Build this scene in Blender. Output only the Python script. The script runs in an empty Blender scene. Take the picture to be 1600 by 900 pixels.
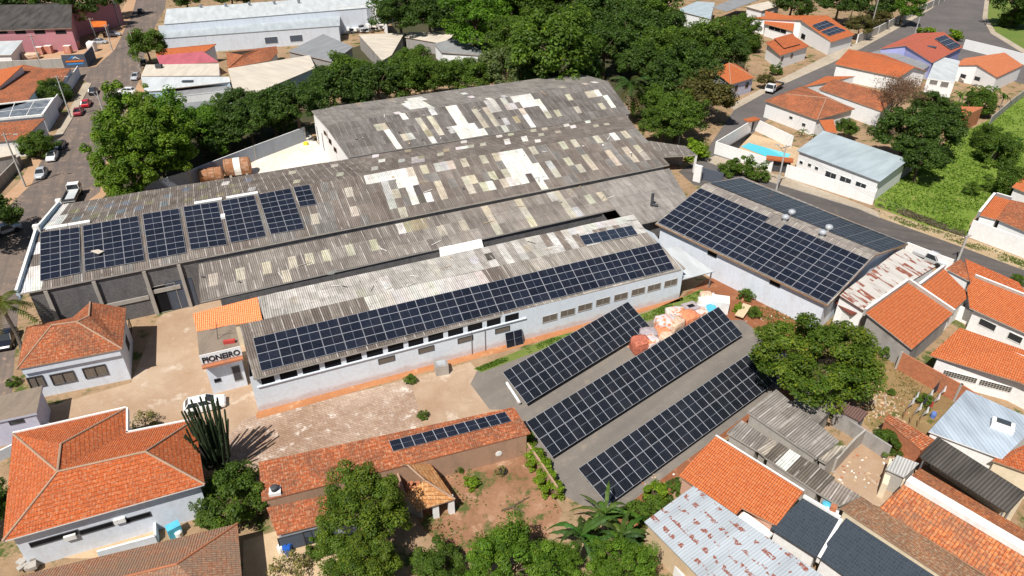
import bpy, math, random
import numpy as np
from mathutils import Vector, Matrix, noise as mnoise
R = random.Random(7)
sc = bpy.context.scene
COL = sc.collection
# ------------------------------------------------------------------ camera model (a real drone camera 52 m up, looking 33 degrees down)
HC, FPX, TH = 52.0, 1100.0, math.radians(33)
CAM = Vector((0, 0, HC))
FW = Vector((0, math.cos(TH), -math.sin(TH))); UP = Vector((0, math.sin(TH), math.cos(TH))); RT = Vector((1, 0, 0))
def ray(px, py): return RT * ((px - 800) / FPX) + UP * ((450 - py) / FPX) + FW
def P(px, py, z=0.0):
    d = ray(px, py); t = (z - HC) / d.z
    return CAM + d * t
def PR(v):
    d = v - CAM; k = d.dot(FW)
    return (800 + FPX * d.dot(RT) / k, 450 - FPX * d.dot(UP) / k)
def ppm(v): return FPX / (v - CAM).dot(FW)
def onplane(px, py, o, n):
    d = ray(px, py); return CAM + d * ((o - CAM).dot(n) / d.dot(n))
Z = Vector((0, 0, 1))
# ------------------------------------------------------------------ mesh builder: faces collect into ONE mesh object
def axes(n):
    u = Z.cross(n)
    if u.length < 1e-3: u = Vector((1, 0, 0))
    u.normalize(); v = n.cross(u).normalized()
    return u, v
class MB:
    def __init__(s): s.v = []; s.f = []; s.m = []; s.uv = []; s.mats = []; s.c = []; s.dc = (1, 1, 1, 1)
    def mi(s, m):
        if m not in s.mats: s.mats.append(m)
        return s.mats.index(m)
    def face(s, pts, m, uv=None, col=None, up=False):
        pts = [Vector(p) for p in pts]
        n = Vector((0, 0, 0))
        for i in range(len(pts)):
            a, b = pts[i], pts[(i + 1) % len(pts)]
            n += Vector(((a.y - b.y) * (a.z + b.z), (a.z - b.z) * (a.x + b.x), (a.x - b.x) * (a.y + b.y)))
        if up and n.z < 0:
            pts.reverse(); n = -n
            if uv: uv = uv[::-1]
        n = n.normalized() if n.length > 1e-9 else Z.copy()
        k = len(s.v); s.v += pts
        s.f.append(list(range(k, k + len(pts)))); s.m.append(s.mi(m))
        if uv is None:
            u, w = axes(n); uv = [(p.dot(u), p.dot(w)) for p in pts]
        s.uv += uv; s.c += [col or s.dc] * len(pts)
    def box(s, o, ax, ay, az, m, top=None):
        """o corner, three edge vectors"""
        o, ax, ay, az = map(Vector, (o, ax, ay, az))
        if ax.cross(ay).dot(az) < 0: o = o + ax; ax = -ax
        c = [o, o + ax, o + ax + ay, o + ay]; t = [p + az for p in c]
        s.face(c[::-1], m); s.face(t, top or m)
        for i in range(4): s.face([c[i], c[(i + 1) % 4], t[(i + 1) % 4], t[i]], m)
    def cbox(s, c, dx, dy, dz, rz, m, top=None):
        c = Vector(c); ax = Vector((math.cos(rz), math.sin(rz), 0)); ay = Vector((-ax.y, ax.x, 0))
        s.box(c - ax * dx / 2 - ay * dy / 2, ax * dx, ay * dy, Z * dz, m, top)
    def tube(s, a, b, r0, r1, m, n=8, cap=True):
        a, b = Vector(a), Vector(b); d = (b - a).normalized()
        u = d.orthogonal().normalized(); w = d.cross(u)
        A = [a + (u * math.cos(t) + w * math.sin(t)) * r0 for t in [2 * math.pi * i / n for i in range(n)]]
        B = [b + (u * math.cos(t) + w * math.sin(t)) * r1 for t in [2 * math.pi * i / n for i in range(n)]]
        for i in range(n): s.face([A[i], A[(i + 1) % n], B[(i + 1) % n], B[i]], m)
        if cap: s.face(A[::-1], m); s.face(B, m)
    def path(s, pts, rad, m, n=6):
        for i in range(len(pts) - 1): s.tube(pts[i], pts[i + 1], rad[i], rad[i + 1], m, n)
    def lathe(s, c, prof, m, n=14, axis=Z):
        axis = Vector(axis).normalized(); u = axis.orthogonal().normalized(); w = axis.cross(u); c = Vector(c)
        rings = [[c + axis * h + (u * math.cos(2 * math.pi * i / n) + w * math.sin(2 * math.pi * i / n)) * r for i in range(n)] for r, h in prof]
        for A, B in zip(rings, rings[1:]):
            for i in range(n): s.face([A[i], A[(i + 1) % n], B[(i + 1) % n], B[i]], m)
        s.face(rings[0][::-1], m); s.face(rings[-1], m)
    def build(s, name, parent=None, loc=None, smooth=False, weld=False):
        off = Vector(parent.matrix_world.translation) if parent else (Vector(loc) if loc else Vector((0, 0, 0)))
        if parent: off = wloc(parent)
        me = bpy.data.meshes.new(name)
        me.from_pydata([tuple(p - off) for p in s.v], [], s.f)
        for m in s.mats: me.materials.append(m)
        me.polygons.foreach_set('material_index', s.m)
        uv = me.uv_layers.new(name='UVMap'); uv.data.foreach_set('uv', [x for t in s.uv for x in t])
        ca = me.color_attributes.new('col', 'FLOAT_COLOR', 'CORNER'); ca.data.foreach_set('color', [x for t in s.c for x in t])
        if weld:
            import bmesh
            bm = bmesh.new(); bm.from_mesh(me); bmesh.ops.remove_doubles(bm, verts=bm.verts, dist=1e-4); bm.to_mesh(me); bm.free()
        if smooth: me.polygons.foreach_set('use_smooth', [True] * len(me.polygons))
        me.update()
        o = bpy.data.objects.new(name, me); COL.objects.link(o)
        if parent: o.parent = parent; WL[o.name] = off.copy()
        elif loc: o.location = off
        return o
WL = {}
def wloc(o):
    """world position; every object here is only translated under its parent, offsets are zero for parts"""
    if o.name in WL: return WL[o.name]
    return Vector(o.location)
def thing(name, label, cat, loc, group=None):
    o = bpy.data.objects.new(name, None); COL.objects.link(o); o.location = loc
    o.empty_display_size = .5
    return tag(o, label, cat, group)
def tag(o, label, cat, group=None):
    o['label'] = label; o['category'] = cat
    if group: o['group'] = group
    return o
def struct(o, kind='structure'): o['kind'] = kind; return o
def flat(p, z=0.0): return Vector((p.x, p.y, z))
def cen(pts): 
    c = Vector((0, 0, 0))
    for p in pts: c += p
    return c / len(pts)
def inpoly(x, y, poly):
    r = False; j = len(poly) - 1
    for i in range(len(poly)):
        xi, yi = poly[i]; xj, yj = poly[j]
        if (yi > y) != (yj > y) and x < (xj - xi) * (y - yi) / (yj - yi) + xi: r = not r
        j = i
    return r
# ------------------------------------------------------------------ materials
class NT:
    def __init__(s, name):
        s.m = bpy.data.materials.new(name); s.m.use_nodes = True; s.t = s.m.node_tree
        s.b = s.t.nodes['Principled BSDF']; s.b.inputs['Specular IOR Level'].default_value = .3
        s._uv = None
    def n(s, ty, **k):
        nd = s.t.nodes.new(ty)
        for a, b in k.items():
            if hasattr(nd, a): setattr(nd, a, b)
        return nd
    def link(s, a, b): s.t.links.new(a, b)
    def setin(s, sock, v):
        if hasattr(v, 'is_linked') or hasattr(v, 'links'): s.link(v, sock)
        else: sock.default_value = v
    def math(s, op, a, b=0.0, c=None):
        nd = s.n('ShaderNodeMath', operation=op); s.setin(nd.inputs[0], a); s.setin(nd.inputs[1], b)
        if c is not None: s.setin(nd.inputs[2], c)
        return nd.outputs[0]
    def uv(s):
        if not s._uv: s._uv = s.n('ShaderNodeUVMap', uv_map='UVMap').outputs[0]
        return s._uv
    def geo(s): return s.n('ShaderNodeNewGeometry').outputs['Position']
    def xyz(s, v): return s.n('ShaderNodeSeparateXYZ'), v
    def sep(s, v):
        nd = s.n('ShaderNodeSeparateXYZ'); s.link(v, nd.inputs[0]); return nd.outputs
    def scale(s, v, x, y, z=1.0):
        nd = s.n('ShaderNodeVectorMath', operation='MULTIPLY'); s.link(v, nd.inputs[0]); nd.inputs[1].default_value = (x, y, z); return nd.outputs[0]
    def noise(s, v, sc_, det=3.0, rough=.55):
        nd = s.n('ShaderNodeTexNoise'); s.link(v, nd.inputs['Vector']); nd.inputs['Scale'].default_value = sc_
        nd.inputs['Detail'].default_value = det; nd.inputs['Roughness'].default_value = rough; return nd.outputs['Fac']
    def ramp(s, f, a, b, x=0.0, y=1.0):
        nd = s.n('ShaderNodeMapRange'); s.setin(nd.inputs['Value'], f)
        nd.inputs['From Min'].default_value = a; nd.inputs['From Max'].default_value = b
        nd.inputs['To Min'].default_value = x; nd.inputs['To Max'].default_value = y; return nd.outputs[0]
    def mix(s, f, a, b, mode='MIX'):
        nd = s.n('ShaderNodeMix', data_type='RGBA', blend_type=mode)
        s.setin(nd.inputs['Factor'], f)
        for i, v in ((6, a), (7, b)):
            if isinstance(v, tuple): v = v if len(v) == 4 else (*v, 1)
            s.setin(nd.inputs[i], v)
        return nd.outputs[2]
    def col(s, c): 
        if isinstance(c, tuple): s.b.inputs['Base Color'].default_value = (*c[:3], 1)
        else: s.link(c, s.b.inputs['Base Color'])
        return s
    def rough(s, r, spec=None, metal=None):
        s.setin(s.b.inputs['Roughness'], r)
        if spec is not None: s.b.inputs['Specular IOR Level'].default_value = spec
        if metal is not None: s.b.inputs['Metallic'].default_value = metal
        return s
    def bump(s, h, dist=.02, strength=1.0):
        nd = s.n('ShaderNodeBump'); nd.inputs['Distance'].default_value = dist; nd.inputs['Strength'].default_value = strength
        s.link(h, nd.inputs['Height']); s.link(nd.outputs[0], s.b.inputs['Normal']); return s
M = {}
def plain(name, c, r=.7, spec=.3, metal=0, var=.12, sc_=1.5):
    t = NT(name); f = t.noise(t.geo(), sc_, 5)
    t.col(t.mix(t.ramp(f, .3, .7), tuple(x * (1 - var) for x in c), tuple(min(1, x * (1 + var)) for x in c))).rough(r, spec, metal); M[name] = t.m; return t.m
def tile(name, c1, c2, lich=(.10, .065, .045), amount=.5, pale=(.55, .33, .2), palef=.0, w=.21, h=.36, mort=(.20, .055, .02), patch=.35, msz=.028, bk=.9):
    t = NT(name); uv = t.uv()
    jit = t.n('ShaderNodeTexNoise'); t.link(uv, jit.inputs['Vector']); jit.inputs['Scale'].default_value = .9
    dv = t.n('ShaderNodeVectorMath', operation='MULTIPLY_ADD'); t.link(jit.outputs['Color'], dv.inputs[0]); dv.inputs[1].default_value = (.10, .10, 0); t.link(uv, dv.inputs[2]); uvj = dv.outputs[0]
    b = t.n('ShaderNodeTexBrick', offset=0.0, squash=1.0); t.link(uvj, b.inputs['Vector'])
    b.inputs['Scale'].default_value = 1; b.inputs['Brick Width'].default_value = w; b.inputs['Row Height'].default_value = h
    b.inputs['Mortar Size'].default_value = msz; b.inputs['Mortar Smooth'].default_value = .4; b.inputs['Bias'].default_value = 0
    b.inputs['Color1'].default_value = (*c1, 1); b.inputs['Color2'].default_value = (*c2, 1); b.inputs['Mortar'].default_value = (*mort, 1)
    c = b.outputs['Color']
    g = t.noise(uv, .35, 6, .7); g2 = t.noise(uv, 2.6, 4, .6)
    if palef: c = t.mix(t.math('MULTIPLY', t.ramp(t.noise(uv, 4.0, 2), .5, .62), palef), c, pale)
    m = t.math('MULTIPLY', t.ramp(t.math('ADD', t.math('MULTIPLY', g, .6), t.math('MULTIPLY', g2, .4)), patch + .1, patch + .32), amount)
    c = t.mix(m, c, lich)
    fine = t.ramp(t.noise(uv, 9, 2), .3, .7, .78, 1.16)
    cc = t.n('ShaderNodeCombineColor'); [t.link(fine, cc.inputs[i]) for i in range(3)]
    c = t.mix(1.0, c, cc.outputs[0], 'MULTIPLY')
    u, v, _ = t.sep(uvj)
    hh = t.math('ADD', t.math('SINE', t.math('MULTIPLY', u, 2 * math.pi / w)), t.math('MULTIPLY', t.math('FRACT', t.math('DIVIDE', v, h)), -.9))
    t.col(c).rough(.85, .2).bump(hh, .024, bk); M[name] = t.m; return t.m
tile('tile_orange', (.60, .14, .038), (.48, .10, .028), amount=.35, palef=.35)
tile('tile_new', (.60, .165, .052), (.50, .125, .04), amount=.12, palef=.2, patch=.45)
tile('tile_worn', (.56, .15, .05), (.42, .10, .035), amount=.75, palef=.6, patch=.3)
tile('tile_old', (.50, .20, .10), (.36, .135, .065), lich=(.22, .165, .12), amount=.8, palef=.8, pale=(.46, .30, .18), patch=.24)
tile('tile_tan', (.46, .22, .11), (.30, .16, .085), lich=(.12, .095, .07), amount=.6, palef=.9, pale=(.44, .34, .23), patch=.28)
tile('tile_salmon', (.68, .24, .11), (.62, .20, .09), amount=.08, palef=.1, patch=.5)
tile('tile_mottled', (.66, .20, .06), (.36, .085, .03), amount=.75, palef=.5, pale=(.62, .36, .18), lich=(.17, .11, .075), w=.27, h=.42, patch=.3)
tile('tile_red', (.52, .13, .085), (.46, .11, .08), amount=.15, palef=.15, patch=.45)
tile('tile_slate', (.040, .052, .066), (.030, .040, .052), lich=(.06, .07, .08), amount=.25, w=.2, h=.34, mort=(.062, .075, .09), patch=.4, msz=.02, bk=.45)
tile('tile_pale', (.66, .34, .13), (.55, .24, .08), amount=.4, palef=.5, pale=(.75, .5, .26), patch=.36)
tile('tile_plastic', (.78, .20, .05), (.66, .15, .035), amount=.05, palef=.25, pale=(.85, .45, .25), mort=(.85, .40, .22), w=.22, h=.36, patch=.55)
def sheet(name, corr=.25, depth=.6, joints=.55):
    """weathered fibre-cement sheets; each sheet's own colour sits in the mesh attribute 'col'"""
    t = NT(name); uv = t.uv()
    a = t.n('ShaderNodeAttribute', attribute_name='col').outputs['Color']
    u, v, _ = t.sep(uv)
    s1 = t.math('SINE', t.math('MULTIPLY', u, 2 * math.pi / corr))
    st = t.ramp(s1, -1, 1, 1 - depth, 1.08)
    g = t.ramp(t.noise(t.scale(uv, 1.0, .22), 1.6, 5, .65), .3, .7, .72, 1.2)
    g3 = t.ramp(t.noise(uv, .16, 3), .35, .65, .85, 1.12)
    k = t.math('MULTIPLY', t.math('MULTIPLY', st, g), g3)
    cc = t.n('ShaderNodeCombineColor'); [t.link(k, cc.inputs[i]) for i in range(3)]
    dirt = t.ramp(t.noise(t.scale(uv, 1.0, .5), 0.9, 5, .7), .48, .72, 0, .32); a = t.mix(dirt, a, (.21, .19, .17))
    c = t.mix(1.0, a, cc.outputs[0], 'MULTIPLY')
    # pale lime streaks where sheets lap side by side
    f = t.math('FRACT', t.math('DIVIDE', u, 1.08)); lap = t.math('LESS_THAN', f, .10)
    lap = t.math('MULTIPLY', lap, t.ramp(t.noise(t.scale(uv, .9, .25), 2.0, 3), .42, .56, 0, joints))
    c = t.mix(lap, c, (.62, .58, .53))
    f2 = t.math('FRACT', t.math('DIVIDE', v, 2.3)); c = t.mix(t.math('MULTIPLY', t.math('LESS_THAN', f2, .03), .35), c, (.06, .05, .045))
    sp = t.ramp(t.noise(uv, 7, 3, .7), .66, .74, 0, .5); c = t.mix(sp, c, (.60, .55, .48))
    ln = t.ramp(t.noise(uv, 1.2, 6, .75), .56, .66, 0, .35); c = t.mix(ln, c, (.055, .05, .045))
    t.col(c).rough(.9, .15).bump(s1, .025, .8); M[name] = t.m; return t.m
sheet('sheet', depth=.42); sheet('sheet_old', depth=.26, joints=.22)
def metal(name, c, rust=0.0, corr=.25, r=.5, depth=.15, rustc=(.16, .035, .018), spots=False, dirt=.2):
    t = NT(name); uv = t.uv(); u, v, _ = t.sep(uv)
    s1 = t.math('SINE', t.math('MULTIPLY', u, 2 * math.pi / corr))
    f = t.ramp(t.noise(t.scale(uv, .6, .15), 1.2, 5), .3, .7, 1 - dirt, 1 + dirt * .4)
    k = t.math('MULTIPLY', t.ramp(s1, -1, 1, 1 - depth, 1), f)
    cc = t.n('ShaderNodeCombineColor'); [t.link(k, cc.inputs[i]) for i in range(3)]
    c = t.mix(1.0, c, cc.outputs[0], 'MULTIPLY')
    if rust:
        if spots:
            fr = t.math('FRACT', t.math('DIVIDE', v, 1.25)); band = t.math('LESS_THAN', t.math('ABSOLUTE', t.math('SUBTRACT', fr, .5)), .17)
            nz = t.ramp(t.noise(t.scale(uv, 1.7, 1.1), 1.15, 2, .5), .50, .55)
            rm = t.math('MULTIPLY', band, nz)
            rm = t.math('MULTIPLY', rm, t.ramp(t.noise(t.scale(uv, 6, 2), 1.5, 2), .38, .46))
        else:
            b = t.n('ShaderNodeTexBrick', offset=.37, offset_frequency=1); t.link(uv, b.inputs['Vector']); b.inputs['Scale'].default_value = 1
            b.inputs['Brick Width'].default_value = .5; b.inputs['Row Height'].default_value = 2.1; b.inputs['Mortar Size'].default_value = 0
            b.inputs['Color1'].default_value = (0, 0, 0, 1); b.inputs['Color2'].default_value = (1, 1, 1, 1); b.inputs['Bias'].default_value = 0
            bb = t.n('ShaderNodeRGBToBW'); t.link(b.outputs['Color'], bb.inputs[0])
            q = t.math('ADD', t.math('MULTIPLY', bb.outputs[0], .35), t.noise(t.scale(uv, 1.6, .45), 1.3, 3))
            rm = t.ramp(q, .74, .80)
        c = t.mix(t.math('MULTIPLY', rm, rust), c, t.mix(t.noise(uv, 5), rustc, (.30, .09, .045)))
    t.col(c).rough(r, .35).bump(s1, .02, .5); M[name] = t.m; return t.m
metal('metal_pale', (.44, .48, .50), depth=.2); metal('metal_blue', (.42, .49, .56), corr=.4, dirt=.35); metal('metal_cream', (.64, .57, .47))
metal('metal_white', (.55, .58, .585)); metal('metal_grey', (.27, .275, .28)); metal('metal_pink', (.50, .13, .16)); metal('metal_house', (.40, .47, .50), corr=.3)
metal('metal_rusty', (.58, .55, .51), rust=.95, corr=.1); metal('metal_spots', (.43, .47, .50), rust=.95, spots=True)
metal('metal_brown', (.17, .10, .085), depth=.5); metal('metal_dark', (.105, .092, .08), depth=.5, corr=.3, dirt=.55); metal('metal_rustdark', (.17, .045, .028), depth=.3)
metal('metal_orange', (.70, .17, .03)); metal('zinc', (.52, .51, .49), depth=.45)
def wall(name, c, stain=(.33, .25, .18), amt=.35, brick=False, c2=None, mort=(.35, .32, .28), spl=0.0):
    t = NT(name); g = t.geo(); uv = t.uv()
    f = t.ramp(t.noise(t.scale(uv, 1.0, .25), .8, 6, .65), .48, .75, 0, amt)
    base = c
    if brick:
        b = t.n('ShaderNodeTexBrick'); t.link(uv, b.inputs['Vector']); b.inputs['Scale'].default_value = 1
        b.inputs['Brick Width'].default_value = .30; b.inputs['Row Height'].default_value = .2; b.inputs['Mortar Size'].default_value = .018
        b.inputs['Color1'].default_value = (*c, 1); b.inputs['Color2'].default_value = (*(c2 or c), 1); b.inputs['Mortar'].default_value = (*mort, 1); base = b.outputs['Color']
    c3 = t.mix(f, base, stain)
    if spl:   # red earth splashed on the foot of the wall
        z = t.sep(g)[2]; m = t.math('MULTIPLY', t.ramp(t.math('ADD', z, t.math('MULTIPLY', t.noise(g, .9, 4), -1.1)), -.15, .35, 1, 0), spl)
        c3 = t.mix(m, c3, (.42, .16, .06))
    k = t.ramp(t.noise(g, 3, 4), .3, .7, .93, 1.05); cc = t.n('ShaderNodeCombineColor'); [t.link(k, cc.inputs[i]) for i in range(3)]
    t.col(t.mix(1.0, c3, cc.outputs[0], 'MULTIPLY')).rough(.85, .2); M[name] = t.m; return t.m
wall('wall_white', (.78, .78, .77), amt=.14); wall('wall_bluewhite', (.64, .69, .76), amt=.25, spl=.0); wall('wall_main', (.70, .76, .82), stain=(.50, .40, .28), amt=.16, spl=.35)
wall('wall_cream', (.70, .60, .44)); wall('wall_grey', (.33, .31, .29), stain=(.12, .11, .10), amt=.6); wall('wall_pink', (.46, .205, .235)); wall('wall_blue', (.34, .36, .62))
wall('wall_lightblue', (.45, .58, .68)); wall('wall_brick', (.50, .17, .07), brick=True, c2=(.40, .12, .05), stain=(.2, .12, .09), mort=(.36, .22, .15))
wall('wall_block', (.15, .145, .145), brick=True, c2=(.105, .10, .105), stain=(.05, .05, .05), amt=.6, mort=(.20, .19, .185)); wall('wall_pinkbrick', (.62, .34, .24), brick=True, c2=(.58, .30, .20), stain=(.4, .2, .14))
wall('wall_yard', (.40, .25, .17), stain=(.24, .17, .12), amt=.8); wall('wall_lilac', (.50, .50, .60), stain=(.3, .28, .3)); wall('concrete', (.40, .37, .33), stain=(.2, .18, .15), amt=.6)
wall('flat_roof', (.24, .19, .145), stain=(.12, .10, .08), amt=.7); wall('wall_deepblue', (.06, .22, .42)); wall('precast', (.30, .33, .38), stain=(.2, .2, .22))
wall('mortar', (.38, .25, .17), stain=(.22, .16, .12), amt=.7); wall('white_trim', (.78, .77, .74), stain=(.4, .36, .32), amt=.5); wall('tile_cap', (.42, .16, .08), stain=(.18, .12, .09), amt=.6)
wall('rust_tank', (.30, .13, .06), stain=(.55, .45, .36), amt=.7); wall('wood', (.30, .17, .09), stain=(.14, .09, .05), amt=.6); wall('wood_pale', (.55, .42, .27), stain=(.3, .2, .12)); wall('door_blue', (.085, .10, .13), amt=.2, stain=(.05, .05, .06))
wall('pallet_red', (.50, .20, .14), stain=(.6, .5, .45), amt=.8)
plain('dark', (.012, .012, .014), .9, .1); plain('frame_dark', (.06, .06, .065)); plain('frame_white', (.72, .72, .70)); plain('rubber', (.02, .02, .02), .8); plain('chrome', (.55, .56, .58), .3, .5, .8)
plain('bag_white', (.70, .66, .62), var=.25, sc_=5); plain('bag_orange', (.60, .22, .11), var=.45, sc_=5); plain('bag_red', (.42, .13, .08), var=.4, sc_=5); plain('bag_grey', (.36, .31, .32), var=.3, sc_=5); plain('bag_cyan', (.09, .42, .58), var=.1); plain('bag_tan', (.60, .42, .30), var=.4, sc_=5)
plain('pole', (.42, .41, .39), .85, .2); plain('steel', (.30, .31, .32), .45, .5, .5); plain('alu', (.66, .67, .69), .4, .5, .3); plain('blue_plastic', (.02, .10, .42), .4); plain('bark', (.12, .085, .06), .95, .1, var=.3, sc_=4); plain('bark_pale', (.26, .22, .18), .95, .1, var=.3, sc_=4)
plain('sign_black', (.015, .016, .02)); plain('sign_orange', (.65, .16, .02)); plain('sign_blue', (.05, .25, .6)); plain('cactus', (.030, .048, .022), .7, .2, var=.35, sc_=6); plain('galv', (.62, .64, .66), .35, .5, .5)
plain('skylight', (.05, .06, .07), .2, .5); plain('cloth_red', (.45, .06, .05)); plain('cloth_white', (.78, .78, .78)); plain('cloth_blue', (.12, .2, .5)); plain('cloth_dark', (.05, .05, .07)); plain('pink', (.5, .06, .25)); plain('yellow', (.75, .55, .04))
t = NT('glass'); t.col((.025, .03, .035)).rough(.08, .5); M['glass'] = t.m
t = NT('glass_roof'); t.col(t.mix(t.ramp(t.noise(t.geo(), .8), .4, .6), (.10, .12, .14), (.20, .21, .22))).rough(.2, .5); M['glass_roof'] = t.m
t = NT('louvre'); z = t.sep(t.uv())[1]; t.col(t.mix(t.math('LESS_THAN', t.math('FRACT', t.math('DIVIDE', z, .16)), .5), (.018, .016, .014), (.30, .25, .20))).rough(.7); M['louvre'] = t.m
t = NT('cobogo'); u_, v_, _ = t.sep(t.uv()); t.col(t.mix(t.math('MULTIPLY', t.math('LESS_THAN', t.math('FRACT', t.math('DIVIDE', u_, .28)), .68), t.math('LESS_THAN', t.math('FRACT', t.math('DIVIDE', v_, .28)), .68)), (.30, .28, .25), (.02, .02, .02))).rough(.8); M['cobogo'] = t.m
for nm, c in dict(white=(.80, .80, .80), silver=(.42, .44, .46), black=(.012, .015, .022), red=(.50, .012, .02), dark=(.03, .034, .04), wine=(.30, .012, .03), blue=(.05, .08, .13)).items():
    t = NT('paint_' + nm); t.col(c).rough(.25, .5); t.b.inputs['Coat Weight'].default_value = .6; M['paint_' + nm] = t.m
# solar module: uv in metres, 2.28 long (u) by 1.13 (v)
def solar(name, cellc, frame=.027, mid=.014):
    t = NT(name); u, v, _ = t.sep(t.uv())
    e = t.math('MAXIMUM', t.math('MAXIMUM', t.math('LESS_THAN', u, frame), t.math('GREATER_THAN', u, 2.28 - frame)), t.math('MAXIMUM', t.math('LESS_THAN', v, frame), t.math('GREATER_THAN', v, 1.13 - frame)))
    ml = t.math('LESS_THAN', t.math('ABSOLUTE', t.math('SUBTRACT', u, 1.14)), mid)
    cl = t.math('LESS_THAN', t.math('FRACT', t.math('DIVIDE', t.math('SUBTRACT', v, .035), .177)), .06)
    oi = t.n('ShaderNodeObjectInfo').outputs['Random']
    c = t.mix(oi, cellc, tuple(x * 1.7 for x in cellc)); c = t.mix(t.math('MULTIPLY', cl, .25), c, (.25, .27, .32)); c = t.mix(ml, c, (.20, .22, .26)); c = t.mix(e, c, (.32, .33, .36))
    dust = t.ramp(t.noise(t.geo(), .5, 5, .7), 0.45, .8, 0, .03); c = t.mix(dust, c, (.45, .38, .3))
    t.col(c).rough(t.ramp(e, 0, 1, .14, .4), .5); M[name] = t.m; return t.m
solar('module', (.006, .008, .015)); solar('module_field', (.007, .0085, .012)); solar('module_thin', (.010, .010, .014), .016, .006) 
# ground surfaces
def ground(name, cols, sc1=.12, sc2=1.3, th=(.4, .6), grass=None, r=.95, extra=None, streak=None):
    t = NT(name); g = t.geo()
    a = t.noise(g, sc1, 6, .6); b = t.noise(g, sc2, 5, .65); s = t.math('ADD', t.math('MULTIPLY', a, .6), t.math('MULTIPLY', b, .4))
    c = t.mix(t.ramp(s, *th), cols[0], cols[1])
    if len(cols) > 2: c = t.mix(t.ramp(t.noise(g, sc2 * .5, 5, .7), .55, .68), c, cols[2])
    if grass: c = t.mix(t.ramp(t.noise(g, grass[1], 6, .72), grass[2], grass[2] + .08), c, t.mix(t.noise(g, 3.5, 3), tuple(x * .6 for x in grass[0]), grass[0]))
    if extra == 'paver':
        br = t.n('ShaderNodeTexBrick'); mp = t.n('ShaderNodeMapping'); t.link(g, mp.inputs[0]); mp.inputs['Rotation'].default_value = (0, 0, math.radians(23)); t.link(mp.outputs[0], br.inputs['Vector']); br.inputs['Scale'].default_value = 1
        br.inputs['Brick Width'].default_value = .5; br.inputs['Row Height'].default_value = .25; br.inputs['Mortar Size'].default_value = .03
        br.inputs['Color1'].default_value = (1, 1, 1, 1); br.inputs['Color2'].default_value = (.72, .7, .68, 1); br.inputs['Mortar'].default_value = (.62, .52, .42, 1)
        c = t.mix(.8, c, br.outputs['Color'], 'MULTIPLY')
    if streak:  # tyre-worn lanes along a direction (angle), in metres
        mp = t.n('ShaderNodeMapping'); t.link(g, mp.inputs[0]); mp.inputs['Rotation'].default_value = (0, 0, streak[0]); sv = t.scale(mp.outputs[0], .04, 1.0)
        c = t.mix(t.ramp(t.noise(sv, .9, 4), .4, .65, 0, .6), c, streak[1])
    k = t.ramp(t.noise(g, 9, 4, .7), .25, .75, .8, 1.18); cc = t.n('ShaderNodeCombineColor'); [t.link(k, cc.inputs[i]) for i in range(3)]
    t.col(t.mix(1.0, c, cc.outputs[0], 'MULTIPLY')).rough(r, .15).bump(b, .08, .4); M[name] = t.m; return t.m
ground('land', [(.34, .23, .14), (.26, .17, .10), (.20, .15, .085)], grass=((.09, .12, .03), .3, .53))
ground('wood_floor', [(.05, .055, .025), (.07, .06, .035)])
ground('asphalt_street', [(.22, .165, .13), (.13, .108, .097), (.36, .25, .18)], sc1=.16, th=(.38, .6), streak=(1.15, (.105, .092, .085)))
ground('asphalt', [(.125, .108, .098), (.095, .085, .08), (.16, .135, .115)], streak=(.35, (.075, .07, .068)))
ground('asphalt_far', [(.14, .125, .118), (.105, .096, .094)])
ground('tarmac_yard', [(.215, .188, .16), (.165, .148, .132), (.26, .22, .18)], sc1=.1, sc2=.8, streak=(-.75, (.15, .135, .12)))
ground('concrete_yard', [(.43, .32, .225), (.335, .22, .14), (.54, .45, .355)], sc1=.09, sc2=.5)
ground('pale_yard', [(.72, .68, .62), (.62, .54, .44)]); ground('beige_floor', [(.52, .39, .25), (.44, .31, .19)])
ground('pavers', [(.52, .41, .33), (.33, .22, .155), (.76, .69, .62)], sc1=.07, sc2=1.4, extra='paver')
ground('red_strip', [(.44, .20, .09), (.36, .15, .065), (.50, .30, .17)])
ground('red_earth', [(.27, .105, .05), (.20, .08, .04), (.38, .19, .11)], grass=((.08, .12, .03), .5, .66))
ground('yard_earth', [(.33, .18, .105), (.20, .10, .055), (.42, .26, .17)], sc1=.1, grass=((.10, .125, .035), .4, .515))
ground('brown_plot', [(.27, .185, .085), (.20, .13, .06), (.36, .26, .14)], grass=((.11, .12, .03), .3, .55))
ground('verge', [(.42, .32, .2), (.34, .24, .14), (.5, .41, .3)], grass=((.10, .14, .03), .35, .56)); ground('lot_grass', [(.115, .19, .022), (.165, .225, .04), (.25, .22, .08)], sc1=.15, sc2=2.2, grass=((.06, .11, .014), .5, .58))
ground('sidewalk', [(.44, .38, .30), (.33, .27, .2)]); ground('dirt_walk', [(.46, .30, .19), (.38, .23, .13)]); ground('lawn', [(.10, .16, .03), (.15, .18, .045)])
t = NT('pool_water'); t.col((.10, .52, .62)).rough(.05, .5); M['pool_water'] = t.m
def leaf(name, trans=.42):
    t = NT(name); a = t.n('ShaderNodeAttribute', attribute_name='col').outputs['Color']
    t.col(a).rough(.55, .25)
    tr = t.n('ShaderNodeBsdfTranslucent'); t.link(t.mix(1.0, a, (1.3, 1.5, .6), 'MULTIPLY'), tr.inputs[0]); mx = t.n('ShaderNodeMixShader'); mx.inputs[0].default_value = trans
    out = t.t.nodes['Material Output']; t.link(t.b.outputs[0], mx.inputs[1]); t.link(tr.outputs[0], mx.inputs[2]); t.link(mx.outputs[0], out.inputs[0]); M[name] = t.m
leaf('leaf')
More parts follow.
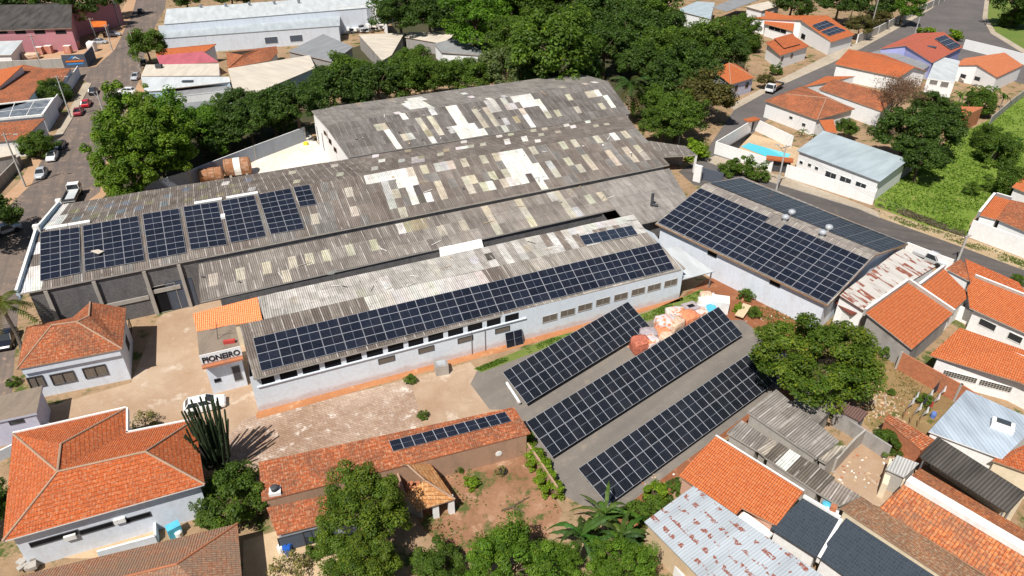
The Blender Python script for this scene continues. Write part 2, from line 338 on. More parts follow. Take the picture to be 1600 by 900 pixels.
# ------------------------------------------------------------------ building helpers
class B: pass
def slab(mb, faces, roofm, edgem, thick=.1):
    """roof faces (lists of points) as one slab with thickness"""
    cnt = {}
    key = lambda p: (round(p.x, 3), round(p.y, 3), round(p.z, 3))
    dn = Vector((0, 0, -thick))
    for f in faces:
        fn = Vector((0, 0, 0))
        for i in range(1, len(f) - 1): fn += (f[i] - f[0]).cross(f[i + 1] - f[0])
        fn.normalize(); fn = fn if fn.z > 0 else -fn; ua, va = axes(fn)
        flat_ = len(f) == 3 or max(abs((p - f[0]).dot(fn)) for p in f) < .01
        for t_ in ([f] if flat_ else [[f[0], f[i], f[i + 1]] for i in range(1, len(f) - 1)]):   # warped faces split the same way above and below
            mb.face(t_, roofm, uv=[(p.dot(ua), p.dot(va)) for p in t_], up=True)
            mb.face([p + dn for p in t_][::-1], edgem)
        for i in range(len(f)):
            a, b = f[i], f[(i + 1) % len(f)]
            k = tuple(sorted((key(a), key(b)))); cnt.setdefault(k, []).append((a, b))
    for k, l in cnt.items():
        if len(l) == 1:
            a, b = l[0]; mb.face([a, b, b + dn, a + dn], edgem)
def inset_loop(loop, d, drop):
    c = cen(loop); out = []
    for p in loop:
        v = flat(c - p); L = v.length
        out.append(p + v / max(L, 1e-6) * d - Z * drop)
    return out
def bld(name, label, cat, pts, faces, loop, roof, wallm, edge='mortar', inset=.5, base=0., caps='', capm='tile_cap', thick=.12, group=None, drop=None, wallnames='wall', capr=.10):
    """pts: key -> (px,py,z) or Vector; faces: strings of keys; loop: string of keys (eave outline in order)"""
    V = {k: (p if isinstance(p, Vector) else P(*p)) for k, p in pts.items()}
    b = B(); b.V = V
    lp = [V[k] for k in loop]; c = cen(lp); b.root = thing(name, label, cat, (c.x, c.y, base), group)
    rm = MB(); slab(rm, [[V[k] for k in f] for f in faces.split()], M[roof], M[edge], thick); b.roof = rm.build('roof', b.root)
    b.loop = inset_loop(lp, inset, thick + .03 if drop is None else drop)
    if wallm:
        wm = MB(); n = len(b.loop)
        for i in range(n):
            a, d = b.loop[i], b.loop[(i + 1) % n]
            if (flat(a) - flat(d)).length > .02: wm.face([flat(a, base), flat(d, base), d, a], M[wallm])
        b.wall = wm.build(wallnames, b.root)
    if caps:
        cm = MB()
        for pr in caps.split():
            for a, d in zip(pr, pr[1:]): cm.tube(V[a] + Z * .02, V[d] + Z * .02, capr, capr, M[capm], 6)
        cm.build('ridge_cap', b.root)
    return b
def mir(e, r):  # far-eave point mirrored from near-eave point about a ridge point
    return Vector((2 * r.x - e.x, 2 * r.y - e.y, e.z))
def gable(name, label, cat, n0, n1, r0, r1, ze, zr, roof, wallm, f0=None, f1=None, caps=True, **k):
    N0, N1, R0, R1 = P(*n0, ze), P(*n1, ze), P(*r0, zr), P(*r1, zr)
    # mirror across the ridge LINE
    d = flat(R1 - R0).normalized(); q = Vector((-d.y, d.x, 0))
    def mr(e): return e + q * (-2 * (e - R0).dot(q))
    F0 = P(*f0, ze) if f0 else mr(N0); F1 = P(*f1, ze) if f1 else mr(N1)
    return bld(name, label, cat, dict(a=N0, b=N1, c=R1, d=R0, e=F1, f=F0), 'abcd dcef', 'abcefd', roof, wallm, caps='dc' if caps else '', **k)
def mono(name, label, cat, q, roof, wallm, **k):
    """single-pitch roof over four corners"""
    a, b, d = P(*q[0]), P(*q[1]), P(*q[3]); n = (b - a).cross(d - a)   # the fourth corner lies in the plane of the other three
    return bld(name, label, cat, dict(a=a, b=b, c=onplane(q[2][0], q[2][1], a, n), d=d), 'abcd', 'abcd', roof, wallm, **k)
def wplane(b, i, j=None):
    n = len(b.loop); a = b.loop[i]; d = b.loop[(i + 1) % n if j is None else j]
    return a, d
def opening(root, a, d, px, py, w, h, kind='window', pane='glass', frame='frame_white', fw=.07, deep=.05, z=None, name=None, bars=0):
    """window, door or vent set on the vertical wall through a-d at the place seen at pixel px,py"""
    u = flat(d - a).normalized(); n = u.cross(Z)
    if n.dot(CAM - a) < 0: n = -n
    c = onplane(px, py, a, n)
    if z is not None: c = Vector((c.x, c.y, z))
    m = MB(); o = c - u * w / 2 - Z * h / 2 + n * .004
    m.box(o, u * w, Z * fw, n * deep, M[frame]); m.box(o + Z * (h - fw), u * w, Z * fw, n * deep, M[frame])
    m.box(o + Z * fw, u * fw, Z * (h - 2 * fw), n * deep, M[frame]); m.box(o + Z * fw + u * (w - fw), u * fw, Z * (h - 2 * fw), n * deep, M[frame])
    for i in range(bars): m.box(o + Z * fw + u * (w * (i + 1) / (bars + 1) - .025), u * .05, Z * (h - 2 * fw), n * (deep - .01), M[frame])
    f = m.build(kind, root)
    g = MB(); q = o + n * .012 + u * fw + Z * fw
    g.face([q, q + u * (w - 2 * fw), q + u * (w - 2 * fw) + Z * (h - 2 * fw), q + Z * (h - 2 * fw)], M[pane], uv=[(0, 0), (w, 0), (w, h), (0, h)])
    g.build('pane' if kind != 'door' else 'door_leaf', f)
    return f
def flatbox(name, label, cat, px4, z, roofm, wallm, base=0, over=.15, thick=.25, group=None, vec=False):
    q = [(p if isinstance(p, Vector) else P(*p, z)) for p in px4]
    return bld(name, label, cat, dict(zip('abcd', q)), 'abcd', 'abcd', roofm, wallm, edge=wallm or roofm, inset=over, thick=thick, base=base, group=group)
def wallrun(name, label, cat, px, h, m, th=.18, base=0, cap=None, group=None, post=None, zpx=0, closed=False, postm='concrete'):
    """free-standing wall along ground pixels; posts are parts"""
    g = [(p if isinstance(p, Vector) else P(*p, zpx)) for p in px]; g = [flat(p, base) for p in g]
    r = thing(name, label, cat, cen(g), group); mb = MB(); pm = MB(); k = 0
    segs = list(zip(g, g[1:])) + ([(g[-1], g[0])] if closed else [])
    for a, d in segs:
        u = (d - a).normalized(); n = Vector((-u.y, u.x, 0)); L = (d - a).length
        mb.box(a - n * th / 2, u * L, n * th, Z * h, M[m], M[cap] if cap else None)
        if post:
            q = max(1, int(L / post))
            for i in range(q + 1):
                pm = MB(); pm.cbox(a + u * (L * i / q), .22, th + .12, h + .06, math.atan2(u.y, u.x), M[postm]); pm.build('post', r)
    mb.build('panel' if post else 'wall_body', r); return r
def poly(name, px, m, z, kind='structure', zpx=None):
    pts = [P(x, y, z) for x, y in px]; mb = MB(); mb.face(pts, M[m], up=True)
    if z > .1:   # a raised pavement: kerb faces down to the road
        for a, b in zip(pts, pts[1:] + pts[:1]): mb.face([flat(a), flat(b), b, a], M['concrete'])
    o = mb.build(name); struct(o, kind); return o
# sheet roofs: each fibre-cement sheet is a face with its own tint
GREY = [(.180, .160, .146), (.160, .142, .129), (.195, .177, .164), (.145, .128, .117), (.182, .168, .155)]
CREAM = (.51, .465, .365); WHITE = (.76, .74, .69); LIGHT = (.50, .49, .46); TAN = (.36, .30, .21); DARK = (.11, .095, .085); BLUE = (.17, .195, .22); GREEN = (.24, .22, .14)
def sheet_slope(mb, q, pal, rnd, paint=(), su=1.08, sv=2.3, mat='sheet', colmode=False, old=1e9):
    """q = eave0, eave1, ridge1, ridge0 (world). A grid of sheets follows the slope"""
    e0, e1, r1, r0 = q
    nu = max(2, round(((e1 - e0).length + (r1 - r0).length) / 2 / su)); nv = max(1, round(((r0 - e0).length + (r1 - e1).length) / 2 / sv))
    n = (e1 - e0).cross(r0 - e0).normalized()
    if n.z < 0: n = -n
    cells = {}
    for i in range(nu):
        for j in range(nv):
            f = lambda a, b: (e0.lerp(e1, a)).lerp(r0.lerp(r1, a), b)
            p = [f(i / nu, j / nv), f((i + 1) / nu, j / nv), f((i + 1) / nu, (j + 1) / nv), f(i / nu, (j + 1) / nv)]
            c = cen(p); s = rnd.uniform(.86, 1.1)
            if j == 0 or not colmode or rnd.random() < .22: b = rnd.choice(pal)
            cells[i, j] = [p, c, PR(c), tuple(x * s for x in b)]
    for col, where in paint:
        if isinstance(where[0], (int, float)):
            best = min(cells.values(), key=lambda t: (t[2][0] - where[0]) ** 2 + ((t[2][1] - where[1]) * 1.5) ** 2)
            if (best[2][0] - where[0]) ** 2 + (best[2][1] - where[1]) ** 2 < 200: best[3] = tuple(x * rnd.uniform(.93, 1.05) for x in col)
        else:
            for t_ in cells.values():
                if inpoly(*t_[2], where): t_[3] = tuple(x * rnd.uniform(.94, 1.04) for x in col)
    u, w = axes(n)
    sag = lambda x: x + Z * (.09 * mnoise.noise(x * .22) + .035 * mnoise.noise(x * .9))   # old sheets sag between the trusses
    for p, c, _, k in cells.values():
        mb.face([sag(x) for x in p], M[mat if PR(c)[0] < old else 'sheet_old'], uv=[(x.dot(u), x.dot(w)) for x in p], col=(*k, 1), up=True)
def under(mb, q, m, t=.22):
    dn = Vector((0, 0, -t)); mb.face([p + dn for p in q], M[m])
    for i in range(4): a, b = q[i], q[(i + 1) % 4]; mb.face([a, b, b + dn, a + dn], M[m])
# solar arrays: every module is a part
def array(name, label, corners, nc, nr, zs=None, plane=None, lift=.16, landscape=True, skip=(), mat='module', group=None, cat='solar array', hard=None):
    """corners TL,TR,BR,BL pixels on a plane (origin, normal) or with heights"""
    if plane: o, n = plane; q = [onplane(x, y, o + n * lift, n) for x, y in corners]
    else: q = [p if isinstance(p, Vector) else P(p[0], p[1], z) for p, z in zip(corners, zs or [0] * 4)]
    tl, tr, br, bl = q; c = cen(q); n = (tr - tl).cross(bl - tl).normalized(); n = -n if n.z < 0 else n
    root = thing(name, label, cat, c, group)
    f = lambda a, b: tl.lerp(tr, a).lerp(bl.lerp(br, a), b)
    k = 0
    for j in range(nr):
        for i in range(nc):
            if (i, j) in skip: continue
            ga, gb = .006 / nc * 1.0, .006 / nr
            p = [f(i / nc + ga, j / nr + gb), f((i + 1) / nc - ga, j / nr + gb), f((i + 1) / nc - ga, (j + 1) / nr - gb), f(i / nc + ga, (j + 1) / nr - gb)]
            uv = [(0, 1.13), (2.28, 1.13), (2.28, 0), (0, 0)] if landscape else [(2.28, 0), (2.28, 1.13), (0, 1.13), (0, 0)]
            m = MB() if k < 100 else (ext if k > 100 else MB())
            if k == 100: ext = m
            m.face(p, M[mat], uv=uv); pn = (p[1] - p[0]).cross(p[3] - p[0])
            if pn.z < 0:
                m.v[-4:] = m.v[-4:][::-1]; m.uv[-4:] = m.uv[-4:][::-1]
            d = n * -.04
            for x in range(4): m.face([p[x], p[(x + 1) % 4], p[(x + 1) % 4] + d, p[x] + d], M['alu' if mat != 'module_thin' else 'frame_dark'])
            m.face([x + d for x in p], M['frame_dark'])
            if k < 100: m.build('solar_module', root)
            k += 1
    if k > 100: struct(ext.build('solar_module', root), 'stuff')
    return root, q, n
# ------------------------------------------------------------------ light, world, camera
sun_el, sun_az = math.radians(57), (-.47, -.88)
S = Vector((sun_az[0] * math.cos(sun_el), sun_az[1] * math.cos(sun_el), math.sin(sun_el))).normalized()
ld = bpy.data.lights.new('sun', 'SUN'); ld.energy = 5.0; ld.angle = math.radians(.5); ld.color = (1.0, .955, .89)
lo = bpy.data.objects.new('sun', ld); COL.objects.link(lo); lo.rotation_euler = (-S).to_track_quat('-Z', 'Y').to_euler(); lo.location = S * 200
w = bpy.data.worlds.new('World'); sc.world = w; w.use_nodes = True
sk = w.node_tree.nodes.new('ShaderNodeTexSky'); sk.sky_type = 'NISHITA'; sk.sun_disc = False; sk.sun_elevation = sun_el; sk.sun_rotation = math.atan2(sun_az[0], sun_az[1])
bg = w.node_tree.nodes['Background']; w.node_tree.links.new(sk.outputs[0], bg.inputs[0]); bg.inputs[1].default_value = .052
cd = bpy.data.cameras.new('camera'); cam = bpy.data.objects.new('camera', cd); COL.objects.link(cam); cam.location = CAM; cam.rotation_euler = (math.radians(90) - TH, 0, 0)
cd.sensor_width = 36; cd.lens = 36 * FPX / 1600; cd.clip_end = 5000; cd.clip_start = .5; sc.camera = cam
sc.view_settings.view_transform = 'Standard'; sc.view_settings.look = 'None'; sc.view_settings.gamma = 1; sc.view_settings.use_curve_mapping = False; sc.view_settings.exposure = .33
# ------------------------------------------------------------------ the warehouse, its three spans
rs = R
# north span
ze, zr = 6.6, 9.0
Nn0, Nn1 = P(543, 245, ze), P(985, 176, ze); Nr0, Nr1 = P(508, 196, zr), P(950, 127, zr); Nf0, Nf1 = P(485, 171, ze), P(903, 114, ze)
paintN = [(WHITE, (627, 181)), (WHITE, [(629, 160), (641, 153), (660, 152), (671, 166), (642, 170)]), (WHITE, (677, 168)), (CREAM, (594, 194)), (CREAM, (600, 203)), (WHITE, (605, 212)), (WHITE, (611, 221)), (CREAM, (629, 217)), (WHITE, (624, 228)),
 (CREAM, (653, 187)), (CREAM, (658, 194)), (CREAM, (670, 185)), (CREAM, (675, 192)), (TAN, (667, 211)), (CREAM, (686, 207)), (WHITE, (676, 218)), (LIGHT, (647, 217)), (WHITE, [(694, 169), (714, 164), (736, 192), (759, 208), (717, 217), (706, 200), (709, 194)]), (LIGHT, (704, 203)),
 (WHITE, (728, 146)), (WHITE, (738, 152)), (WHITE, (763, 153)), (LIGHT, [(755, 159), (774, 155), (785, 172), (769, 176)]), (CREAM, (741, 173)), (CREAM, (748, 181)), (CREAM, (758, 170)), (CREAM, (766, 179)), (CREAM, (759, 195)), (CREAM, (776, 192)), (LIGHT, (794, 190)), (LIGHT, (791, 198)),
 (LIGHT, (787, 157)), (LIGHT, (793, 164)), (LIGHT, (800, 171)), (WHITE, [(798, 151), (832, 146), (851, 170), (842, 171), (834, 165), (818, 168)]), (CREAM, (818, 171)), (TAN, (812, 188)), (WHITE, (824, 187)), (WHITE, (830, 193)), (CREAM, (855, 180)), (CREAM, (872, 176)), (CREAM, (885, 149)), (CREAM, (892, 157)), (CREAM, (904, 171)), (CREAM, (917, 143)), (CREAM, (925, 151)), (CREAM, (937, 165)), (WHITE, (932, 141)), (WHITE, (939, 149)), (WHITE, (947, 157)), (WHITE, (954, 164)), (TAN, (561, 163)), (TAN, (609, 155))]
root = thing('warehouse_hall', 'rearmost warehouse hall with patched grey sheet roof against the dark trees', 'warehouse', flat(cen([Nn0, Nn1, Nf0, Nf1])))
mb = MB(); rndN = random.Random(3)
sheet_slope(mb, [Nn0, Nn1, Nr1, Nr0], GREY, rndN, paintN, old=0); sheet_slope(mb, [Nf0, Nf1, Nr1, Nr0], [(.24, .22, .20), (.26, .24, .215)], rndN, paintN, old=0); under(mb, [Nn0, Nn1, Nr1, Nr0], 'concrete'); under(mb, [Nf0, Nf1, Nr1, Nr0], 'concrete'); mb.build('roof', root)
mb = MB(); lp = inset_loop([Nn0, Nn1, Nr1, Nf1, Nf0, Nr0], .4, .16)
for a, d in zip(lp, lp[1:] + lp[:1]): mb.face([flat(a), flat(d), d, a], M['wall_white'])
mb.build('wall', root)
a, d = lp[4], lp[5]
for px, py in ((497, 212), (505, 222)): opening(root, a, d, px, py, .5, 3.4, 'window', 'glass', 'frame_dark')
a, d = lp[5], lp[0]
for px, py, w_, h_ in ((508, 205, 1.2, .8), (516, 218, 1.5, 1.0), (524, 231, 1.5, .9)): opening(root, a, d, px, py + 3, w_, h_, 'broken_panel', 'dark', 'wood')
# middle span (the long roof with the arrays)
zeM, zrM = 6.8, 9.6
Mn0, Mn1 = P(30, 459, zeM), P(1046, 257, zeM); Mr0, Mr1 = P(61, 361, zrM), P(994, 201, zrM); Mf0, Mf1 = P(95, 320, zeM), P(978, 179, zeM)
big = [(777, 236), (813, 228), (830, 247), (846, 268), (859, 281), (849, 287), (826, 288), (822, 281), (808, 285), (797, 264)]
paintM = [(WHITE, [(572, 272), (595, 268), (601, 280), (581, 294)]), (WHITE, [(602, 264), (637, 259), (659, 301), (644, 299), (653, 318), (658, 325), (650, 327), (634, 298), (622, 297)]), (LIGHT, [(592, 287), (614, 286), (609, 308), (623, 329), (611, 332), (596, 296)]), (CREAM, (648, 273)), (CREAM, (618, 303)), (CREAM, (631, 324)), (CREAM, (670, 270)), (LIGHT, (688, 258)), (LIGHT, (694, 262)), (LIGHT, (702, 265)), (CREAM, (712, 263)), (CREAM, (682, 291)), (WHITE, (672, 313)), (CREAM, (694, 311)), (CREAM, (724, 282)), (CREAM, (731, 259)), (CREAM, (744, 278)), (CREAM, (737, 302)), (CREAM, (761, 253)), (WHITE, (762, 286)), (CREAM, (759, 298)), (CREAM, (775, 272)), (CREAM, (782, 250)), (CREAM, (794, 269)), (WHITE, (795, 283)), (CREAM, (789, 292)), (CREAM, (811, 287)), (WHITE, big), (DARK, (833, 283)), (WHITE, (845, 290)), (WHITE, (818, 286)),
 (CREAM, (839, 238)), (LIGHT, (853, 253)), (LIGHT, (859, 261)), (CREAM, (870, 275)), (CREAM, (878, 232)), (CREAM, (897, 228)), (CREAM, (892, 249)), (CREAM, (912, 246)), (CREAM, (909, 267)), (CREAM, (926, 262)), (CREAM, (934, 222)), (CREAM, (949, 239)), (CREAM, (965, 256)), (CREAM, (978, 213)), (WHITE, (962, 215)), (CREAM, (975, 233)), (CREAM, (993, 229)), (CREAM, (993, 251)), (CREAM, (1010, 247)), (CREAM, (542, 297)), (CREAM, (556, 326)), (CREAM, (485, 340)), (DARK, (655, 295)), (DARK, (660, 303)),
 (WHITE, [(62, 366), (57, 400), (35, 452), (57, 452), (66, 420), (66, 380)])]
paintMf = [(WHITE, [(86, 325), (109, 319), (100, 338), (88, 356), (62, 362)]), (GREEN, (119, 328)), (BLUE, (116, 343)), (BLUE, (145, 322)), (GREEN, (143, 339)), (BLUE, (170, 321)), (BLUE, (194, 316)), (GREEN, (169, 336)), (BLUE, (194, 331)), (GREEN, (221, 309)), (BLUE, (221, 326)), (GREEN, (235, 319)), (BLUE, (257, 307)), (BLUE, (257, 320)), (BLUE, (294, 298)), (GREEN, (296, 313)), (GREEN, (317, 292)), (GREEN, (320, 306)), (WHITE, (351, 286)), (GREEN, (366, 289)), (GREEN, (344, 304)), (GREEN, (368, 300)), (BLUE, (388, 283)), (LIGHT, (393, 296)), (CREAM, (453, 271)), (CREAM, (462, 281)), (CREAM, (520, 257)), (CREAM, (527, 270)),
 (CREAM, (799, 207)), (CREAM, (834, 201)), (CREAM, (853, 199)), (CREAM, (850, 210)), (CREAM, (868, 206)), (WHITE, (780, 213)), (WHITE, (787, 219)), (WHITE, (796, 225)), (WHITE, (725, 222)), (WHITE, (731, 230)), (CREAM, (738, 230)), (CREAM, (756, 227)), (WHITE, (815, 216)), (WHITE, (825, 219)), (WHITE, (836, 219)), (WHITE, (887, 192)), (WHITE, (896, 196)), (WHITE, (915, 190)), (CREAM, (931, 197)), (CREAM, (949, 192)), (WHITE, (582, 243)), (WHITE, (592, 250)), (LIGHT, (588, 262)), (LIGHT, (633, 252)), (LIGHT, (645, 248)), (LIGHT, (661, 251)), (LIGHT, (652, 254)), (TAN, (638, 236)), (CREAM, (688, 239)), (WHITE, (721, 233)), (CREAM, (737, 230)), (TAN, (700, 235)), (TAN, (660, 244))]
GM = [(.205, .170, .145), (.185, .152, .130), (.22, .188, .162), (.195, .165, .143)]
root = thing('warehouse_hall', 'longest warehouse hall carrying seven blue solar arrays and big white roof patches', 'warehouse', flat(cen([Mn0, Mn1, Mf0, Mf1]))); hallM = root
mb = MB(); rndM = random.Random(5)
sheet_slope(mb, [Mn0, Mn1, Mr1, Mr0], GM + [(.215, .20, .185)], rndM, paintM, old=570); sheet_slope(mb, [Mf0, Mf1, Mr1, Mr0], GM, rndM, paintMf, old=560); under(mb, [Mn0, Mn1, Mr1, Mr0], 'concrete'); under(mb, [Mf0, Mf1, Mr1, Mr0], 'concrete'); mb.build('roof', root)
mb = MB()
for a_, b_ in ((100, 125), (126, 152), (285, 322), (328, 372)):   # white ridge flashing over the arrays
    f = lambda x: Mr0.lerp(Mr1, (x - 61) / 933)
    mb = MB(); mb.tube(f(a_ - 30) + Z * .1, f(b_ - 30) + Z * .1, .28, .28, M['white_trim'], 6); mb.build('ridge_cap', root)
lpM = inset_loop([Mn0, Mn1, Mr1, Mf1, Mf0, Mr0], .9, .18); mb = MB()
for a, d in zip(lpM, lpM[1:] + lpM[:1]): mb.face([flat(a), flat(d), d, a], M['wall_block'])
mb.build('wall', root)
# parapet on the street end
mb = MB()
for a, d in ((Mn0, Mr0), (Mr0, Mf0)):
    u = (d - a); n = Vector((-u.y, u.x, 0)).normalized()
    if n.x > 0: n = -n
    mb.box(a + n * .02 - Z * .8, u, n * .3, Z * 1.35, M['wall_lightblue'], M['white_trim'])
for p in (Mr0, Mf0): mb.cbox(p + Vector((-.15, 0, -.4)), .7, .7, 1.25, .4, M['white_trim'])
mb.build('parapet', root)
# concrete frame, sills and the sliding door on the yard front
a, d = lpM[0], lpM[1]; u = flat(d - a).normalized(); nrm = u.cross(Z); nrm = nrm if nrm.dot(CAM - a) > 0 else -nrm
def onM(px, py): return onplane(px, py, a, nrm)
for px in (78, 158, 240, 296):
    c = flat(onM(px, 470)); m = MB(); m.box(c - u * .2 + nrm * .003, u * .4, nrm * .28, Z * (zeM - .35), M['concrete']); m.build('pillar', root)
m = MB()
for x0, x1, z0 in ((82, 156, 1.1), (162, 238, 2.4), (244, 292, 3.0)):
    p0, p1 = flat(onM(x0, 480)), flat(onM(x1, 480)); m.box(p0 + nrm * .003 + Z * z0, p1 - p0, nrm * .12, Z * .55, M['concrete'])
m.build('beam', root)
opening(root, a, d, 259, 471, 3.2, 4.0, 'doorway', 'dark', 'concrete', z=2.0); f = opening(root, a, d, 288, 472, 3.2, 4.2, 'door', 'door_blue', 'door_blue', z=2.1)
# dark gutter brackets along the eave
# south span, single pitch, lower
zL1, zL0 = 6.0, 4.9
L = dict(a=P(313, 471, zL0), b=P(962, 326, zL0), c=P(1046, 263, zL1), d=P(310, 413, zL1), e=P(983, 353, zL0 - .45), f=P(1086, 331, zL0 - .45), m=P(930, 286, zL1))
paintL = [(CREAM, (490, 405)), (CREAM, (517, 400)), (CREAM, (552, 390)), (CREAM, (590, 382)), (WHITE, (625, 357)), (WHITE, (629, 364)), (CREAM, (415, 420)), (CREAM, (454, 412)), (CREAM, (445, 430)), (TAN, (640, 362)), (TAN, (650, 358)), (TAN, (660, 358)), (CREAM, (690, 357)), (CREAM, (721, 352)), (CREAM, (758, 326)), (CREAM, (763, 333)), (CREAM, (768, 340)), (CREAM, (773, 348)), (CREAM, (778, 356)), (CREAM, (812, 320)), (CREAM, (818, 328)), (CREAM, (825, 337)), (CREAM, (832, 347)), (CREAM, (872, 303)), (CREAM, (877, 311)), (CREAM, (882, 320)), (CREAM, (888, 330)), (LIGHT, (902, 327)), (LIGHT, (861, 305)), (CREAM, (922, 309)), (CREAM, (941, 305)), (CREAM, (337, 437)), (CREAM, (375, 427))]
root = thing('warehouse_lean_to', 'long low lean to roof of patched grey sheets below the longest hall', 'warehouse', flat(cen(list(L.values())))); leanL = root
mb = MB(); sheet_slope(mb, [L['a'], L['b'], L['m'], L['d']], [(.27, .235, .205), (.245, .213, .186), (.30, .268, .236), (.22, .19, .168)], random.Random(8), paintL, old=700)
sheet_slope(mb, [L['e'], L['f'], L['c'], L['m']], [(.31, .285, .26), (.285, .26, .235)], random.Random(9), old=0); under(mb, [L[k] for k in 'abmd'], 'concrete'); under(mb, [L[k] for k in 'efcm'], 'concrete'); mb.build('roof', root)
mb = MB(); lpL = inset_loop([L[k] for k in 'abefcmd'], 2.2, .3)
for a, d in zip(lpL, lpL[1:] + lpL[:1]): mb.face([flat(a), flat(d), d, a], M['wall_block'])  # shade of the gap under the eave is put into this dark wall colour
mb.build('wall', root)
# the white block and dark gap between lean-to and front hall
# front hall
zeP, zrP, zfP = 4.75, 6.7, 5.2
Pn0, Pn1 = P(396, 592, zeP), P(1071, 419, zeP - .45); Pr0, Pr1 = P(374, 508, zrP), P(1011, 363, zrP); Pf0, Pf1 = P(402, 464, zfP), P(990, 335, zfP); Pr1 = onplane(1011, 363, Pn0, (Pn1 - Pn0).cross(Pr0 - Pn0))
root = thing('office_hall', 'front factory hall with pale blue wall, one long solar row and a weathered roof', 'factory hall', flat(cen([Pn0, Pn1, Pf0, Pf1]))); hallP = root
Pm = Pr0.lerp(Pr1, .05)
PB = [(.20, .165, .14), (.17, .14, .12), (.235, .20, .17)]; PW = [(.70, .67, .62), (.58, .55, .50), (.42, .38, .34), (.64, .60, .52), (.27, .22, .185), (.76, .74, .7)]
mb = MB(); rp = random.Random(12)
q0, q1 = Pn0.lerp(Pn1, .6), Pr0.lerp(Pr1, .6)
sheet_slope(mb, [Pn0, q0, q1, Pr0], PB, rp, [(PW[1], [(560, 480), (700, 436), (760, 425), (760, 440), (640, 470)])]); sheet_slope(mb, [q0, Pn1, Pr1, q1], [(.33, .29, .25), (.36, .32, .28), (.42, .38, .33), (.28, .25, .21)], rp)
g0, g1 = Pr0.lerp(Pr1, .43), Pf0.lerp(Pf1, .40)
sheet_slope(mb, [g0, Pm, Pf0, g1], [(.56, .52, .47), (.50, .47, .42), (.60, .56, .51)], rp, [(CREAM, (465, 470)), (CREAM, (568, 452)), (WHITE, (600, 450)), (WHITE, (604, 440))]); sheet_slope(mb, [Pr1, g0, g1, Pf1], PW, rp, colmode=True, paint= [(WHITE, (745, 410)), (CREAM, (820, 385)), (DARK, (770, 400)), (WHITE, [(880, 340), (985, 336), (985, 350), (900, 366), (880, 352)])])
for q in ([Pn0, Pn1, Pr1, Pr0], [Pf0, Pf1, Pr1, Pm]): under(mb, q, 'concrete')
mb.build('roof', root)
mb = MB(); wp = [flat(P(404, 643)), flat(P(1061, 466))]; uP = (wp[1] - wp[0]).normalized(); nP = uP.cross(Z); nP = nP if nP.dot(CAM - wp[0]) > 0 else -nP
W0, W1 = wp[0], wp[1]; dep = flat(Pf0 - Pn0); dp = -nP * ((-nP).dot(dep) - .6)
def zroofP(t): return Pn0.z + (Pn1.z - Pn0.z) * t + .05
mb.face([W0, W1, W1 + Z * zroofP(1), W0 + Z * zroofP(0)], M['wall_main'])
mb.face([W1, W1 + dp, W1 + dp + Z * 5, flat(W1 + dp * .5) + Z * 6.2, W1 + Z * zroofP(1)], M['wall_main']); k0 = flat(Pr0.lerp(Pr1, .012)); k1 = flat(Pm); k2 = flat(Pf0.lerp(Pf1, .012)) + nP * .4
for a, d, za, zd in ((W0, k0, zroofP(0), 6.4), (k0, k1, 6.4, 6.4), (k1, k2, 6.4, 4.95), (k2, W1 + dp, 4.95, 5)): mb.face([a, d, d + Z * zd, a + Z * za], M['wall_main'])
mb.build('wall', root)
def onP(px, py): return onplane(px, py, W0, nP)
# ledge; slots under the eave are dark faces, their shade painted on the wall
led = [onP(402, 604), onP(822, 484.5)]; m = MB(); zl = led[0].z; m.box(flat(led[0], zl - .12), flat(led[1] - led[0]), nP * .14, Z * .12, M['wall_main']); m.build('ledge', root)
posts = [405, 434, 469, 503.6, 537, 569, 602, 634, 665, 696, 727, 757, 785.7, 814]
for x0, x1 in zip(posts, posts[1:]):
    pa, pb = onP(x0, 602.5 - (x0 - 402) * .2845), onP(x1, 602.5 - (x1 - 402) * .2845); t_ = (flat(pa) - W0).length / (W1 - W0).length
    m = MB(); gap = uP * .28; o = flat(pa, zl + .05) + gap + nP * .004; m.face([o, flat(pb, zl + .05) - gap + nP * .004, flat(pb, zroofP(t_) - .25) - gap + nP * .004, flat(pa, zroofP(t_) - .25) + gap + nP * .004], M['dark'])
    m.build('vent_slot_shade', root)
for x, y in ((604, 562), (666, 546), (727, 530), (785, 515)): opening(root, W0, W1, x, y, 1.9, .75, 'window', 'louvre', 'frame_dark')
for x, y in ((859, 497), (887, 488.5), (914, 480), (942, 471), (970, 463.5), (997, 455.5), (1022, 449), (1048, 442)): opening(root, W0, W1, x, y, 2.0, 1.0, 'window', 'louvre', 'concrete', bars=1)
for px, y0, y1 in ((758, 496, 552), (737, 505, 550)):
    m = MB(); a_ = flat(onP(px, y1)); m.tube(a_ + nP * .1, a_ + nP * .1 + Z * 3.4, .035, .035, M['steel'], 6); m.build('downpipe', root)
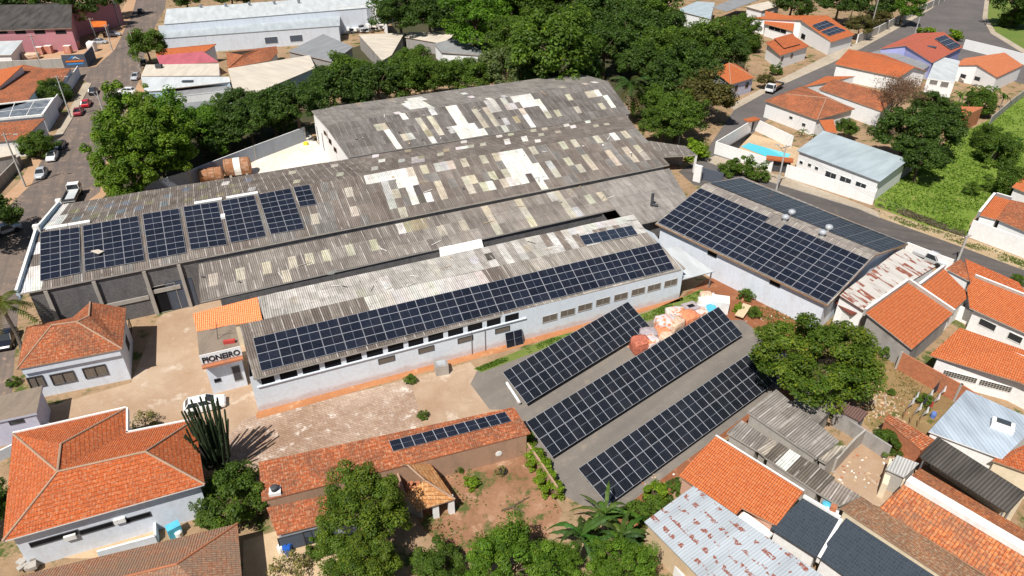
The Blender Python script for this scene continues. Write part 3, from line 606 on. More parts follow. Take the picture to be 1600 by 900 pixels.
# arrays on the long hall
def pl(a, b, c):
    n = (b - a).cross(c - a).normalized(); return (a, n if n.z > 0 else -n)
plM = pl(Mn0, Mn1, Mr0.lerp(Mr1, .3)); plP = pl(Pn0, Pn1, Pr0); plPf = pl(Pf0, Pf1, Pr1)
gl = 'rooftop solar arrays on the longest hall'
for c, nc, nr, lab in [([(62.5, 363), (124, 354.5), (126, 426), (62.5, 439)], 2, 8, 'leftmost roof array beside the white street parapet, two columns of blue modules'), ([(129, 352.5), (215.5, 337), (226, 407), (132.5, 424)], 3, 8, 'widest roof array of three columns with a pale sheet scrap lying on it'),
    ([(222.5, 334.5), (279.5, 325.5), (291, 394.5), (232.5, 405.5)], 2, 8, 'two column roof array just right of the three column one'), ([(286, 323), (339.5, 315), (355, 382), (298, 390)], 2, 8, 'middle two column roof array, fourth from the street parapet'),
    ([(345, 314), (397, 304.5), (416, 369), (360.5, 379)], 2, 8, 'two column roof array with a white box at its left edge'), ([(403, 303.5), (453.5, 294), (476, 357), (423, 366)], 2, 8, 'two column roof array beside the smallest four module array'), ([(458, 292.5), (483, 288), (495, 319), (468.5, 323)], 1, 4, 'smallest roof array of four modules in one column')]:
    array('roof_solar_array', lab, c, nc, nr, plane=plM, group=gl)
array('roof_solar_array', 'long four row solar array covering the front hall roof above its pale wall', [(395, 528), (1030, 379), (1054.5, 420), (408, 580)], 23, 4, plane=plP)
array('roof_solar_array', 'small single row solar array on the white weathered rear slope of the front hall', [(905, 368.5), (987, 352), (997, 366), (914, 383)], 6, 1, plane=plPf, landscape=False)
# right hall
zeS, zrS = 4.4, 6.6
Sn0, Sn1 = P(1024, 349, zeS), P(1294, 477, zeS); Sr0, Sr1 = P(1101, 287, zrS), P(1367, 399, zrS); Sf0, Sf1 = P(1160, 276, zeS + .6), P(1419, 381, zeS + .6)
root = thing('solar_hall', 'pale blue hall beside the side street with both roof slopes covered in solar modules', 'factory hall', flat(cen([Sn0, Sn1, Sf0, Sf1]))); hallS = root
mb = MB(); sheet_slope(mb, [Sn0, Sn1, Sr1, Sr0], [(.36, .32, .28), (.32, .28, .25)], R); sheet_slope(mb, [Sf0, Sf1, Sr1, Sr0], [(.38, .34, .30), (.34, .30, .27)], R); under(mb, [Sn0, Sn1, Sr1, Sr0], 'wood'); under(mb, [Sf0, Sf1, Sr1, Sr0], 'wood'); mb.build('roof', root)
lpS = inset_loop([Sn0, Sn1, Sr1, Sf1, Sf0, Sr0], .8, .2); mb = MB()
for a, d in zip(lpS, lpS[1:] + lpS[:1]): mb.face([flat(a), flat(d), d, a], M['wall_lightblue' if False else 'wall_bluewhite'])
mb.build('wall', root)
a, d = lpS[0], lpS[1]
for x, y in ((1113, 397), (1211, 443)): opening(root, a, d, x, y, 1.5, .7, 'window', 'dark', 'frame_dark')
plS = pl(Sn0, Sn1, Sr0.lerp(Sr1, .5)); plSf = pl(Sf0, Sf1, Sr0.lerp(Sr1, .5))
array('roof_solar_array', 'big eight row solar array on the hall slope facing the red earth yard', [(1094, 293.5), (1358.5, 405.5), (1292.5, 474.5), (1027.5, 347.5)], 11, 8, plane=plS, skip=((5, 0),))
array('roof_solar_array', 'thin lined solar array on the far hall slope facing the side street', [(1158, 278), (1416, 380.5), (1376, 393.5), (1109.5, 285.5)], 11, 7, plane=plSf, mat='module_thin')
for i, (x, y, l) in enumerate(((1226, 345, 'lower roof ventilator of the pair nearer the parked truck road'), (1236, 337, 'upper roof ventilator of the pair nearer the palm tree'), (1284, 369, 'lower roof ventilator of the pair nearer the rusty roof'), (1294, 361, 'upper roof ventilator of the pair nearer the rusty roof'))):
    c = onplane(x, y, *(plS if i % 2 == 0 else plSf)); c.z += -.05
    r = tag(thing('roof_ventilator', ['silver turbine ventilator near the middle of the ridge, on the near slope', 'silver turbine ventilator near the middle of the ridge, on the street slope', 'silver turbine ventilator nearer the rusty roof, on the near slope', 'silver turbine ventilator nearer the rusty roof, on the street slope'][i], 'ventilator', c, 'turbine ventilators on the solar hall ridge'), *[['silver turbine ventilator near the middle of the ridge, on the near slope', 'silver turbine ventilator near the middle of the ridge, on the street slope', 'silver turbine ventilator nearer the rusty roof, on the near slope', 'silver turbine ventilator nearer the rusty roof, on the street slope'][i], 'ventilator'])
    m = MB(); m.lathe(c, [(.3, -.1), (.3, .35)], M['galv'], 14); m.build('base_collar', r)
    m = MB(); m.lathe(c + Z * .35, [(.3, 0), (.48, .14), (.52, .32), (.46, .5), (.28, .62), (.06, .66)], M['galv'], 16); m.build('turbine_head', r)
# ground arrays: tilted tables of two rows on posts
def field(label, tl, tr, br, bl, nc, z0, z1):
    r, q, n = array('ground_solar_array', label, [tl, tr, br, bl], nc, 2, zs=[z1, z1, z0, z0], landscape=False, mat='module_field', group='ground solar arrays in the tarmac yard')
    for i in range(0, 7):
        t_ = (i + .5) / 7
        for s, nm in ((.2, 'rear_post'), (.8, 'front_post')):
            p = q[0].lerp(q[1], t_).lerp(q[3].lerp(q[2], t_), s) - Z * .1; m = MB(); m.tube(flat(p), p, .06, .06, M['steel'], 6); m.build(nm, r)
    m = MB()
    for s in (.2, .8):
        a_, b_ = q[0].lerp(q[3], s) - n * .1, q[1].lerp(q[2], s) - n * .1; m.tube(a_, b_, .06, .06, M['steel'], 5)
    m.build('rail', r); return q
qa = field('rearmost ground solar array, nearest the pale factory wall', (785, 581.5), (981, 471), (1017.5, 512), (823, 631), 18, .75, 2.5)
qb = field('middle ground solar array, beside the heap of bulk bags', (822, 659), (1122.5, 479), (1161, 522.5), (863, 714), 27, .75, 2.5)
qc = field('nearest ground solar array, partly under the big round tree', (903, 732), (1204, 529.5), (1246, 573), (950, 789), 27, .75, 2.5)
def field_info(q): return (q[1] - q[0]).length, (q[3] - q[0]).length
print('ARRAYS', [field_info(q) for q in (qa, qb, qc)], 'P roof', (P(1030, 379, 6) - P(395, 528, 6)).length)
# ------------------------------------------------------------------ the ground and what is laid on it
mb = MB(); mb.face([(-1500, -120, 0), (1500, -120, 0), (1500, 2500, 0), (-1500, 2500, 0)], M['land'], up=True); struct(mb.build('ground'))
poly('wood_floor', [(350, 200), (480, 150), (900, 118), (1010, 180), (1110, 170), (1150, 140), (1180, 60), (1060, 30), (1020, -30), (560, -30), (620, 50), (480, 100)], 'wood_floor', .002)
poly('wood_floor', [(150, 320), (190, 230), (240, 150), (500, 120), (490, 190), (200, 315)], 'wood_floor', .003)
z1, z2, z3, z4 = .004, .008, .012, .016
poly('main_street', [(262, -20), (258, 13), (232, 60), (216, 128), (168, 240), (156, 300), (108, 335), (75, 380), (30, 470), (18, 620), (-40, 700), (-120, 700), (-90, 350), (5, 330), (50, 287), (62, 255), (97, 211), (114, 183), (143, 130), (112, 121), (-40, 128), (-40, 112), (112, 108), (150, 104), (179, 78), (206, 24), (218, -20)], 'asphalt_street', z1)
poly('dirt_pavement', [(206, 24), (179, 78), (150, 104), (112, 108), (105, 104), (140, 84), (168, 60), (188, 20), (205, -15), (218, -20)], 'dirt_walk', z2)
poly('pavement', [(143, 130), (114, 183), (97, 211), (84, 214), (104, 180), (130, 131), (136, 129)], 'sidewalk', .12); poly('dirt_pavement', [(97, 211), (62, 255), (50, 287), (5, 330), (-10, 322), (30, 285), (50, 250), (84, 214)], 'dirt_walk', z2)
poly('dirt_pavement', [(216, 128), (232, 150), (190, 240), (165, 305), (150, 318), (108, 335), (156, 300), (168, 240)], 'dirt_walk', z2)
# side street on the right, the upper road and their junction
poly('side_street', [(1090, 250), (1120, 258), (1225, 290), (1340, 325), (1375, 340), (1450, 367), (1500, 385), (1600, 422), (1720, 470), (1720, 510), (1600, 448), (1500, 412), (1420, 392), (1160, 292), (1085, 290), (1060, 268)], 'asphalt', z1)
poly('upper_road', [(1085, 262), (1147, 172), (1205, 140), (1300, 98), (1345, 76), (1400, 46), (1455, 14), (1480, -6), (1500, -14), (1548, -10), (1538, 10), (1535, 28), (1548, 52), (1600, 84), (1700, 130), (1700, 160), (1560, 120), (1460, 95), (1380, 90), (1300, 125), (1195, 190), (1160, 225), (1120, 275)], 'asphalt_far', z2)
poly('pavement', [(1147, 172), (1205, 140), (1300, 98), (1345, 76), (1400, 46), (1455, 14), (1480, -6), (1470, -6), (1392, 38), (1335, 68), (1290, 88), (1200, 133), (1140, 165)], 'sidewalk', .12)
poly('pavement', [(1120, 258), (1225, 290), (1340, 325), (1375, 340), (1372, 331), (1345, 319), (1226, 276), (1118, 243), (1100, 250)], 'sidewalk', .12)
poly('grass_verge', [(1375, 340), (1450, 367), (1500, 385), (1600, 422), (1600, 404), (1512, 372), (1440, 350), (1372, 326)], 'verge', z3)
poly('overgrown_lot', [(1366, 322), (1370, 296), (1425, 258), (1480, 220), (1540, 190), (1600, 150), (1660, 130), (1700, 250), (1600, 280), (1545, 310), (1515, 350), (1512, 374), (1440, 350)], 'lot_grass', z2)
poly('lawn', [(1541, 30), (1552, 52), (1604, 82), (1760, 150), (1760, -10), (1548, -10)], 'lawn', z3)
poly('round_kerb', [(1535, 28), (1548, 52), (1600, 84), (1700, 130), (1700, 124), (1606, 80), (1556, 50), (1543, 28), (1546, -10), (1540, -10)], 'sidewalk', .13)
# factory yards
poly('pale_yard', [(330, 290), (480, 205), (510, 240), (545, 250), (420, 300)], 'pale_yard', z1)
poly('concrete_yard', [(60, 640), (205, 598), (245, 500), (255, 490), (330, 470), (420, 470), (420, 660), (360, 700), (300, 720), (190, 690), (60, 690)], 'concrete_yard', z1)
poly('brick_paving', [(380, 655), (640, 592), (662, 665), (560, 700), (404, 735), (330, 730), (350, 690)], 'pavers', z2)
poly('red_strip', [(400, 648), (405, 640), (1065, 463), (1068, 469), (787, 549), (640, 588), (402, 655)], 'red_strip', z3)
poly('concrete_pad', [(640, 592), (735, 566), (765, 600), (800, 640), (662, 672)], 'concrete_yard', z1)
poly('tarmac_yard', [(735, 600), (745, 580), (850, 533), (1005, 500), (1160, 500), (1240, 560), (1215, 612), (965, 800), (930, 800), (872, 770), (845, 718), (822, 680), (800, 640), (765, 640)], 'tarmac_yard', z2)
poly('grass_strip', [(740, 576), (860, 528), (1010, 488), (1095, 452), (1118, 462), (1075, 485), (1005, 504), (850, 545), (752, 582)], 'lawn', z3)
poly('red_yard', [(1075, 476), (1068, 462), (1112, 430), (1200, 476), (1292, 504), (1300, 560), (1240, 565), (1160, 505), (1120, 500)], 'red_earth', z1)
poly('earth_bank', [(965, 800), (1215, 612), (1245, 580), (1290, 600), (1220, 640), (1120, 690), (1062, 745), (1040, 800), (960, 860)], 'red_earth', z1)
poly('earth_plot', [(690, 720), (825, 690), (862, 770), (880, 800), (850, 850), (700, 870), (650, 810)], 'yard_earth', z2)
poly('back_plot', [(1260, 500), (1345, 500), (1410, 575), (1500, 630), (1450, 700), (1380, 690), (1330, 640), (1270, 620)], 'brown_plot', z1)
poly('house_yard', [(1330, 690), (1400, 650), (1460, 690), (1430, 760), (1400, 800), (1340, 780), (1300, 745)], 'concrete_yard', z2)
poly('house_yard', [(380, 845), (430, 830), (540, 800), (560, 900), (380, 930)], 'beige_floor', z2)
poly('pool_deck', [(1118, 240), (1172, 208), (1262, 235), (1242, 262), (1200, 268)], 'beige_floor', z2)
poly('street_lot', [(0, 60), (100, 60), (150, 80), (140, 106), (0, 112)], 'dirt_walk', z1)
# ------------------------------------------------------------------ west side: old houses round the yard
W = 'house'
b1 = bld('house', 'small pale blue house with hipped orange roof and louvred windows beside the palm tree', W, dict(a=(26, 577, 4.5), b=(191, 545, 4.5), c=(197, 481, 4.5), d=(141, 472, 6.0), e=(113, 496, 4.5), f=(41, 511, 4.5), r=(81, 508, 6.4), s=(120, 503, 6.4), t=(139, 494, 6.2)),
    'absr bcdts dest fesr arf', 'abcdef', 'tile_worn', 'wall_bluewhite', caps='rstd sb ra', capm='mortar')
m = MB(); a, d = b1.loop[0], b1.loop[1]; u = flat(d - a).normalized(); n = u.cross(Z); n = n if n.dot(CAM - a) > 0 else -n
m.box(a + n * .005 - Z * .75, u * flat(d - a).length, n * .25, Z * .8, M['wall_bluewhite']); m.build('cornice', b1.root)
for x, y, w_ in ((57, 596, 1.5), (99, 590, 2.3), (149, 580, 2.3)): opening(b1.root, a, d, x, y, w_, 1.45, 'window', 'louvre', 'frame_dark', bars=1, deep=.1)
a, d = b1.loop[1], b1.loop[2]
for x, y in ((199, 536), (203, 510)): opening(b1.root, a, d, x, y, 1.6, 1.4, 'window', 'glass', 'frame_dark')
b2 = flatbox('garage', 'flat roofed lilac garage with stained brown roof at the left picture edge', 'garage', [(-70, 634), (66, 603), (57, 645), (-70, 672)], 3.3, 'flat_roof', 'wall_lilac', over=.25)
a, d = b2.loop[3], b2.loop[2]; opening(b2.root, a, d, 26, 659, 1.3, .5, 'window', 'glass', 'frame_dark')
wallrun('low_wall', 'low white wall in front of the flat roofed lilac garage', 'wall', [(-40, 740), (62, 690), (82, 672)], 1.2, 'wall_bluewhite', cap='white_trim')
b3 = bld('house', 'largest orange hip roofed house with white parapet edging at lower left', W, dict(a=(4, 846, 4.3), b=(320, 757, 4.3), c=(304, 656, 4.3), d=(197, 677, 4.3), e=(197, 638, 4.3), f=(20, 678, 4.3), r=(90, 737, 6.6), s=(227, 706, 6.6), t=(95, 694, 6.4)),
    'absr bcs cdrs detr eft fart', 'abcdef', 'tile_orange', 'wall_bluewhite', caps='rs rt as bs ar te td'.replace('as ', '').replace(' td', '') + ' fr sc', capm='mortar', inset=.7, edge='white_trim', capr=.11)
a, d = b3.loop[0], b3.loop[1]
for x, y, w_ in ((85, 833, 3.6), (151, 817, 2.6), (216, 800, 2.0)): opening(b3.root, a, d, x, y + 8, w_, .6, 'window', 'dark', 'frame_dark')
for x, y in ((110, 838), (187, 812)):
    c = onplane(x, y, a, flat(d - a).normalized().cross(Z)); m = MB(); m.cbox(c - Z * .25, .9, .45, .5, math.atan2((d - a).y, (d - a).x), M['frame_white']); m.build('air_conditioner', b3.root)
m = MB()
for s, e in (('f', 'e'), ('e', 'd'), ('d', 'c')): 
    v = b3.V[e] - b3.V[s]; q = Vector((-v.y, v.x, 0)).normalized(); m.box(b3.V[s] + q * .02 - Z * .5, v, q * .16, Z * .62, M['white_trim'])
m.build('parapet', b3.root)
m = MB(); pw = [P(157, 873), P(247, 847), P(247, 820), P(64, 872)]; m.face([p + Z * .02 for p in pw], M['beige_floor'], up=True); struct(m.build('terrace_floor'))
wallrun('patio_wall', 'low white wall around the beige terrace of the big hip roofed house', 'wall', [(157, 873), (247, 848), (246, 822)], 1.0, 'wall_bluewhite', cap='white_trim', th=.2)
b4 = bld('house', 'old mossy brown tiled house roof at the bottom left corner', W, dict(a=(385, 990, 3.2), b=(371, 818, 3.2), c=(20, 902, 3.2), d=(-40, 1010, 3.2), r=(277, 881, 5.0), s=(60, 935, 5.0)), 'abr brsc cds adsr', 'abcd', 'tile_old', 'wall_cream', caps='rs rb', capm='tile_cap')
b5 = mono('long_shed', 'long low shed with worn orange tiles and a thin solar row, behind the earth plot', 'shed', [(409, 783, 2.9), (829, 677, 2.9), (803, 636, 4.3), (404, 722, 4.3)], 'tile_worn', 'wall_yard', inset=.4, edge='tile_cap')
pl5 = pl(b5.V['a'], b5.V['b'], b5.V['d'])
array('roof_solar_array', 'thin single row of eleven modules on the worn orange shed roof', [(607.5, 689), (789, 643), (799.5, 658), (614, 705)], 11, 1, plane=pl5, landscape=False)
c = onplane(430, 768, *pl5); r = thing('water_tank', 'small dark tank on a white block at the left end of the long shed roof', 'water tank', c); m = MB(); m.cbox(c - Z * .3, 1.0, .8, .5, .25, M['white_trim']); m.build('block_stand', r); m = MB(); m.lathe(c + Z * .2, [(.3, 0), (.34, .4), (.2, .5)], M['frame_dark']); m.build('tank_body', r)
b6 = mono('tile_shed', 'low orange tiled shed with dark panelled front beside blue barrels', 'shed', [(433, 836, 2.4), (560, 804, 2.4), (548, 766, 3.2), (416, 793, 3.2)], 'tile_worn', 'precast', inset=.35, edge='tile_cap')
a, d = b6.loop[0], b6.loop[1]; opening(b6.root, a, d, 462, 844, 2.8, 1.7, 'shutter', 'door_blue', 'frame_dark', z=1.0); opening(b6.root, a, d, 500, 832, 2.8, 1.7, 'shutter', 'door_blue', 'frame_dark', z=1.0)
b7 = bld('ruined_house', 'ruined tiled outhouse with a collapsed roof corner beside the tall bushy tree', 'ruin', dict(a=(652, 798, 2.0), b=(711, 780, 2.0), c=(673, 725, 2.3), d=(615, 722, 2.6), r=(664, 751, 3.4), s=(637, 727, 3.5), e=(632, 772, 2.3)), 'abre bcsr csd', 'abcd', 'tile_pale', None, caps='rs br', capm='mortar')
m = MB()
for p in (b7.V['b'], b7.V['a'].lerp(b7.V['b'], .55), b7.V['c']): m = MB(); m.cbox(flat(p) * 1 + flat(b7.V['s'] - p).normalized() * .5, .55, .55, 1.95, .3, M['wall_white']); m.build('pillar', b7.root)
m = MB(); p0, p1 = flat(b7.V['c'], 0), flat(b7.V['d'], 0); m.box(p0 - (p1 - p0).normalized() * 0, p1 - p0, Vector((.1, -.15, 0)), Z * 2.0, M['wall_yard']); p2 = flat(b7.V['e']); m.box(p1, p2 - p1, Vector((.15, .1, 0)), Z * 2.0, M['wall_yard']); m.build('wall', b7.root)
m = MB(); p3, p4 = flat(b7.V['e']), flat(b7.V['a'].lerp(b7.V['r'], .35)); m.box(p3, p4 - p3, Vector((.1, .14, 0)), Z * 2.0, M['wall_grey']); m.build('inner_wall', b7.root)
m = MB(); rr = random.Random(4)
for i in range(26):
    p = P(648 + rr.uniform(-10, 6), 765 + rr.uniform(-12, 16), .3 + rr.random() * 1.6); m.cbox(p, .5, .3, .08, rr.random() * 3, M['tile_cap'])
m.build('broken_tile', b7.root)['kind'] = 'stuff'
# the name block in front of the hall and the plastic roof
b8 = flatbox('office_block', 'small flat roofed block with a painted name sign beside the front hall', 'office', [(311, 556), (375, 541), (367, 506), (308, 519)], 5.6, 'flat_roof', 'wall_bluewhite', over=.35, thick=.3)
a, d = b8.loop[0], b8.loop[1]; u = flat(d - a).normalized(); n = u.cross(Z); n = n if n.dot(CAM - a) > 0 else -n
m = MB(); Lw = flat(d - a).length; sa = b8.V['a']; su_ = flat(b8.V['b'] - sa).normalized(); m.box(sa + n * .01 - Z * 1.15, su_ * flat(b8.V['b'] - sa).length, n * .08, Z * 1.2, M['wall_white']); sgn = m.build('name_sign', b8.root)
m = MB(); m.box(sa + n * -.3 - Z * 1.45, su_ * flat(b8.V['b'] - sa).length, n * .9, Z * .22, M['tile_cap']); m.build('canopy_ledge', b8.root)
fc = bpy.data.curves.new('name_letters', 'FONT'); fc.body = 'PIONEIRO'; fc.size = 1.22; fc.offset = .035; fc.extrude = .02; fc.align_x = 'CENTER'
to = bpy.data.objects.new('tmp', fc); COL.objects.link(to); bpy.context.view_layer.update(); me = bpy.data.meshes.new_from_object(to.evaluated_get(bpy.context.evaluated_depsgraph_get())); bpy.data.objects.remove(to)
me.materials.clear(); me.materials.append(M['sign_black']); lt = bpy.data.objects.new('lettering', me); COL.objects.link(lt); lt.parent = sgn
mat_ = Matrix((su_, Z, n)).transposed().to_4x4(); org = wloc(b8.root); wid = max(v.co.x for v in me.vertices) - min(v.co.x for v in me.vertices); kx = flat(b8.V['b'] - sa).length * .92 / wid
mid = (sa + b8.V['b']) / 2 + n * .115 - Z * .98
for v in me.vertices: v.co = (su_ * v.co.x * kx + Z * v.co.y * .8 + n * v.co.z) + mid - org
opening(b8.root, a, d, 373, 592, .9, 2.1, 'door', 'frame_dark', 'wall_grey', z=2.0); opening(b8.root, a, d, 340, 594, .7, .5, 'window', 'dark', 'frame_dark')
m = MB(); p = cen([b8.V[k] for k in 'abcd']); m.path([p, p + Vector((.2, .3, 2.2))], [.04, .03], M['frame_dark'], 5); m.path([p + Vector((-.6, 0, 1.2)), p + Vector((.9, .3, 1.5))], [.03, .03], M['frame_dark'], 5); r = tag(m.build('antenna', None), 'thin dark antenna standing on the flat roof above the name sign', 'antenna')
m = MB(); p = P(359, 536, 5.6); m.cbox(p, 1.2, .35, .4, .25, M['cloth_red']); tag(m.build('planter', None), 'small red planter box on the flat roof edge above the name sign', 'planter')
b9 = mono('plastic_roof', 'bright orange plastic sheet roof linking the front hall and the lean to', 'canopy', [(307, 518, 3.4), (410, 500, 3.4), (402, 464, 4.2), (301, 490, 4.2)], 'tile_plastic', 'wall_cream', inset=.3)
m = MB(); m.path([P(305, 495, 3.0), P(305, 495, 3.05)], [.05, .05], M['wood'])
# small things on / between the halls
c = onplane(1018, 322, *pl(L['e'], L['f'], L['c'])); m = MB(); m.path([c, c + Z * 1.9, c + Z * 2.0], [.22, .22, .3], M['frame_dark'], 8); m.path([c + Z * .3, c + Vector((.9, -.2, .2))], [.2, .2], M['frame_dark'], 8); tag(m.build('chimney_pipe', None), 'dark elbow chimney pipe on the lean to roof near its right end', 'chimney')
c = onplane(522, 436, *plPf); r = thing('satellite_dish', 'white satellite dish at the rear eave of the front hall', 'satellite dish', c); m = MB(); m.tube(c - Z * .2, c + Z * .8, .05, .05, M['steel']); m.build('mast', r); m = MB(); ax = Vector((-.4, .5, .75)); m.lathe(c + Z * .8, [(.1, -.05), (.55, .06), (.9, .25), (.86, .26), (.5, .1), (.05, .02)], M['frame_white'], 18, ax); m.build('dish', r)
m = MB(); c = onplane(152, 393, plM[0] + plM[1] * .24, plM[1]); m.cbox(c, 1.5, .75, .05, -.5, M['metal_cream']); tag(m.build('sheet_scrap', None), 'pale sheet scrap lying on the three column roof array', 'sheet')
m = MB(); c = onplane(349, 340, *plM); m.cbox(c, .55, 1.0, .35, .35, M['frame_white']); tag(m.build('inverter_box', None), 'small white box between the fourth and fifth roof arrays', 'box')
b10 = flatbox('white_block', 'small white box building in the gap between lean to and front hall', 'outbuilding', [(688, 402), (756, 387), (752, 373), (686, 387)], 4.9, 'white_trim', 'wall_white', over=.1)
m = MB()
for (x, y, w_) in ((690, 573, .9), ): 
    c = P(x, y + 8); r = thing('masonry_tank', 'square grey masonry tank standing in the red earth by the pale factory wall', 'tank', c); m.cbox(c, 1.5, 1.3, 1.3, .25, M['concrete'], M['wall_grey']); m.build('tank_body', r); m = MB(); m.cbox(c + Z * 1.302, 1.0, .8, .06, .25, M['galv']); m.build('lid', r)
for i, x in enumerate((795, 808)):
    c = flat(onP(x, 545)) + nP * .7; m = MB(); q = [c - uP * .55, c + uP * .55, c + uP * .55 - nP * .55 + Z * 1.9, c - uP * .55 - nP * .55 + Z * 1.9]; m.face(q, M['module'], uv=[(0, 0), (0, 1.13), (2.28, 1.13), (2.28, 0)]); tag(m.build('spare_module', None), ['left one of two dark solar modules leaning on the pale factory wall', 'right one of two dark solar modules leaning on the pale factory wall'][i], 'solar module', 'spare modules by the factory wall')
c = P(792, 603); d = P(812, 634); m = MB(); m.tube(c + Z * .45, d + Z * .45, .16, .16, M['frame_white'], 10); r = thing('white_pipe', 'white pipe lying on supports by the left end of the rearmost ground array', 'pipe', c); m.build('pipe_body', r)
for t_ in (.15, .85): m = MB(); p = c.lerp(d, t_); m.cbox(p, .25, .25, .3, 0, M['concrete']); m.build('support', r)
# ------------------------------------------------------------------ rusty shed and the east houses
b11 = mono('rusty_shed', 'flat shed roof of pale sheets streaked with red rust beside the solar hall', 'shed', [(1349, 485, 3.6), (1462, 416, 3.6), (1409, 387, 4.2), (1311, 461, 4.2)], 'metal_rusty', 'wall_white', edge='metal_rustdark', inset=.3)
mono('rust_canopy', 'small dark red rusted canopy under the corner of the solar hall', 'canopy', [(1330, 492, 2.6), (1348, 486, 2.9), (1318, 464, 3.0), (1304, 472, 2.7)], 'metal_rustdark', 'wall_white', edge='metal_rustdark')
wallrun('yard_wall', 'white street wall with railing behind the rusty shed roof', 'wall', [(1412, 396), (1462, 416), (1484, 424)], 1.9, 'wall_white', cap='white_trim')
h1 = mono('house', 'orange roofed house nearest the big round tree, grey side wall', W, [(1425, 546, 3.1), (1489, 490, 3.1), (1419, 442, 4.3), (1353, 489, 4.3)], 'tile_new', 'wall_grey', edge='concrete', inset=.35)
h2 = mono('house', 'small orange roof with broken tiles between two larger orange roofs', W, [(1489, 486, 3.1), (1516, 461, 3.1), (1475, 420, 4.1), (1437, 449, 4.1)], 'tile_new', 'wall_white', edge='concrete', inset=.3)
def copings(b, pairs, h=.5, t=.3, m='concrete'):
    mm = MB()
    for s, e in pairs.split():
        v = b.V[e] - b.V[s]; q = Vector((-v.y, v.x, 0)).normalized(); c0 = cen(list(b.V.values()))
        if q.dot(c0 - b.V[s]) > 0: q = -q
        mm.box(b.V[s] + q * .015 - Z * .45, v, q * t, Z * (.45 + h), M[m], M['white_trim'])
    mm.build('parapet', b.root)
copings(h1, 'dc cb'.replace(' ', ' ')); copings(h2, 'dc')
h3 = mono('house', 'long orange roof with white edge along the side street behind a utility pole', W, [(1516, 440, 3.3), (1620, 482, 3.3), (1592, 441, 4.0), (1508, 404, 4.0)], 'tile_orange', 'wall_white', edge='concrete', inset=.3)
h3b = mono('house', 'narrow orange roof strip between the street roof and the white walled courtyard', W, [(1478, 420, 3.5), (1514, 439, 3.2), (1530, 425, 3.3), (1500, 405, 3.8)], 'tile_worn', 'wall_white', edge='concrete', inset=.3)
h4 = bld('house', 'white house under a large orange roof with shaded windows at the right edge', W, dict(a=(1515, 481, 3.2), b=(1680, 556, 3.2), c=(1690, 500, 4.4), d=(1522, 433, 4.4), e=(1511, 450, 3.9), f=(1531, 459, 3.7)), 'abcdef', 'abcdef', 'tile_new', 'wall_white', edge='concrete', inset=.6)
copings(h4, 'dc', h=.35)
a, d = h4.loop[0], h4.loop[1]
for x, y, w_ in ((1544, 505, 2.0), (1589, 522, 1.6)): opening(h4.root, a, d, x, y, w_, 1.0, 'window', 'glass', 'frame_white', z=1.9)
h5 = bld('house', 'white house with broad orange roof and brick lattice vents above the clothes lines', W, dict(a=(1452, 555, 3.3), b=(1594, 597, 3.3), c=(1690, 650, 2.6), d=(1700, 570, 4.2), e=(1500, 512, 4.4), f=(1604, 548, 4.6)), 'abfe bcdf', 'abcdfe', 'tile_new', 'wall_white', edge='mortar', inset=.9)
a, d = h5.loop[0], h5.loop[1]
for x, y in ((1499, 590), (1551, 616)): opening(h5.root, a, d, x, y, 3.3, .8, 'lattice_vent', 'cobogo', 'white_trim', fw=.04, z=1.45)
wallrun('brick_wall', 'orange brick wall with grey posts between the brown plot and the white houses', 'wall', [(1400, 576), (1491, 627), (1520, 646)], 2.4, 'wall_brick', post=3.4, th=.15)
wallrun('courtyard_wall', 'white courtyard wall between two orange roofs, clothes drying beside it', 'wall', [(1424, 558), (1492, 498), (1570, 535)], 2.0, 'wall_white', cap='white_trim')
h6 = flatbox('metal_roof_house', 'wide pale blue metal roof with a small skylight hatch at the right edge', W, [(1451, 674), (1566, 717), (1625, 660), (1510, 609)], 3.5, 'metal_blue', 'wall_white', over=.3, thick=.12)
c = P(1565, 668, 3.5); r = thing('roof_hatch', 'white hatch with dark glass standing on the wide pale blue metal roof', 'hatch', c); m = MB(); m.cbox(c, 1.9, 1.3, .5, -.6, M['white_trim']); m.build('hatch_body', r); m = MB(); m.cbox(c + Z * .502 + Vector((.15, .2, 0)), 1.2, .7, .08, -.6, M['skylight']); m.build('pane', r)
h7 = bld('house', 'cream walled house with an orange corner roof below the pale metal roof', W, dict(a=(1549, 719, 3.3), b=(1680, 765, 3.3), c=(1720, 640, 4.4), d=(1568, 717, 3.5)), 'abcd', 'abcd', 'tile_orange', 'wall_cream', inset=.4)
h8 = mono('carport', 'dark grey corrugated carport roof on thin posts above a black gap', 'carport', [(1437, 713, 3.2), (1575, 802, 3.2), (1604, 770, 3.8), (1465, 682, 3.8)], 'metal_dark', None, edge='metal_dark')
for k in 'abcd':
    m = MB(); p = h8.V[k]; p = p + flat(cen(list(h8.V.values())) - p).normalized() * .4; m.tube(flat(p), p - Z * .15, .08, .08, M['steel'], 6); m.build('post', h8.root)
m = MB(); p, q = h8.V['c'], h8.V['d']; m.face([flat(p), flat(q), q - Z * .2, p - Z * .2], M['wall_cream']); m.build('rear_wall', h8.root)
h9 = mono('tile_shed', 'narrow worn orange tiled lean to strip below the clothes lines', 'shed', [(1441, 704, 2.5), (1461, 687, 2.9), (1389, 647, 2.9), (1381, 654, 2.5)], 'tile_worn', 'wall_brick', inset=.15, edge='tile_cap')
wallrun('brick_wall', 'short bare orange brick wall with a bush before it, under the worn tile strip', 'wall', [(1409, 702), (1436, 722), (1442, 712)], 1.9, 'wall_brick')
h10 = gable('house', 'orange mottled roof with a broad white ridge band at lower right', W, (1374, 794), (1660, 974), (1418, 751), (1680, 906), 3.0, 4.5, 'tile_mottled', 'wall_white', f0=(1437, 731), f1=(1690, 880), caps=False)
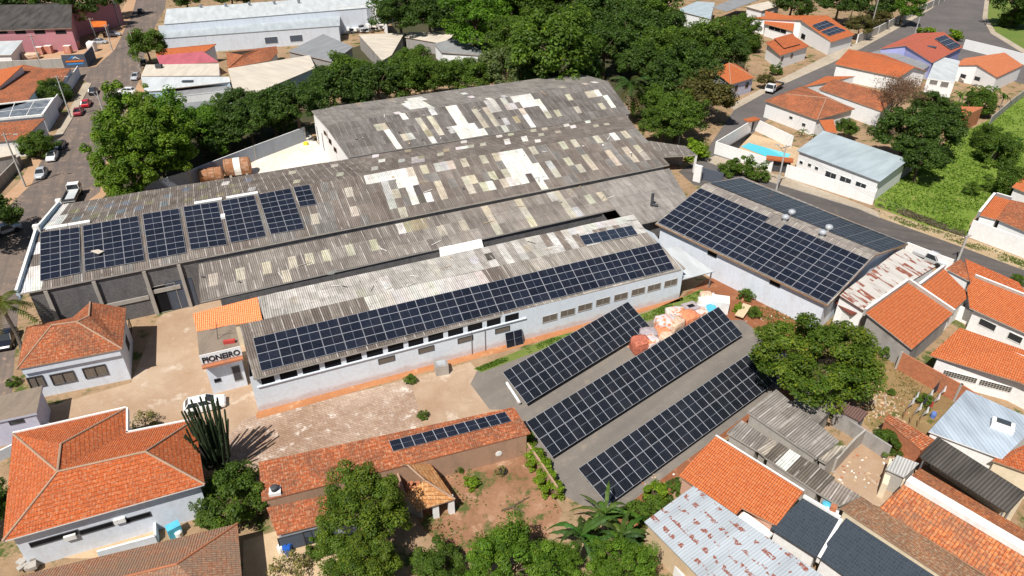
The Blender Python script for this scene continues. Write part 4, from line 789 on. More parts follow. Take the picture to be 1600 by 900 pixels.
m = MB(); v = h10.V['c'] - h10.V['d']; q = Vector((-v.y, v.x, 0)).normalized(); m.box(h10.V['d'] - q * .45 - Z * .3, v, q * .9, Z * .62, M['white_trim']); m.build('ridge_wall', h10.root)
h11 = mono('house', 'old tan mossy tile roof squeezed between dark slate tiles and mottled orange tiles', W, [(1313, 794, 3.3), (1520, 931, 3.3), (1560, 915, 2.8), (1345, 775, 2.8)], 'tile_tan', 'wall_cream', inset=.3)
h12 = mono('house', 'smaller dark slate tile roof with white edging and a notch for a chimney', W, [(1204, 826, 3.0), (1276, 872, 3.0), (1311, 812, 4.0), (1254, 778, 4.0)], 'tile_slate', 'wall_white', inset=.4, edge='frame_dark'); copings(h12, 'dc cb', h=.25, t=.25, m='white_trim')
h13 = mono('house', 'larger dark slate tile roof running out of the bottom edge', W, [(1276, 869, 3.2), (1470, 1010, 3.2), (1540, 952, 4.4), (1322, 809, 4.4)], 'tile_slate', 'wall_white', inset=.4, edge='frame_dark')
c = P(1299, 803, 3.7); r = thing('chimney', 'small terracotta chimney on a white base beside the slate roofs', 'chimney', c); m = MB(); m.cbox(c - Z * .3, 1.0, .9, .5, -.55, M['white_trim']); m.build('chimney_base', r); m = MB(); m.cbox(c + Z * .2, .5, .5, .8, -.55, M['wall_brick']); m.build('stack', r)
c = P(1292, 789, 2.0); m = MB(); m.lathe(c, [(.35, -1), (.4, -.3), (.42, .15), (.2, .28)], M['bag_cyan'], 12); tag(m.build('barrel', None), 'light blue barrel between the dark sheet roof and the slate roof', 'barrel')
h14 = bld('house', 'bright orange single pitch roof over pink brick, beside the nearest ground array', W, dict(a=(1060, 743, 2.8), b=(1150, 804, 2.8), c=(1166, 787, 3.15), d=(1213, 821, 3.15), e=(1255, 769, 4.4), f=(1117, 682, 4.4)), 'abcdef', 'abcdef', 'tile_new', 'wall_pinkbrick', inset=.4, edge='mortar'); copings(h14, 'fe', h=.12, t=.2, m='mortar')
m = MB(); b_, e_ = h14.V['c'], h14.V['d']; p3 = b_ + flat(h14.V['b'] - b_) * 1.2; p4 = e_ + flat(h14.V['b'] - b_) * 1.2; q4 = [flat(b_, 2.2), flat(e_, 2.2), flat(p4, 2.2), flat(p3, 2.2)]; slab(m, [q4], M['white_trim'], M['white_trim'], .3); tag(m.build('white_canopy', None), 'small white flat canopy in the notch of the bright orange roof', 'canopy')
h15 = mono('metal_shed', 'large pale metal shed roof with rows of rust spots at the bottom edge', 'shed', [(1007, 815, 3.0), (1180, 990, 3.0), (1330, 930, 3.5), (1084, 759, 3.5)], 'metal_spots', 'wood_pale', edge='metal_pale', inset=.35)
# grey sheet sheds between the houses
def fcmono(label, q, pal, wallm='concrete', rnd=None, name='sheet_shed', cat='shed', paint=()):
    b = bld(name, label, cat, dict(zip('abcd', q)), 'abcd', 'abcd', 'concrete', wallm, edge='concrete', inset=.3)
    mb = MB(); v = b.V; sheet_slope(mb, [v['a'] + Z * .02, v['b'] + Z * .02, v['c'] + Z * .02, v['d'] + Z * .02], pal, rnd or R, paint, sv=1.8); old = b.roof; me_ = old.data; bpy.data.objects.remove(old); under(mb, [v[x] for x in 'abcd'], 'concrete', .2); b.roof = mb.build('roof', b.root); return b
G1 = [(.235, .208, .185), (.21, .185, .163), (.26, .235, .21)]; G2 = [(.14, .118, .094), (.165, .14, .114)]; G3 = [(.42, .37, .30), (.38, .33, .27)]
s1 = fcmono('largest grey corrugated shed roof, directly below the big round tree', [(1168, 643, 2.9), (1276, 716, 2.9), (1311, 690, 3.4), (1213, 608, 3.4)], G1)
s2 = fcmono('grey corrugated roof half hidden under the branches of the big round tree', [(1279, 662, 3.0), (1306, 632, 3.0), (1262, 598, 3.5), (1236, 630, 3.5)], G1)
s3 = fcmono('small grey sheet roof between the orange roof and the long grey shed', [(1136, 676, 2.5), (1183, 704, 2.5), (1202, 685, 2.8), (1158, 656, 2.8)], G1)
s4 = fcmono('little tan sheet roof joining two grey sheds', [(1183, 703, 2.55), (1195, 713, 2.55), (1216, 691, 2.85), (1203, 685, 2.85)], G3)
s5 = fcmono('dark brown corrugated shed roof with a pale patch, parallel to the bright orange roof', [(1195, 714, 2.8), (1280, 771, 2.8), (1305, 746, 3.2), (1217, 691, 3.2)], G2, paint=[(WHITE, (1240, 713))])
s6 = fcmono('smooth grey brown sheet roof at the end of the dark corrugated shed', [(1280, 771, 2.8), (1313, 790, 2.8), (1345, 775, 3.1), (1302, 750, 3.1)], [(.26, .22, .19), (.25, .21, .18)])
s7 = fcmono('small light grey sheet canopy at the corner of the long grey shed', [(1279, 717, 2.5), (1291, 724, 2.5), (1322, 697, 2.8), (1306, 697, 2.8)], G3)
s8 = mono('brown_canopy', 'small brown corrugated roof on the edge of the rubble plot', 'shed', [(1303, 637, 2.4), (1344, 659, 2.4), (1357, 645, 2.8), (1321, 624, 2.8)], 'metal_brown', 'wall_grey', edge='metal_brown', inset=.2)
s9 = mono('zinc_canopy', 'bare zinc corrugated canopy beside the white block frame', 'canopy', [(1384, 733, 2.5), (1413, 746, 2.5), (1436, 724, 2.8), (1402, 711, 2.8)], 'zinc', 'concrete', edge='zinc', inset=.2)
wallrun('block_frame', 'pale unfinished block wall frame beside the zinc canopy', 'wall', [(1374, 777), (1386, 738), (1404, 748), (1400, 770)], 1.8, 'wall_cream', th=.5)
wallrun('grey_wall', 'grey plaster wall between the rubble plot and the concrete yard', 'wall', [(1298, 662), (1345, 692), (1385, 718)], 1.8, 'wall_grey')
wallrun('grey_wall', 'stained grey wall at the end of the small light canopy', 'wall', [(1300, 738), (1330, 705), (1345, 692)], 1.9, 'concrete')
wallrun('white_wall', 'white rubble stained wall below the rusty spotted shed', 'wall', [(1010, 842), (1040, 880), (1075, 930)], 1.3, 'wall_white')
# ------------------------------------------------------------------ east of the side street
f1 = wallrun('street_wall', 'tall white wall with tan pavement along the side street at the right edge', 'wall', [(1511, 369), (1600, 403), (1700, 444)], 2.8, 'wall_white', cap='white_trim')
f2 = mono('house', 'orange roofed front bay with grey parapet behind the white street wall', W, [(1531, 336, 3.3), (1556, 343, 3.3), (1579, 313, 3.8), (1555, 306, 3.8)], 'tile_new', 'wall_white', inset=.2); copings(f2, 'da dc', h=.5, t=.35, m='metal_grey')
f3 = mono('house', 'mossy orange roof right of the bay behind the white street wall', W, [(1557, 342, 3.2), (1700, 405, 3.2), (1700, 340, 4.2), (1580, 312, 4.2)], 'tile_worn', 'wall_white', inset=.5)
f4 = mono('house', 'plain orange roof farthest right, against the bushes of the overgrown lot', W, [(1581, 292, 3.6), (1700, 340, 3.6), (1700, 255, 4.6), (1602, 272, 4.6)], 'tile_new', 'wall_white', inset=.4)
e1 = mono('house', 'long white house with flat grey blue metal roof on the side street', W, [(1375, 284, 3.9), (1421, 249, 4.3), (1287, 204, 4.3), (1245, 235, 3.9)], 'metal_house', 'wall_white', edge='metal_grey', inset=.5)
a, d = e1.loop[3], e1.loop[0]
for x, y, w_, h_ in ((1252, 254, .8, .7), (1265, 258, .8, .7), (1276, 263, .8, .7), (1298, 274, 2.2, 1.2), (1321, 282, 2.2, 1.2), (1345, 290, 2.0, 1.1)): opening(e1.root, a, d, x, y, w_, h_, 'window', 'glass', 'frame_white', bars=1 if w_ > 1 else 0)
wallrun('street_wall', 'white wall in front of the long metal roofed house on the side street', 'wall', [(1226, 276), (1362, 320), (1366, 309)], 2.3, 'wall_white', cap='white_trim')
wallrun('boundary_wall', 'dark grey wall between the metal roofed house and the overgrown lot', 'wall', [(1366, 312), (1424, 266)], 2.0, 'wall_grey')
wallrun('pool_wall', 'white wall around the swimming pool on the road corner', 'wall', [(1205, 269), (1116, 240), (1166, 209), (1178, 203), (1236, 231)], 2.4, 'wall_white', cap='white_trim')
m = MB(); pp = [(1158, 229), (1170, 223), (1206, 233), (1236, 241), (1230, 247), (1198, 245)]; m.face([P(x, y, .05) for x, y in pp], M['pool_water'], up=True); struct(m.build('pool_water'))
r = thing('gate_roof', 'small orange tiled gate roof set into the white pool wall by the road', 'gate', P(1171, 206)); m = MB(); c = P(1171, 206); m.cbox(c + Z * 2.5, 3.0, 1.6, .25, .5, M['tile_new']); m.build('roof', r); m = MB(); m.cbox(c, 1.6, .3, 2.4, .5, M['frame_dark']); m.build('gate_leaf', r)
r = thing('gate_roof', 'orange tiled garage gate roof on the pool wall beside a utility pole', 'gate', P(1214, 268)); m = MB(); c = P(1214, 268); m.cbox(c + Z * 2.3, 4.6, 1.7, .25, -.32, M['tile_new']); m.build('roof', r); m = MB(); m.cbox(c, 4.0, .3, 2.2, -.32, M['frame_dark']); m.build('gate_leaf', r)
wallrun('steel_gate', 'dark blue grey sliding gate at the back of the solar hall', 'gate', [(1096, 280), (1128, 289)], 2.2, 'door_blue')
wallrun('gate_pier', 'white gate pier and wall beside the dark sliding gate', 'wall', [(1083, 282), (1094, 285)], 3.0, 'wall_white', th=.5)
os_ = fcmono('grey open shed roof behind the right end of the longest hall', [(1030, 245, 3.4), (1089, 242, 3.4), (1070, 228, 3.9), (1012, 220, 3.9)], G1, wallm=None, name='open_shed')
m = MB(); a, d = os_.V['d'], os_.V['c']; m.face([flat(a), flat(d), d - Z * .2, a - Z * .2], M['wall_grey']); m.build('rear_wall', os_.root)
for k in 'ab': m = MB(); m.cbox(flat(os_.V[k].lerp(os_.V['c' if k == 'b' else 'd'], .06)), .35, .35, 3.2, .2, M['white_trim']); m.build('post', os_.root)
cp_ = mono('carport', 'pale sheet carport between the front hall end and the solar hall', 'carport', [(1066, 437, 2.8), (1116, 424, 2.8), (1058, 385, 3.3), (1030, 390, 3.3)], 'metal_white', None, edge='metal_grey')
for k in 'ab': m = MB(); p = cp_.V[k].lerp(cp_.V['d' if k == 'a' else 'c'], .06); m.tube(flat(p), p - Z * .1, .09, .09, M['steel'], 6); m.build('post', cp_.root)
e2 = bld('house', 'white house with orange hip roof in front of the parked white truck', W, dict(a=(1194, 157, 3.6), b=(1277, 187, 3.6), c=(1336, 170, 3.6), d=(1255, 134, 3.6), r=(1228, 147, 4.8), s=(1291, 153, 5.4)), 'absr bcs cdrs dar', 'abcd', 'tile_worn', 'wall_white', caps='rs sb sc', capm='mortar')
a, d = e2.loop[0], e2.loop[1]; opening(e2.root, a, d, 1236, 184, 1.0, .7, 'window', 'glass', 'frame_white'); opening(e2.root, a, d, 1256, 195, 1.0, .8, 'window', 'glass', 'frame_white')
mono('house', 'small bright red tile lean to behind the long metal roofed house', W, [(1290, 205, 2.8), (1308, 208, 2.8), (1302, 186, 3.4), (1280, 188, 3.4)], 'tile_new', 'wall_white', inset=.2)
e3 = mono('house', 'long orange roof passing under the leafless tree', W, [(1279, 139, 3.6), (1378, 174, 3.6), (1400, 150, 4.6), (1303, 123, 4.6)], 'tile_worn', 'wall_white', inset=.4)
mono('house', 'flat orange roof wedge just above the long roof under the leafless tree', W, [(1252, 137, 3.5), (1300, 127, 3.6), (1336, 119, 4.0), (1291, 119, 4.0)], 'tile_new', 'wall_white', inset=.3)
e4 = gable('house', 'orange gabled house at the road edge left of the blue gable', W, (1304, 100), (1405, 121), (1326, 77), (1429, 105), 3.6, 5.2, 'tile_orange', 'wall_white')
e5 = bld('house', 'house with a pinkish red roof, blue gable and two roof arrays', W, dict(a=(1375, 76, 4.2), b=(1415, 71, 5.6), c=(1457, 98, 4.2), d=(1505, 73, 4.2), e=(1475, 50, 5.6), f=(1430, 52, 4.2)), 'abef bcde', 'abcdef', 'tile_red', 'wall_blue', caps='be', inset=.4)
ple5 = pl(e5.V['b'], e5.V['c'], e5.V['e']); array('roof_solar_array', 'solar array on the pinkish red roof with the blue gable', [(1460, 60), (1476, 54.5), (1502, 71), (1486, 77)], 4, 3, plane=ple5)
c = onplane(1456, 73, *ple5); m = MB(); m.cbox(c - Z * .1, 2.2, 1.3, .2, -.6, M['skylight']); tag(m.build('water_heater', None), 'small dark solar water heater alone on the pinkish red roof', 'water heater')
mono('grey_canopy', 'grey sheet canopy in front of the blue gable', 'canopy', [(1361, 82, 3.0), (1443, 109, 3.0), (1455, 101, 3.4), (1380, 76, 3.4)], 'metal_grey', 'wall_white', inset=.3)
e7 = bld('house', 'white house with clean orange gable roof at the far right edge', W, dict(a=(1490, 102, 3.6), b=(1527, 101, 4.8), c=(1558, 121, 3.6), d=(1599, 102, 3.6), e=(1570, 82, 4.8), f=(1507, 91, 3.6)), 'abef bcde', 'abcdef', 'tile_salmon', 'wall_white', caps='', inset=.3, edge='tile_salmon')
a, d = e7.loop[0], e7.loop[2]
for x, y in ((1505, 119), (1527, 123)): opening(e7.root, a, d, x, y, 1.5, 1.0, 'window', 'glass', 'wall_grey')
e8 = flatbox('white_annex', 'blank white cubic annex left of the clean orange gable', 'annex', [(1449, 122), (1492, 128), (1500, 95), (1464, 87)], 3.8, 'metal_white', 'wall_white', over=.05)
a, d = e8.loop[0], e8.loop[1]
for x, y in ((1459, 128), (1476, 132)): opening(e8.root, a, d, x, y, 1.7, 1.3, 'window', 'cobogo', 'white_trim')
wallrun('garden_wall', 'white garden wall along the upper road at the far right', 'wall', [(1504, 76), (1560, 90), (1640, 112)], 2.6, 'wall_white', cap='white_trim')
wallrun('garden_wall', 'grey boundary wall leading away from the banana clump at the right edge', 'wall', [(1545, 195), (1580, 165), (1620, 135)], 1.8, 'wall_grey')
e9 = mono('brick_shed', 'orange topped brick shed wedged beside the dark round tree', 'shed', [(1503, 184, 3.6), (1536, 168, 3.6), (1536, 167, 3.7), (1492, 166, 3.7)], 'tile_salmon', 'wall_brick', inset=.05)
t1 = gable('house', 'white gabled house with two roof arrays at the top of the picture', W, (1299, 66), (1336, 54), (1251, 31), (1293, 24), 3.6, 5.6, 'tile_new', 'wall_white')
plt1 = pl(t1.V['a'], t1.V['b'], t1.V['c']); array('roof_solar_array', 'upper solar array on the white gabled house', [(1269, 39), (1291, 31.5), (1305, 39), (1280, 47)], 4, 2, plane=plt1); array('roof_solar_array', 'lower solar array on the white gabled house', [(1282.5, 49), (1306, 41), (1322, 47.5), (1296, 56)], 4, 2, plane=plt1)
a, d = t1.loop[0], t1.loop[5]; opening(t1.root, a, d, 1255, 57, 2.4, 1.4, 'window', 'dark', 'frame_dark')
t2 = mono('house', 'orange open veranda roof beside the white gabled house with arrays', W, [(1194, 37, 3.6), (1239, 49, 3.6), (1243, 27, 4.8), (1196, 17, 4.8)], 'tile_new', 'wall_white', inset=.6)
a, d = t2.loop[0], t2.loop[1]; opening(t2.root, a, d, 1215, 46, 7.0, 1.4, 'veranda_opening', 'dark', 'white_trim', bars=2)
t3 = mono('house', 'white house with two layered orange roof planes near the truck', W, [(1219, 87, 3.6), (1265, 72, 3.6), (1238, 54, 4.4), (1196, 66, 4.4)], 'tile_orange', 'wall_white', inset=.6)
m = MB(); q = [t3.V['a'].lerp(t3.V['c'], .28) + Z * .35, t3.V['b'].lerp(t3.V['d'], .22) + Z * .35, t3.V['c'] + Z * .4, t3.V['d'].lerp(t3.V['c'], .3) + Z * .4]; slab(m, [q], M['tile_orange'], M['frame_dark'], .15); m.build('upper_roof', t3.root)
a, d = t3.loop[0], t3.loop[1]
for x, y in ((1222, 92), (1237, 87)): opening(t3.root, a, d, x, y, 1.2, 1.1, 'window', 'glass', 'wood')
t4 = bld('house', 'small white house with bright orange hip roof behind the brownish tree', W, dict(a=(1142, 132, 3.6), b=(1180, 121, 3.6), c=(1152, 100, 3.6), d=(1112, 108, 3.6), r=(1139, 98, 5.2)), 'abr bcr cdr dar', 'abcd', 'tile_new', 'wall_lilac', caps='ra rb', capm='mortar')
a, d = t4.loop[0], t4.loop[1]
for x, y in ((1150, 138), (1167, 133)): opening(t4.root, a, d, x, y, 1.3, 1.3, 'window', 'glass', 'wood')
mono('flat_house', 'white walled house with flat grey roof at the top edge behind the trees', W, [(1057, 16, 4.0), (1110, 30, 4.0), (1117, 4, 4.4), (1089, 2, 4.4)], 'metal_house', 'wall_white', inset=.3)
mono('open_hall', 'grey sheet roof over an open hall at the top edge', 'hall', [(1112, 12, 4.4), (1136, 18, 4.2), (1190, -2, 4.6), (1150, -4, 4.8)], 'metal_grey', None)
mono('arched_hall', 'cream arched roof at the top edge beside the orange veranda', 'hall', [(1165, 10, 4.2), (1190, 17, 4.2), (1220, 8, 4.6), (1200, 2, 4.8)], 'metal_cream', 'wall_white')
wallrun('road_wall', 'long pale panelled wall with posts along the upper road', 'wall', [(1338, 68), (1371, 54), (1400, 38), (1456, 12), (1484, -4)], 2.6, 'concrete', post=6, cap='white_trim', postm='white_trim')
# ------------------------------------------------------------------ north-west
g1 = gable('pink_warehouse', 'pink warehouse with dark corrugated roof at the top left corner', 'warehouse', (-60, 50), (112, 44), (-60, 9), (112, 7), 6.2, 9.2, 'metal_dark', 'wall_pink', caps=False, inset=.6)
a, d = g1.loop[0], g1.loop[1]
for x in (3, 32, 62, 95): opening(g1.root, a, d, x, 50, 2.8, 1.0, 'window', 'dark', 'frame_dark')
mono('yard_shed', 'white roofed shed at the left edge below the pink warehouse', 'shed', [(-50, 87, 3.2), (17, 86, 3.2), (36, 63, 3.8), (-50, 66, 3.8)], 'metal_white', 'wall_white', inset=.5)
wallrun('sign_wall', 'grey street wall of the building yard at the corner, left part', 'wall', [(-30, 116), (0, 112), (65, 109), (101, 107)], 2.6, 'concrete', cap='white_trim', post=7)
r = wallrun('sign_wall', 'dark blue painted corner wall with an orange and blue shop sign', 'wall', [(102, 107), (138, 105), (150, 92)], 3.4, 'wall_deepblue' if False else 'door_blue')
a, d = P(102, 107), P(138, 105); u = (d - a).normalized(); n = u.cross(Z); n = n if n.dot(CAM - a) > 0 else -n; Lg = (d - a).length
sp = lambda x, z, o=.12: a + u * (Lg * x) + Z * z + n * o
m = MB(); m.face([sp(.22, 2.1), sp(.48, 3.1), sp(.62, 2.6), sp(.5, 2.75)], M['sign_blue']); m.face([sp(.40, 2.2), sp(.58, 2.95), sp(.78, 2.1), sp(.57, 2.6)], M['cloth_white']); m.face([sp(.12, 1.55), sp(.9, 1.55), sp(.9, 1.95), sp(.12, 1.95)], M['sign_orange']); m.face([sp(.15, .9), sp(.85, .9), sp(.85, 1.25), sp(.15, 1.25)], M['sign_blue']); m.build('painted_sign', r)
r = thing('awning', 'small orange awning on posts beside the pink warehouse', 'awning', P(154, 58)); q = [P(145, 42, 3.6), P(167, 41.5, 3.6), P(166, 33, 4.0), P(141, 32.5, 4.0)]; m = MB(); slab(m, [q], M['metal_orange'], M['metal_orange'], .1); m.build('canopy', r)
for p in q: m = MB(); m.tube(flat(p), p, .07, .07, M['steel'], 5); m.build('post', r)
g5 = bld('house', 'old orange tiled corner house with ribbed roof at the left edge', W, dict(a=(-40, 182, 3.6), b=(40, 161, 3.6), c=(66, 128, 3.6), d=(98, 127, 3.6), e=(111, 106, 3.6), f=(70, 107, 3.9), g=(37, 101, 4.6), h=(-40, 146, 4.8)), 'abcgh cdefg', 'abcdefgh', 'tile_worn', 'wall_lightblue', inset=.3)
mono('house', 'smooth orange tile slope at the left edge beyond the ribbed roof', W, [(-50, 160, 3.4), (0, 135, 4.8), (37, 101, 4.8), (-50, 118, 3.4)], 'tile_new', 'wall_white', inset=.5)
r = thing('pergola', 'white framed glass terrace roof at the left edge', 'pergola', P(30, 195)); q = [P(-40, 190, 3.6), P(66, 180, 3.6), P(84, 154, 3.6), P(-40, 168, 3.6)]
m = MB(); slab(m, [q], M['glass_roof'], M['white_trim'], .08); m.build('glass_roof', r); m = MB()
for i in range(4): m.tube(q[i], q[(i + 1) % 4], .3, .3, M['white_trim'], 4)
for t_ in (.25, .5, .75): m.tube(q[0].lerp(q[1], t_), q[3].lerp(q[2], t_), .07, .07, M['white_trim'], 4)
m.tube(q[0].lerp(q[3], .5), q[1].lerp(q[2], .5), .07, .07, M['white_trim'], 4); m.build('frame', r)
m = MB(); 
for i in range(4): a_, b_ = q[i], q[(i + 1) % 4]; m.face([flat(a_), flat(b_), b_ - Z * .1, a_ - Z * .1], M['wall_bluewhite'])
m.build('wall', r)
g7 = mono('house', 'mossy orange tile roof below the glass terrace at the left edge', W, [(-50, 226, 3.4), (37, 217, 3.4), (70, 185, 4.2), (-50, 196, 4.2)], 'tile_worn', 'wall_white', inset=.3)
mono('metal_shed', 'pale ribbed metal carport at the left edge behind a street lamp', 'carport', [(-40, 254, 3.0), (26, 241, 3.0), (20, 226, 3.4), (-40, 236, 3.4)], 'metal_cream', 'wall_grey', inset=.3)
wallrun('house_wall', 'pale blue white front wall of the corner house courtyard', 'wall', [(70, 200), (92, 168), (112, 140), (126, 118)], 2.4, 'wall_bluewhite', cap='white_trim')
wallrun('house_wall', 'low dark wall along the dirt pavement by the left street', 'wall', [(-20, 318), (10, 285), (36, 258)], 1.8, 'wall_grey')
g9 = bld('grey_factory', 'long pale grey two step factory roof at the top left', 'factory', dict(a=(250, 60, 4.6), b=(531, 40, 4.6), c=(531, 16, 5.6), d=(247, 40, 5.6)), 'abcd', 'abcd', 'metal_pale', 'wall_bluewhite', inset=.4, edge='metal_pale')
m = MB(); q = [P(256, 38, 7.0), P(574, 12, 7.0), P(620, -12, 8.2), P(260, 14, 8.2)]; slab(m, [q], M['metal_white'], M['metal_grey'], .15); m.build('upper_roof', g9.root); m = MB(); q2 = inset_loop(q, .3, .2)
for i in range(4): m.face([flat(q2[i]), flat(q2[(i + 1) % 4]), q2[(i + 1) % 4], q2[i]], M['wall_bluewhite'])
m.build('upper_wall', g9.root)
a, d = g9.loop[0], g9.loop[1]
for x, y in ((424, 63), (463, 60)): opening(g9.root, a, d, x, y, 3.6, 1.9, 'door', 'door_blue', 'frame_white')
for x in (314, 353, 390, 429, 467):
    c = P(x, 13 - (x - 314) * .053, 7.9); m = MB(); m.lathe(c, [(.35, -.2), (.35, .5)], M['steel'], 8); m.lathe(c + Z * .5, [(.3, 0), (.5, .2), (.45, .5), (.1, .65)], M['steel'], 10); m.build('ventilator', g9.root)
wallrun('yard_wall', 'white rear wall of the scrap yard beside the long grey factory', 'wall', [(533, 52), (598, 45), (606, 56)], 7.5, 'wall_white', cap='concrete')
g10 = gable('house', 'low orange ridge roof against the long grey factory wall', W, (244, 87), (322, 80), (243, 78), (338, 69), 3.6, 4.6, 'tile_new', 'wall_white')
mono('pink_house', 'flat raspberry pink metal roof on the street corner', W, [(250, 102, 3.3), (342, 97, 3.3), (317, 80, 3.7), (244, 87, 3.7)], 'metal_pink', 'wall_pink', inset=.3)
g11 = bld('shop', 'cream and white metal roofed shop with blue front by the street', 'shop', dict(a=(226, 143, 3.6), b=(257, 141, 3.6), c=(262, 128, 4.0), d=(360, 128, 3.6), e=(358, 120, 4.6), f=(220, 120, 4.6)), 'abcdef', 'abcdef', 'metal_white', 'wall_lightblue', inset=.2)
mono('shop', 'cream ribbed roof half of the shop behind the white roof', 'shop', [(220, 119, 4.6), (343, 118, 4.6), (342, 99, 5.0), (228, 101, 5.0)], 'metal_cream', 'wall_white', inset=.2)
c = P(249, 106, 4.9); m = MB(); m.cbox(c, 1.4, 1.0, .8, 0, M['frame_dark']); tag(m.build('cooling_unit', None), 'dark cooling unit on the cream shop roof', 'cooling unit')
c = P(293, 127, 4.4); m = MB(); m.cbox(c, 2.4, 1.0, .15, .05, M['skylight']); tag(m.build('skylight', None), 'dark slit skylight in the white shop roof', 'skylight')
flatbox('annex', 'grey flat annex with small white tanks in front of the shop', 'annex', [(272, 150), (362, 140), (360, 130), (271, 138)], 2.8, 'metal_grey', 'wall_white', over=.1)
flatbox('grey_shed', 'plain grey shed at the edge of the bamboo, below the annex', 'shed', [(284, 178), (364, 166), (364, 153), (286, 161)], 2.6, 'metal_grey', 'concrete', over=.1)
for i, (x, y, l) in enumerate(((266, 147, 'white box tank nearest the blue shop front'), (317, 138, 'white box tank in the middle of the grey annex'))): c = P(x, y + 6); m = MB(); m.cbox(c, 2.2, 1.8, 2.6, .08, M['frame_white']); tag(m.build('water_tank', None), l, 'tank', 'white tanks by the shop')
g12 = bld('house', 'orange hip roofed house with a mossy face beside the big cream roof', W, dict(a=(356, 107, 3.5), b=(423, 94, 3.5), c=(434, 82, 3.5), d=(432, 72, 3.5), e=(353, 81, 3.5), r=(380, 86, 4.8), s=(405, 77, 4.8)), 'abrs bcs cds desr ear'.replace('abrs', 'absr'), 'abcde', 'tile_worn', 'wall_white', caps='rs ra')
mono('cream_hall', 'big plain cream metal roof hall above the bamboo trees', 'hall', [(369, 158, 3.8), (493, 106, 3.8), (484, 86, 4.6), (356, 107, 4.6)], 'metal_cream', 'wall_lightblue', inset=.5, edge='metal_cream')
fcm = gable('grey_hall', 'brown grey sheet gable roof beside the scrap yard', 'hall', (450, 80), (520, 93), (505, 53), (525, 84), 3.6, 5.0, 'metal_dark', 'wall_grey', f0=(551, 72), f1=(556, 90), caps=False) if False else mono('grey_hall', 'brown grey sheet roof beside the scrap yard', 'hall', [(450, 80, 3.8), (520, 97, 3.8), (552, 73, 4.2), (505, 53, 4.8)], 'metal_grey', 'wall_grey', inset=.4)
mono('cream_shed', 'cream shed roof right of the brown grey hall', 'shed', [(597, 95, 3.4), (612, 86, 3.4), (632, 51, 4.0), (560, 54, 4.0)], 'metal_cream', 'wall_grey', inset=.4)
mono('grey_shed', 'weathered grey shed roofs at the edge of the wood', 'shed', [(690, 82, 3.2), (766, 88, 3.2), (718, 58, 3.8), (678, 68, 3.8)], 'metal_grey', 'wall_white', inset=.4)
mono('white_shed', 'pale shed strip in front of the bright wood', 'shed', [(632, 58, 3.2), (690, 68, 3.2), (715, 52, 3.6), (640, 50, 3.6)], 'metal_cream', 'wall_grey', inset=.4)
wallrun('precast_wall', 'slanting grey panel wall behind the longest hall, by the cable drums', 'wall', [(190, 326), (300, 290), (400, 250), (478, 220)], 2.8, 'precast', post=8, cap='white_trim')
wallrun('plot_wall', 'low wall overgrown by hedge between earth plot and tarmac yard', 'wall', [(823, 708), (842, 735), (870, 778)], 1.5, 'wall_yard')
# ------------------------------------------------------------------ trees: leaf faces spread through clumps, on tapered limbs
npr = np.random.default_rng(11)
def leafmesh(name, pts, nrm, size, cols, shape=.55, mat='leaf'):
    """one pointed leaf-spray face per point"""
    n = len(pts); nrm = nrm / (np.linalg.norm(nrm, axis=1, keepdims=True) + 1e-9)
    t = np.cross(nrm, npr.normal(size=(n, 3))); t /= np.linalg.norm(t, axis=1, keepdims=True) + 1e-9; b = np.cross(nrm, t)
    s = size[:, None]
    v = np.stack([pts - t * s, pts - b * s * shape + nrm * s * .12, pts + t * s, pts + b * s * shape + nrm * s * .12], 1).reshape(-1, 3)
    me = bpy.data.meshes.new(name); me.vertices.add(4 * n); me.loops.add(4 * n); me.polygons.add(n)
    me.vertices.foreach_set('co', v.ravel().astype(np.float32)); me.loops.foreach_set('vertex_index', np.arange(4 * n, dtype=np.int32))
    me.polygons.foreach_set('loop_start', np.arange(0, 4 * n, 4, dtype=np.int32))
    ca = me.color_attributes.new('col', 'FLOAT_COLOR', 'CORNER'); c4 = np.concatenate([cols, np.ones((n, 1))], 1); ca.data.foreach_set('color', np.repeat(c4, 4, 0).ravel().astype(np.float32))
    me.materials.append(M[mat]); me.update(); me.validate(); return me
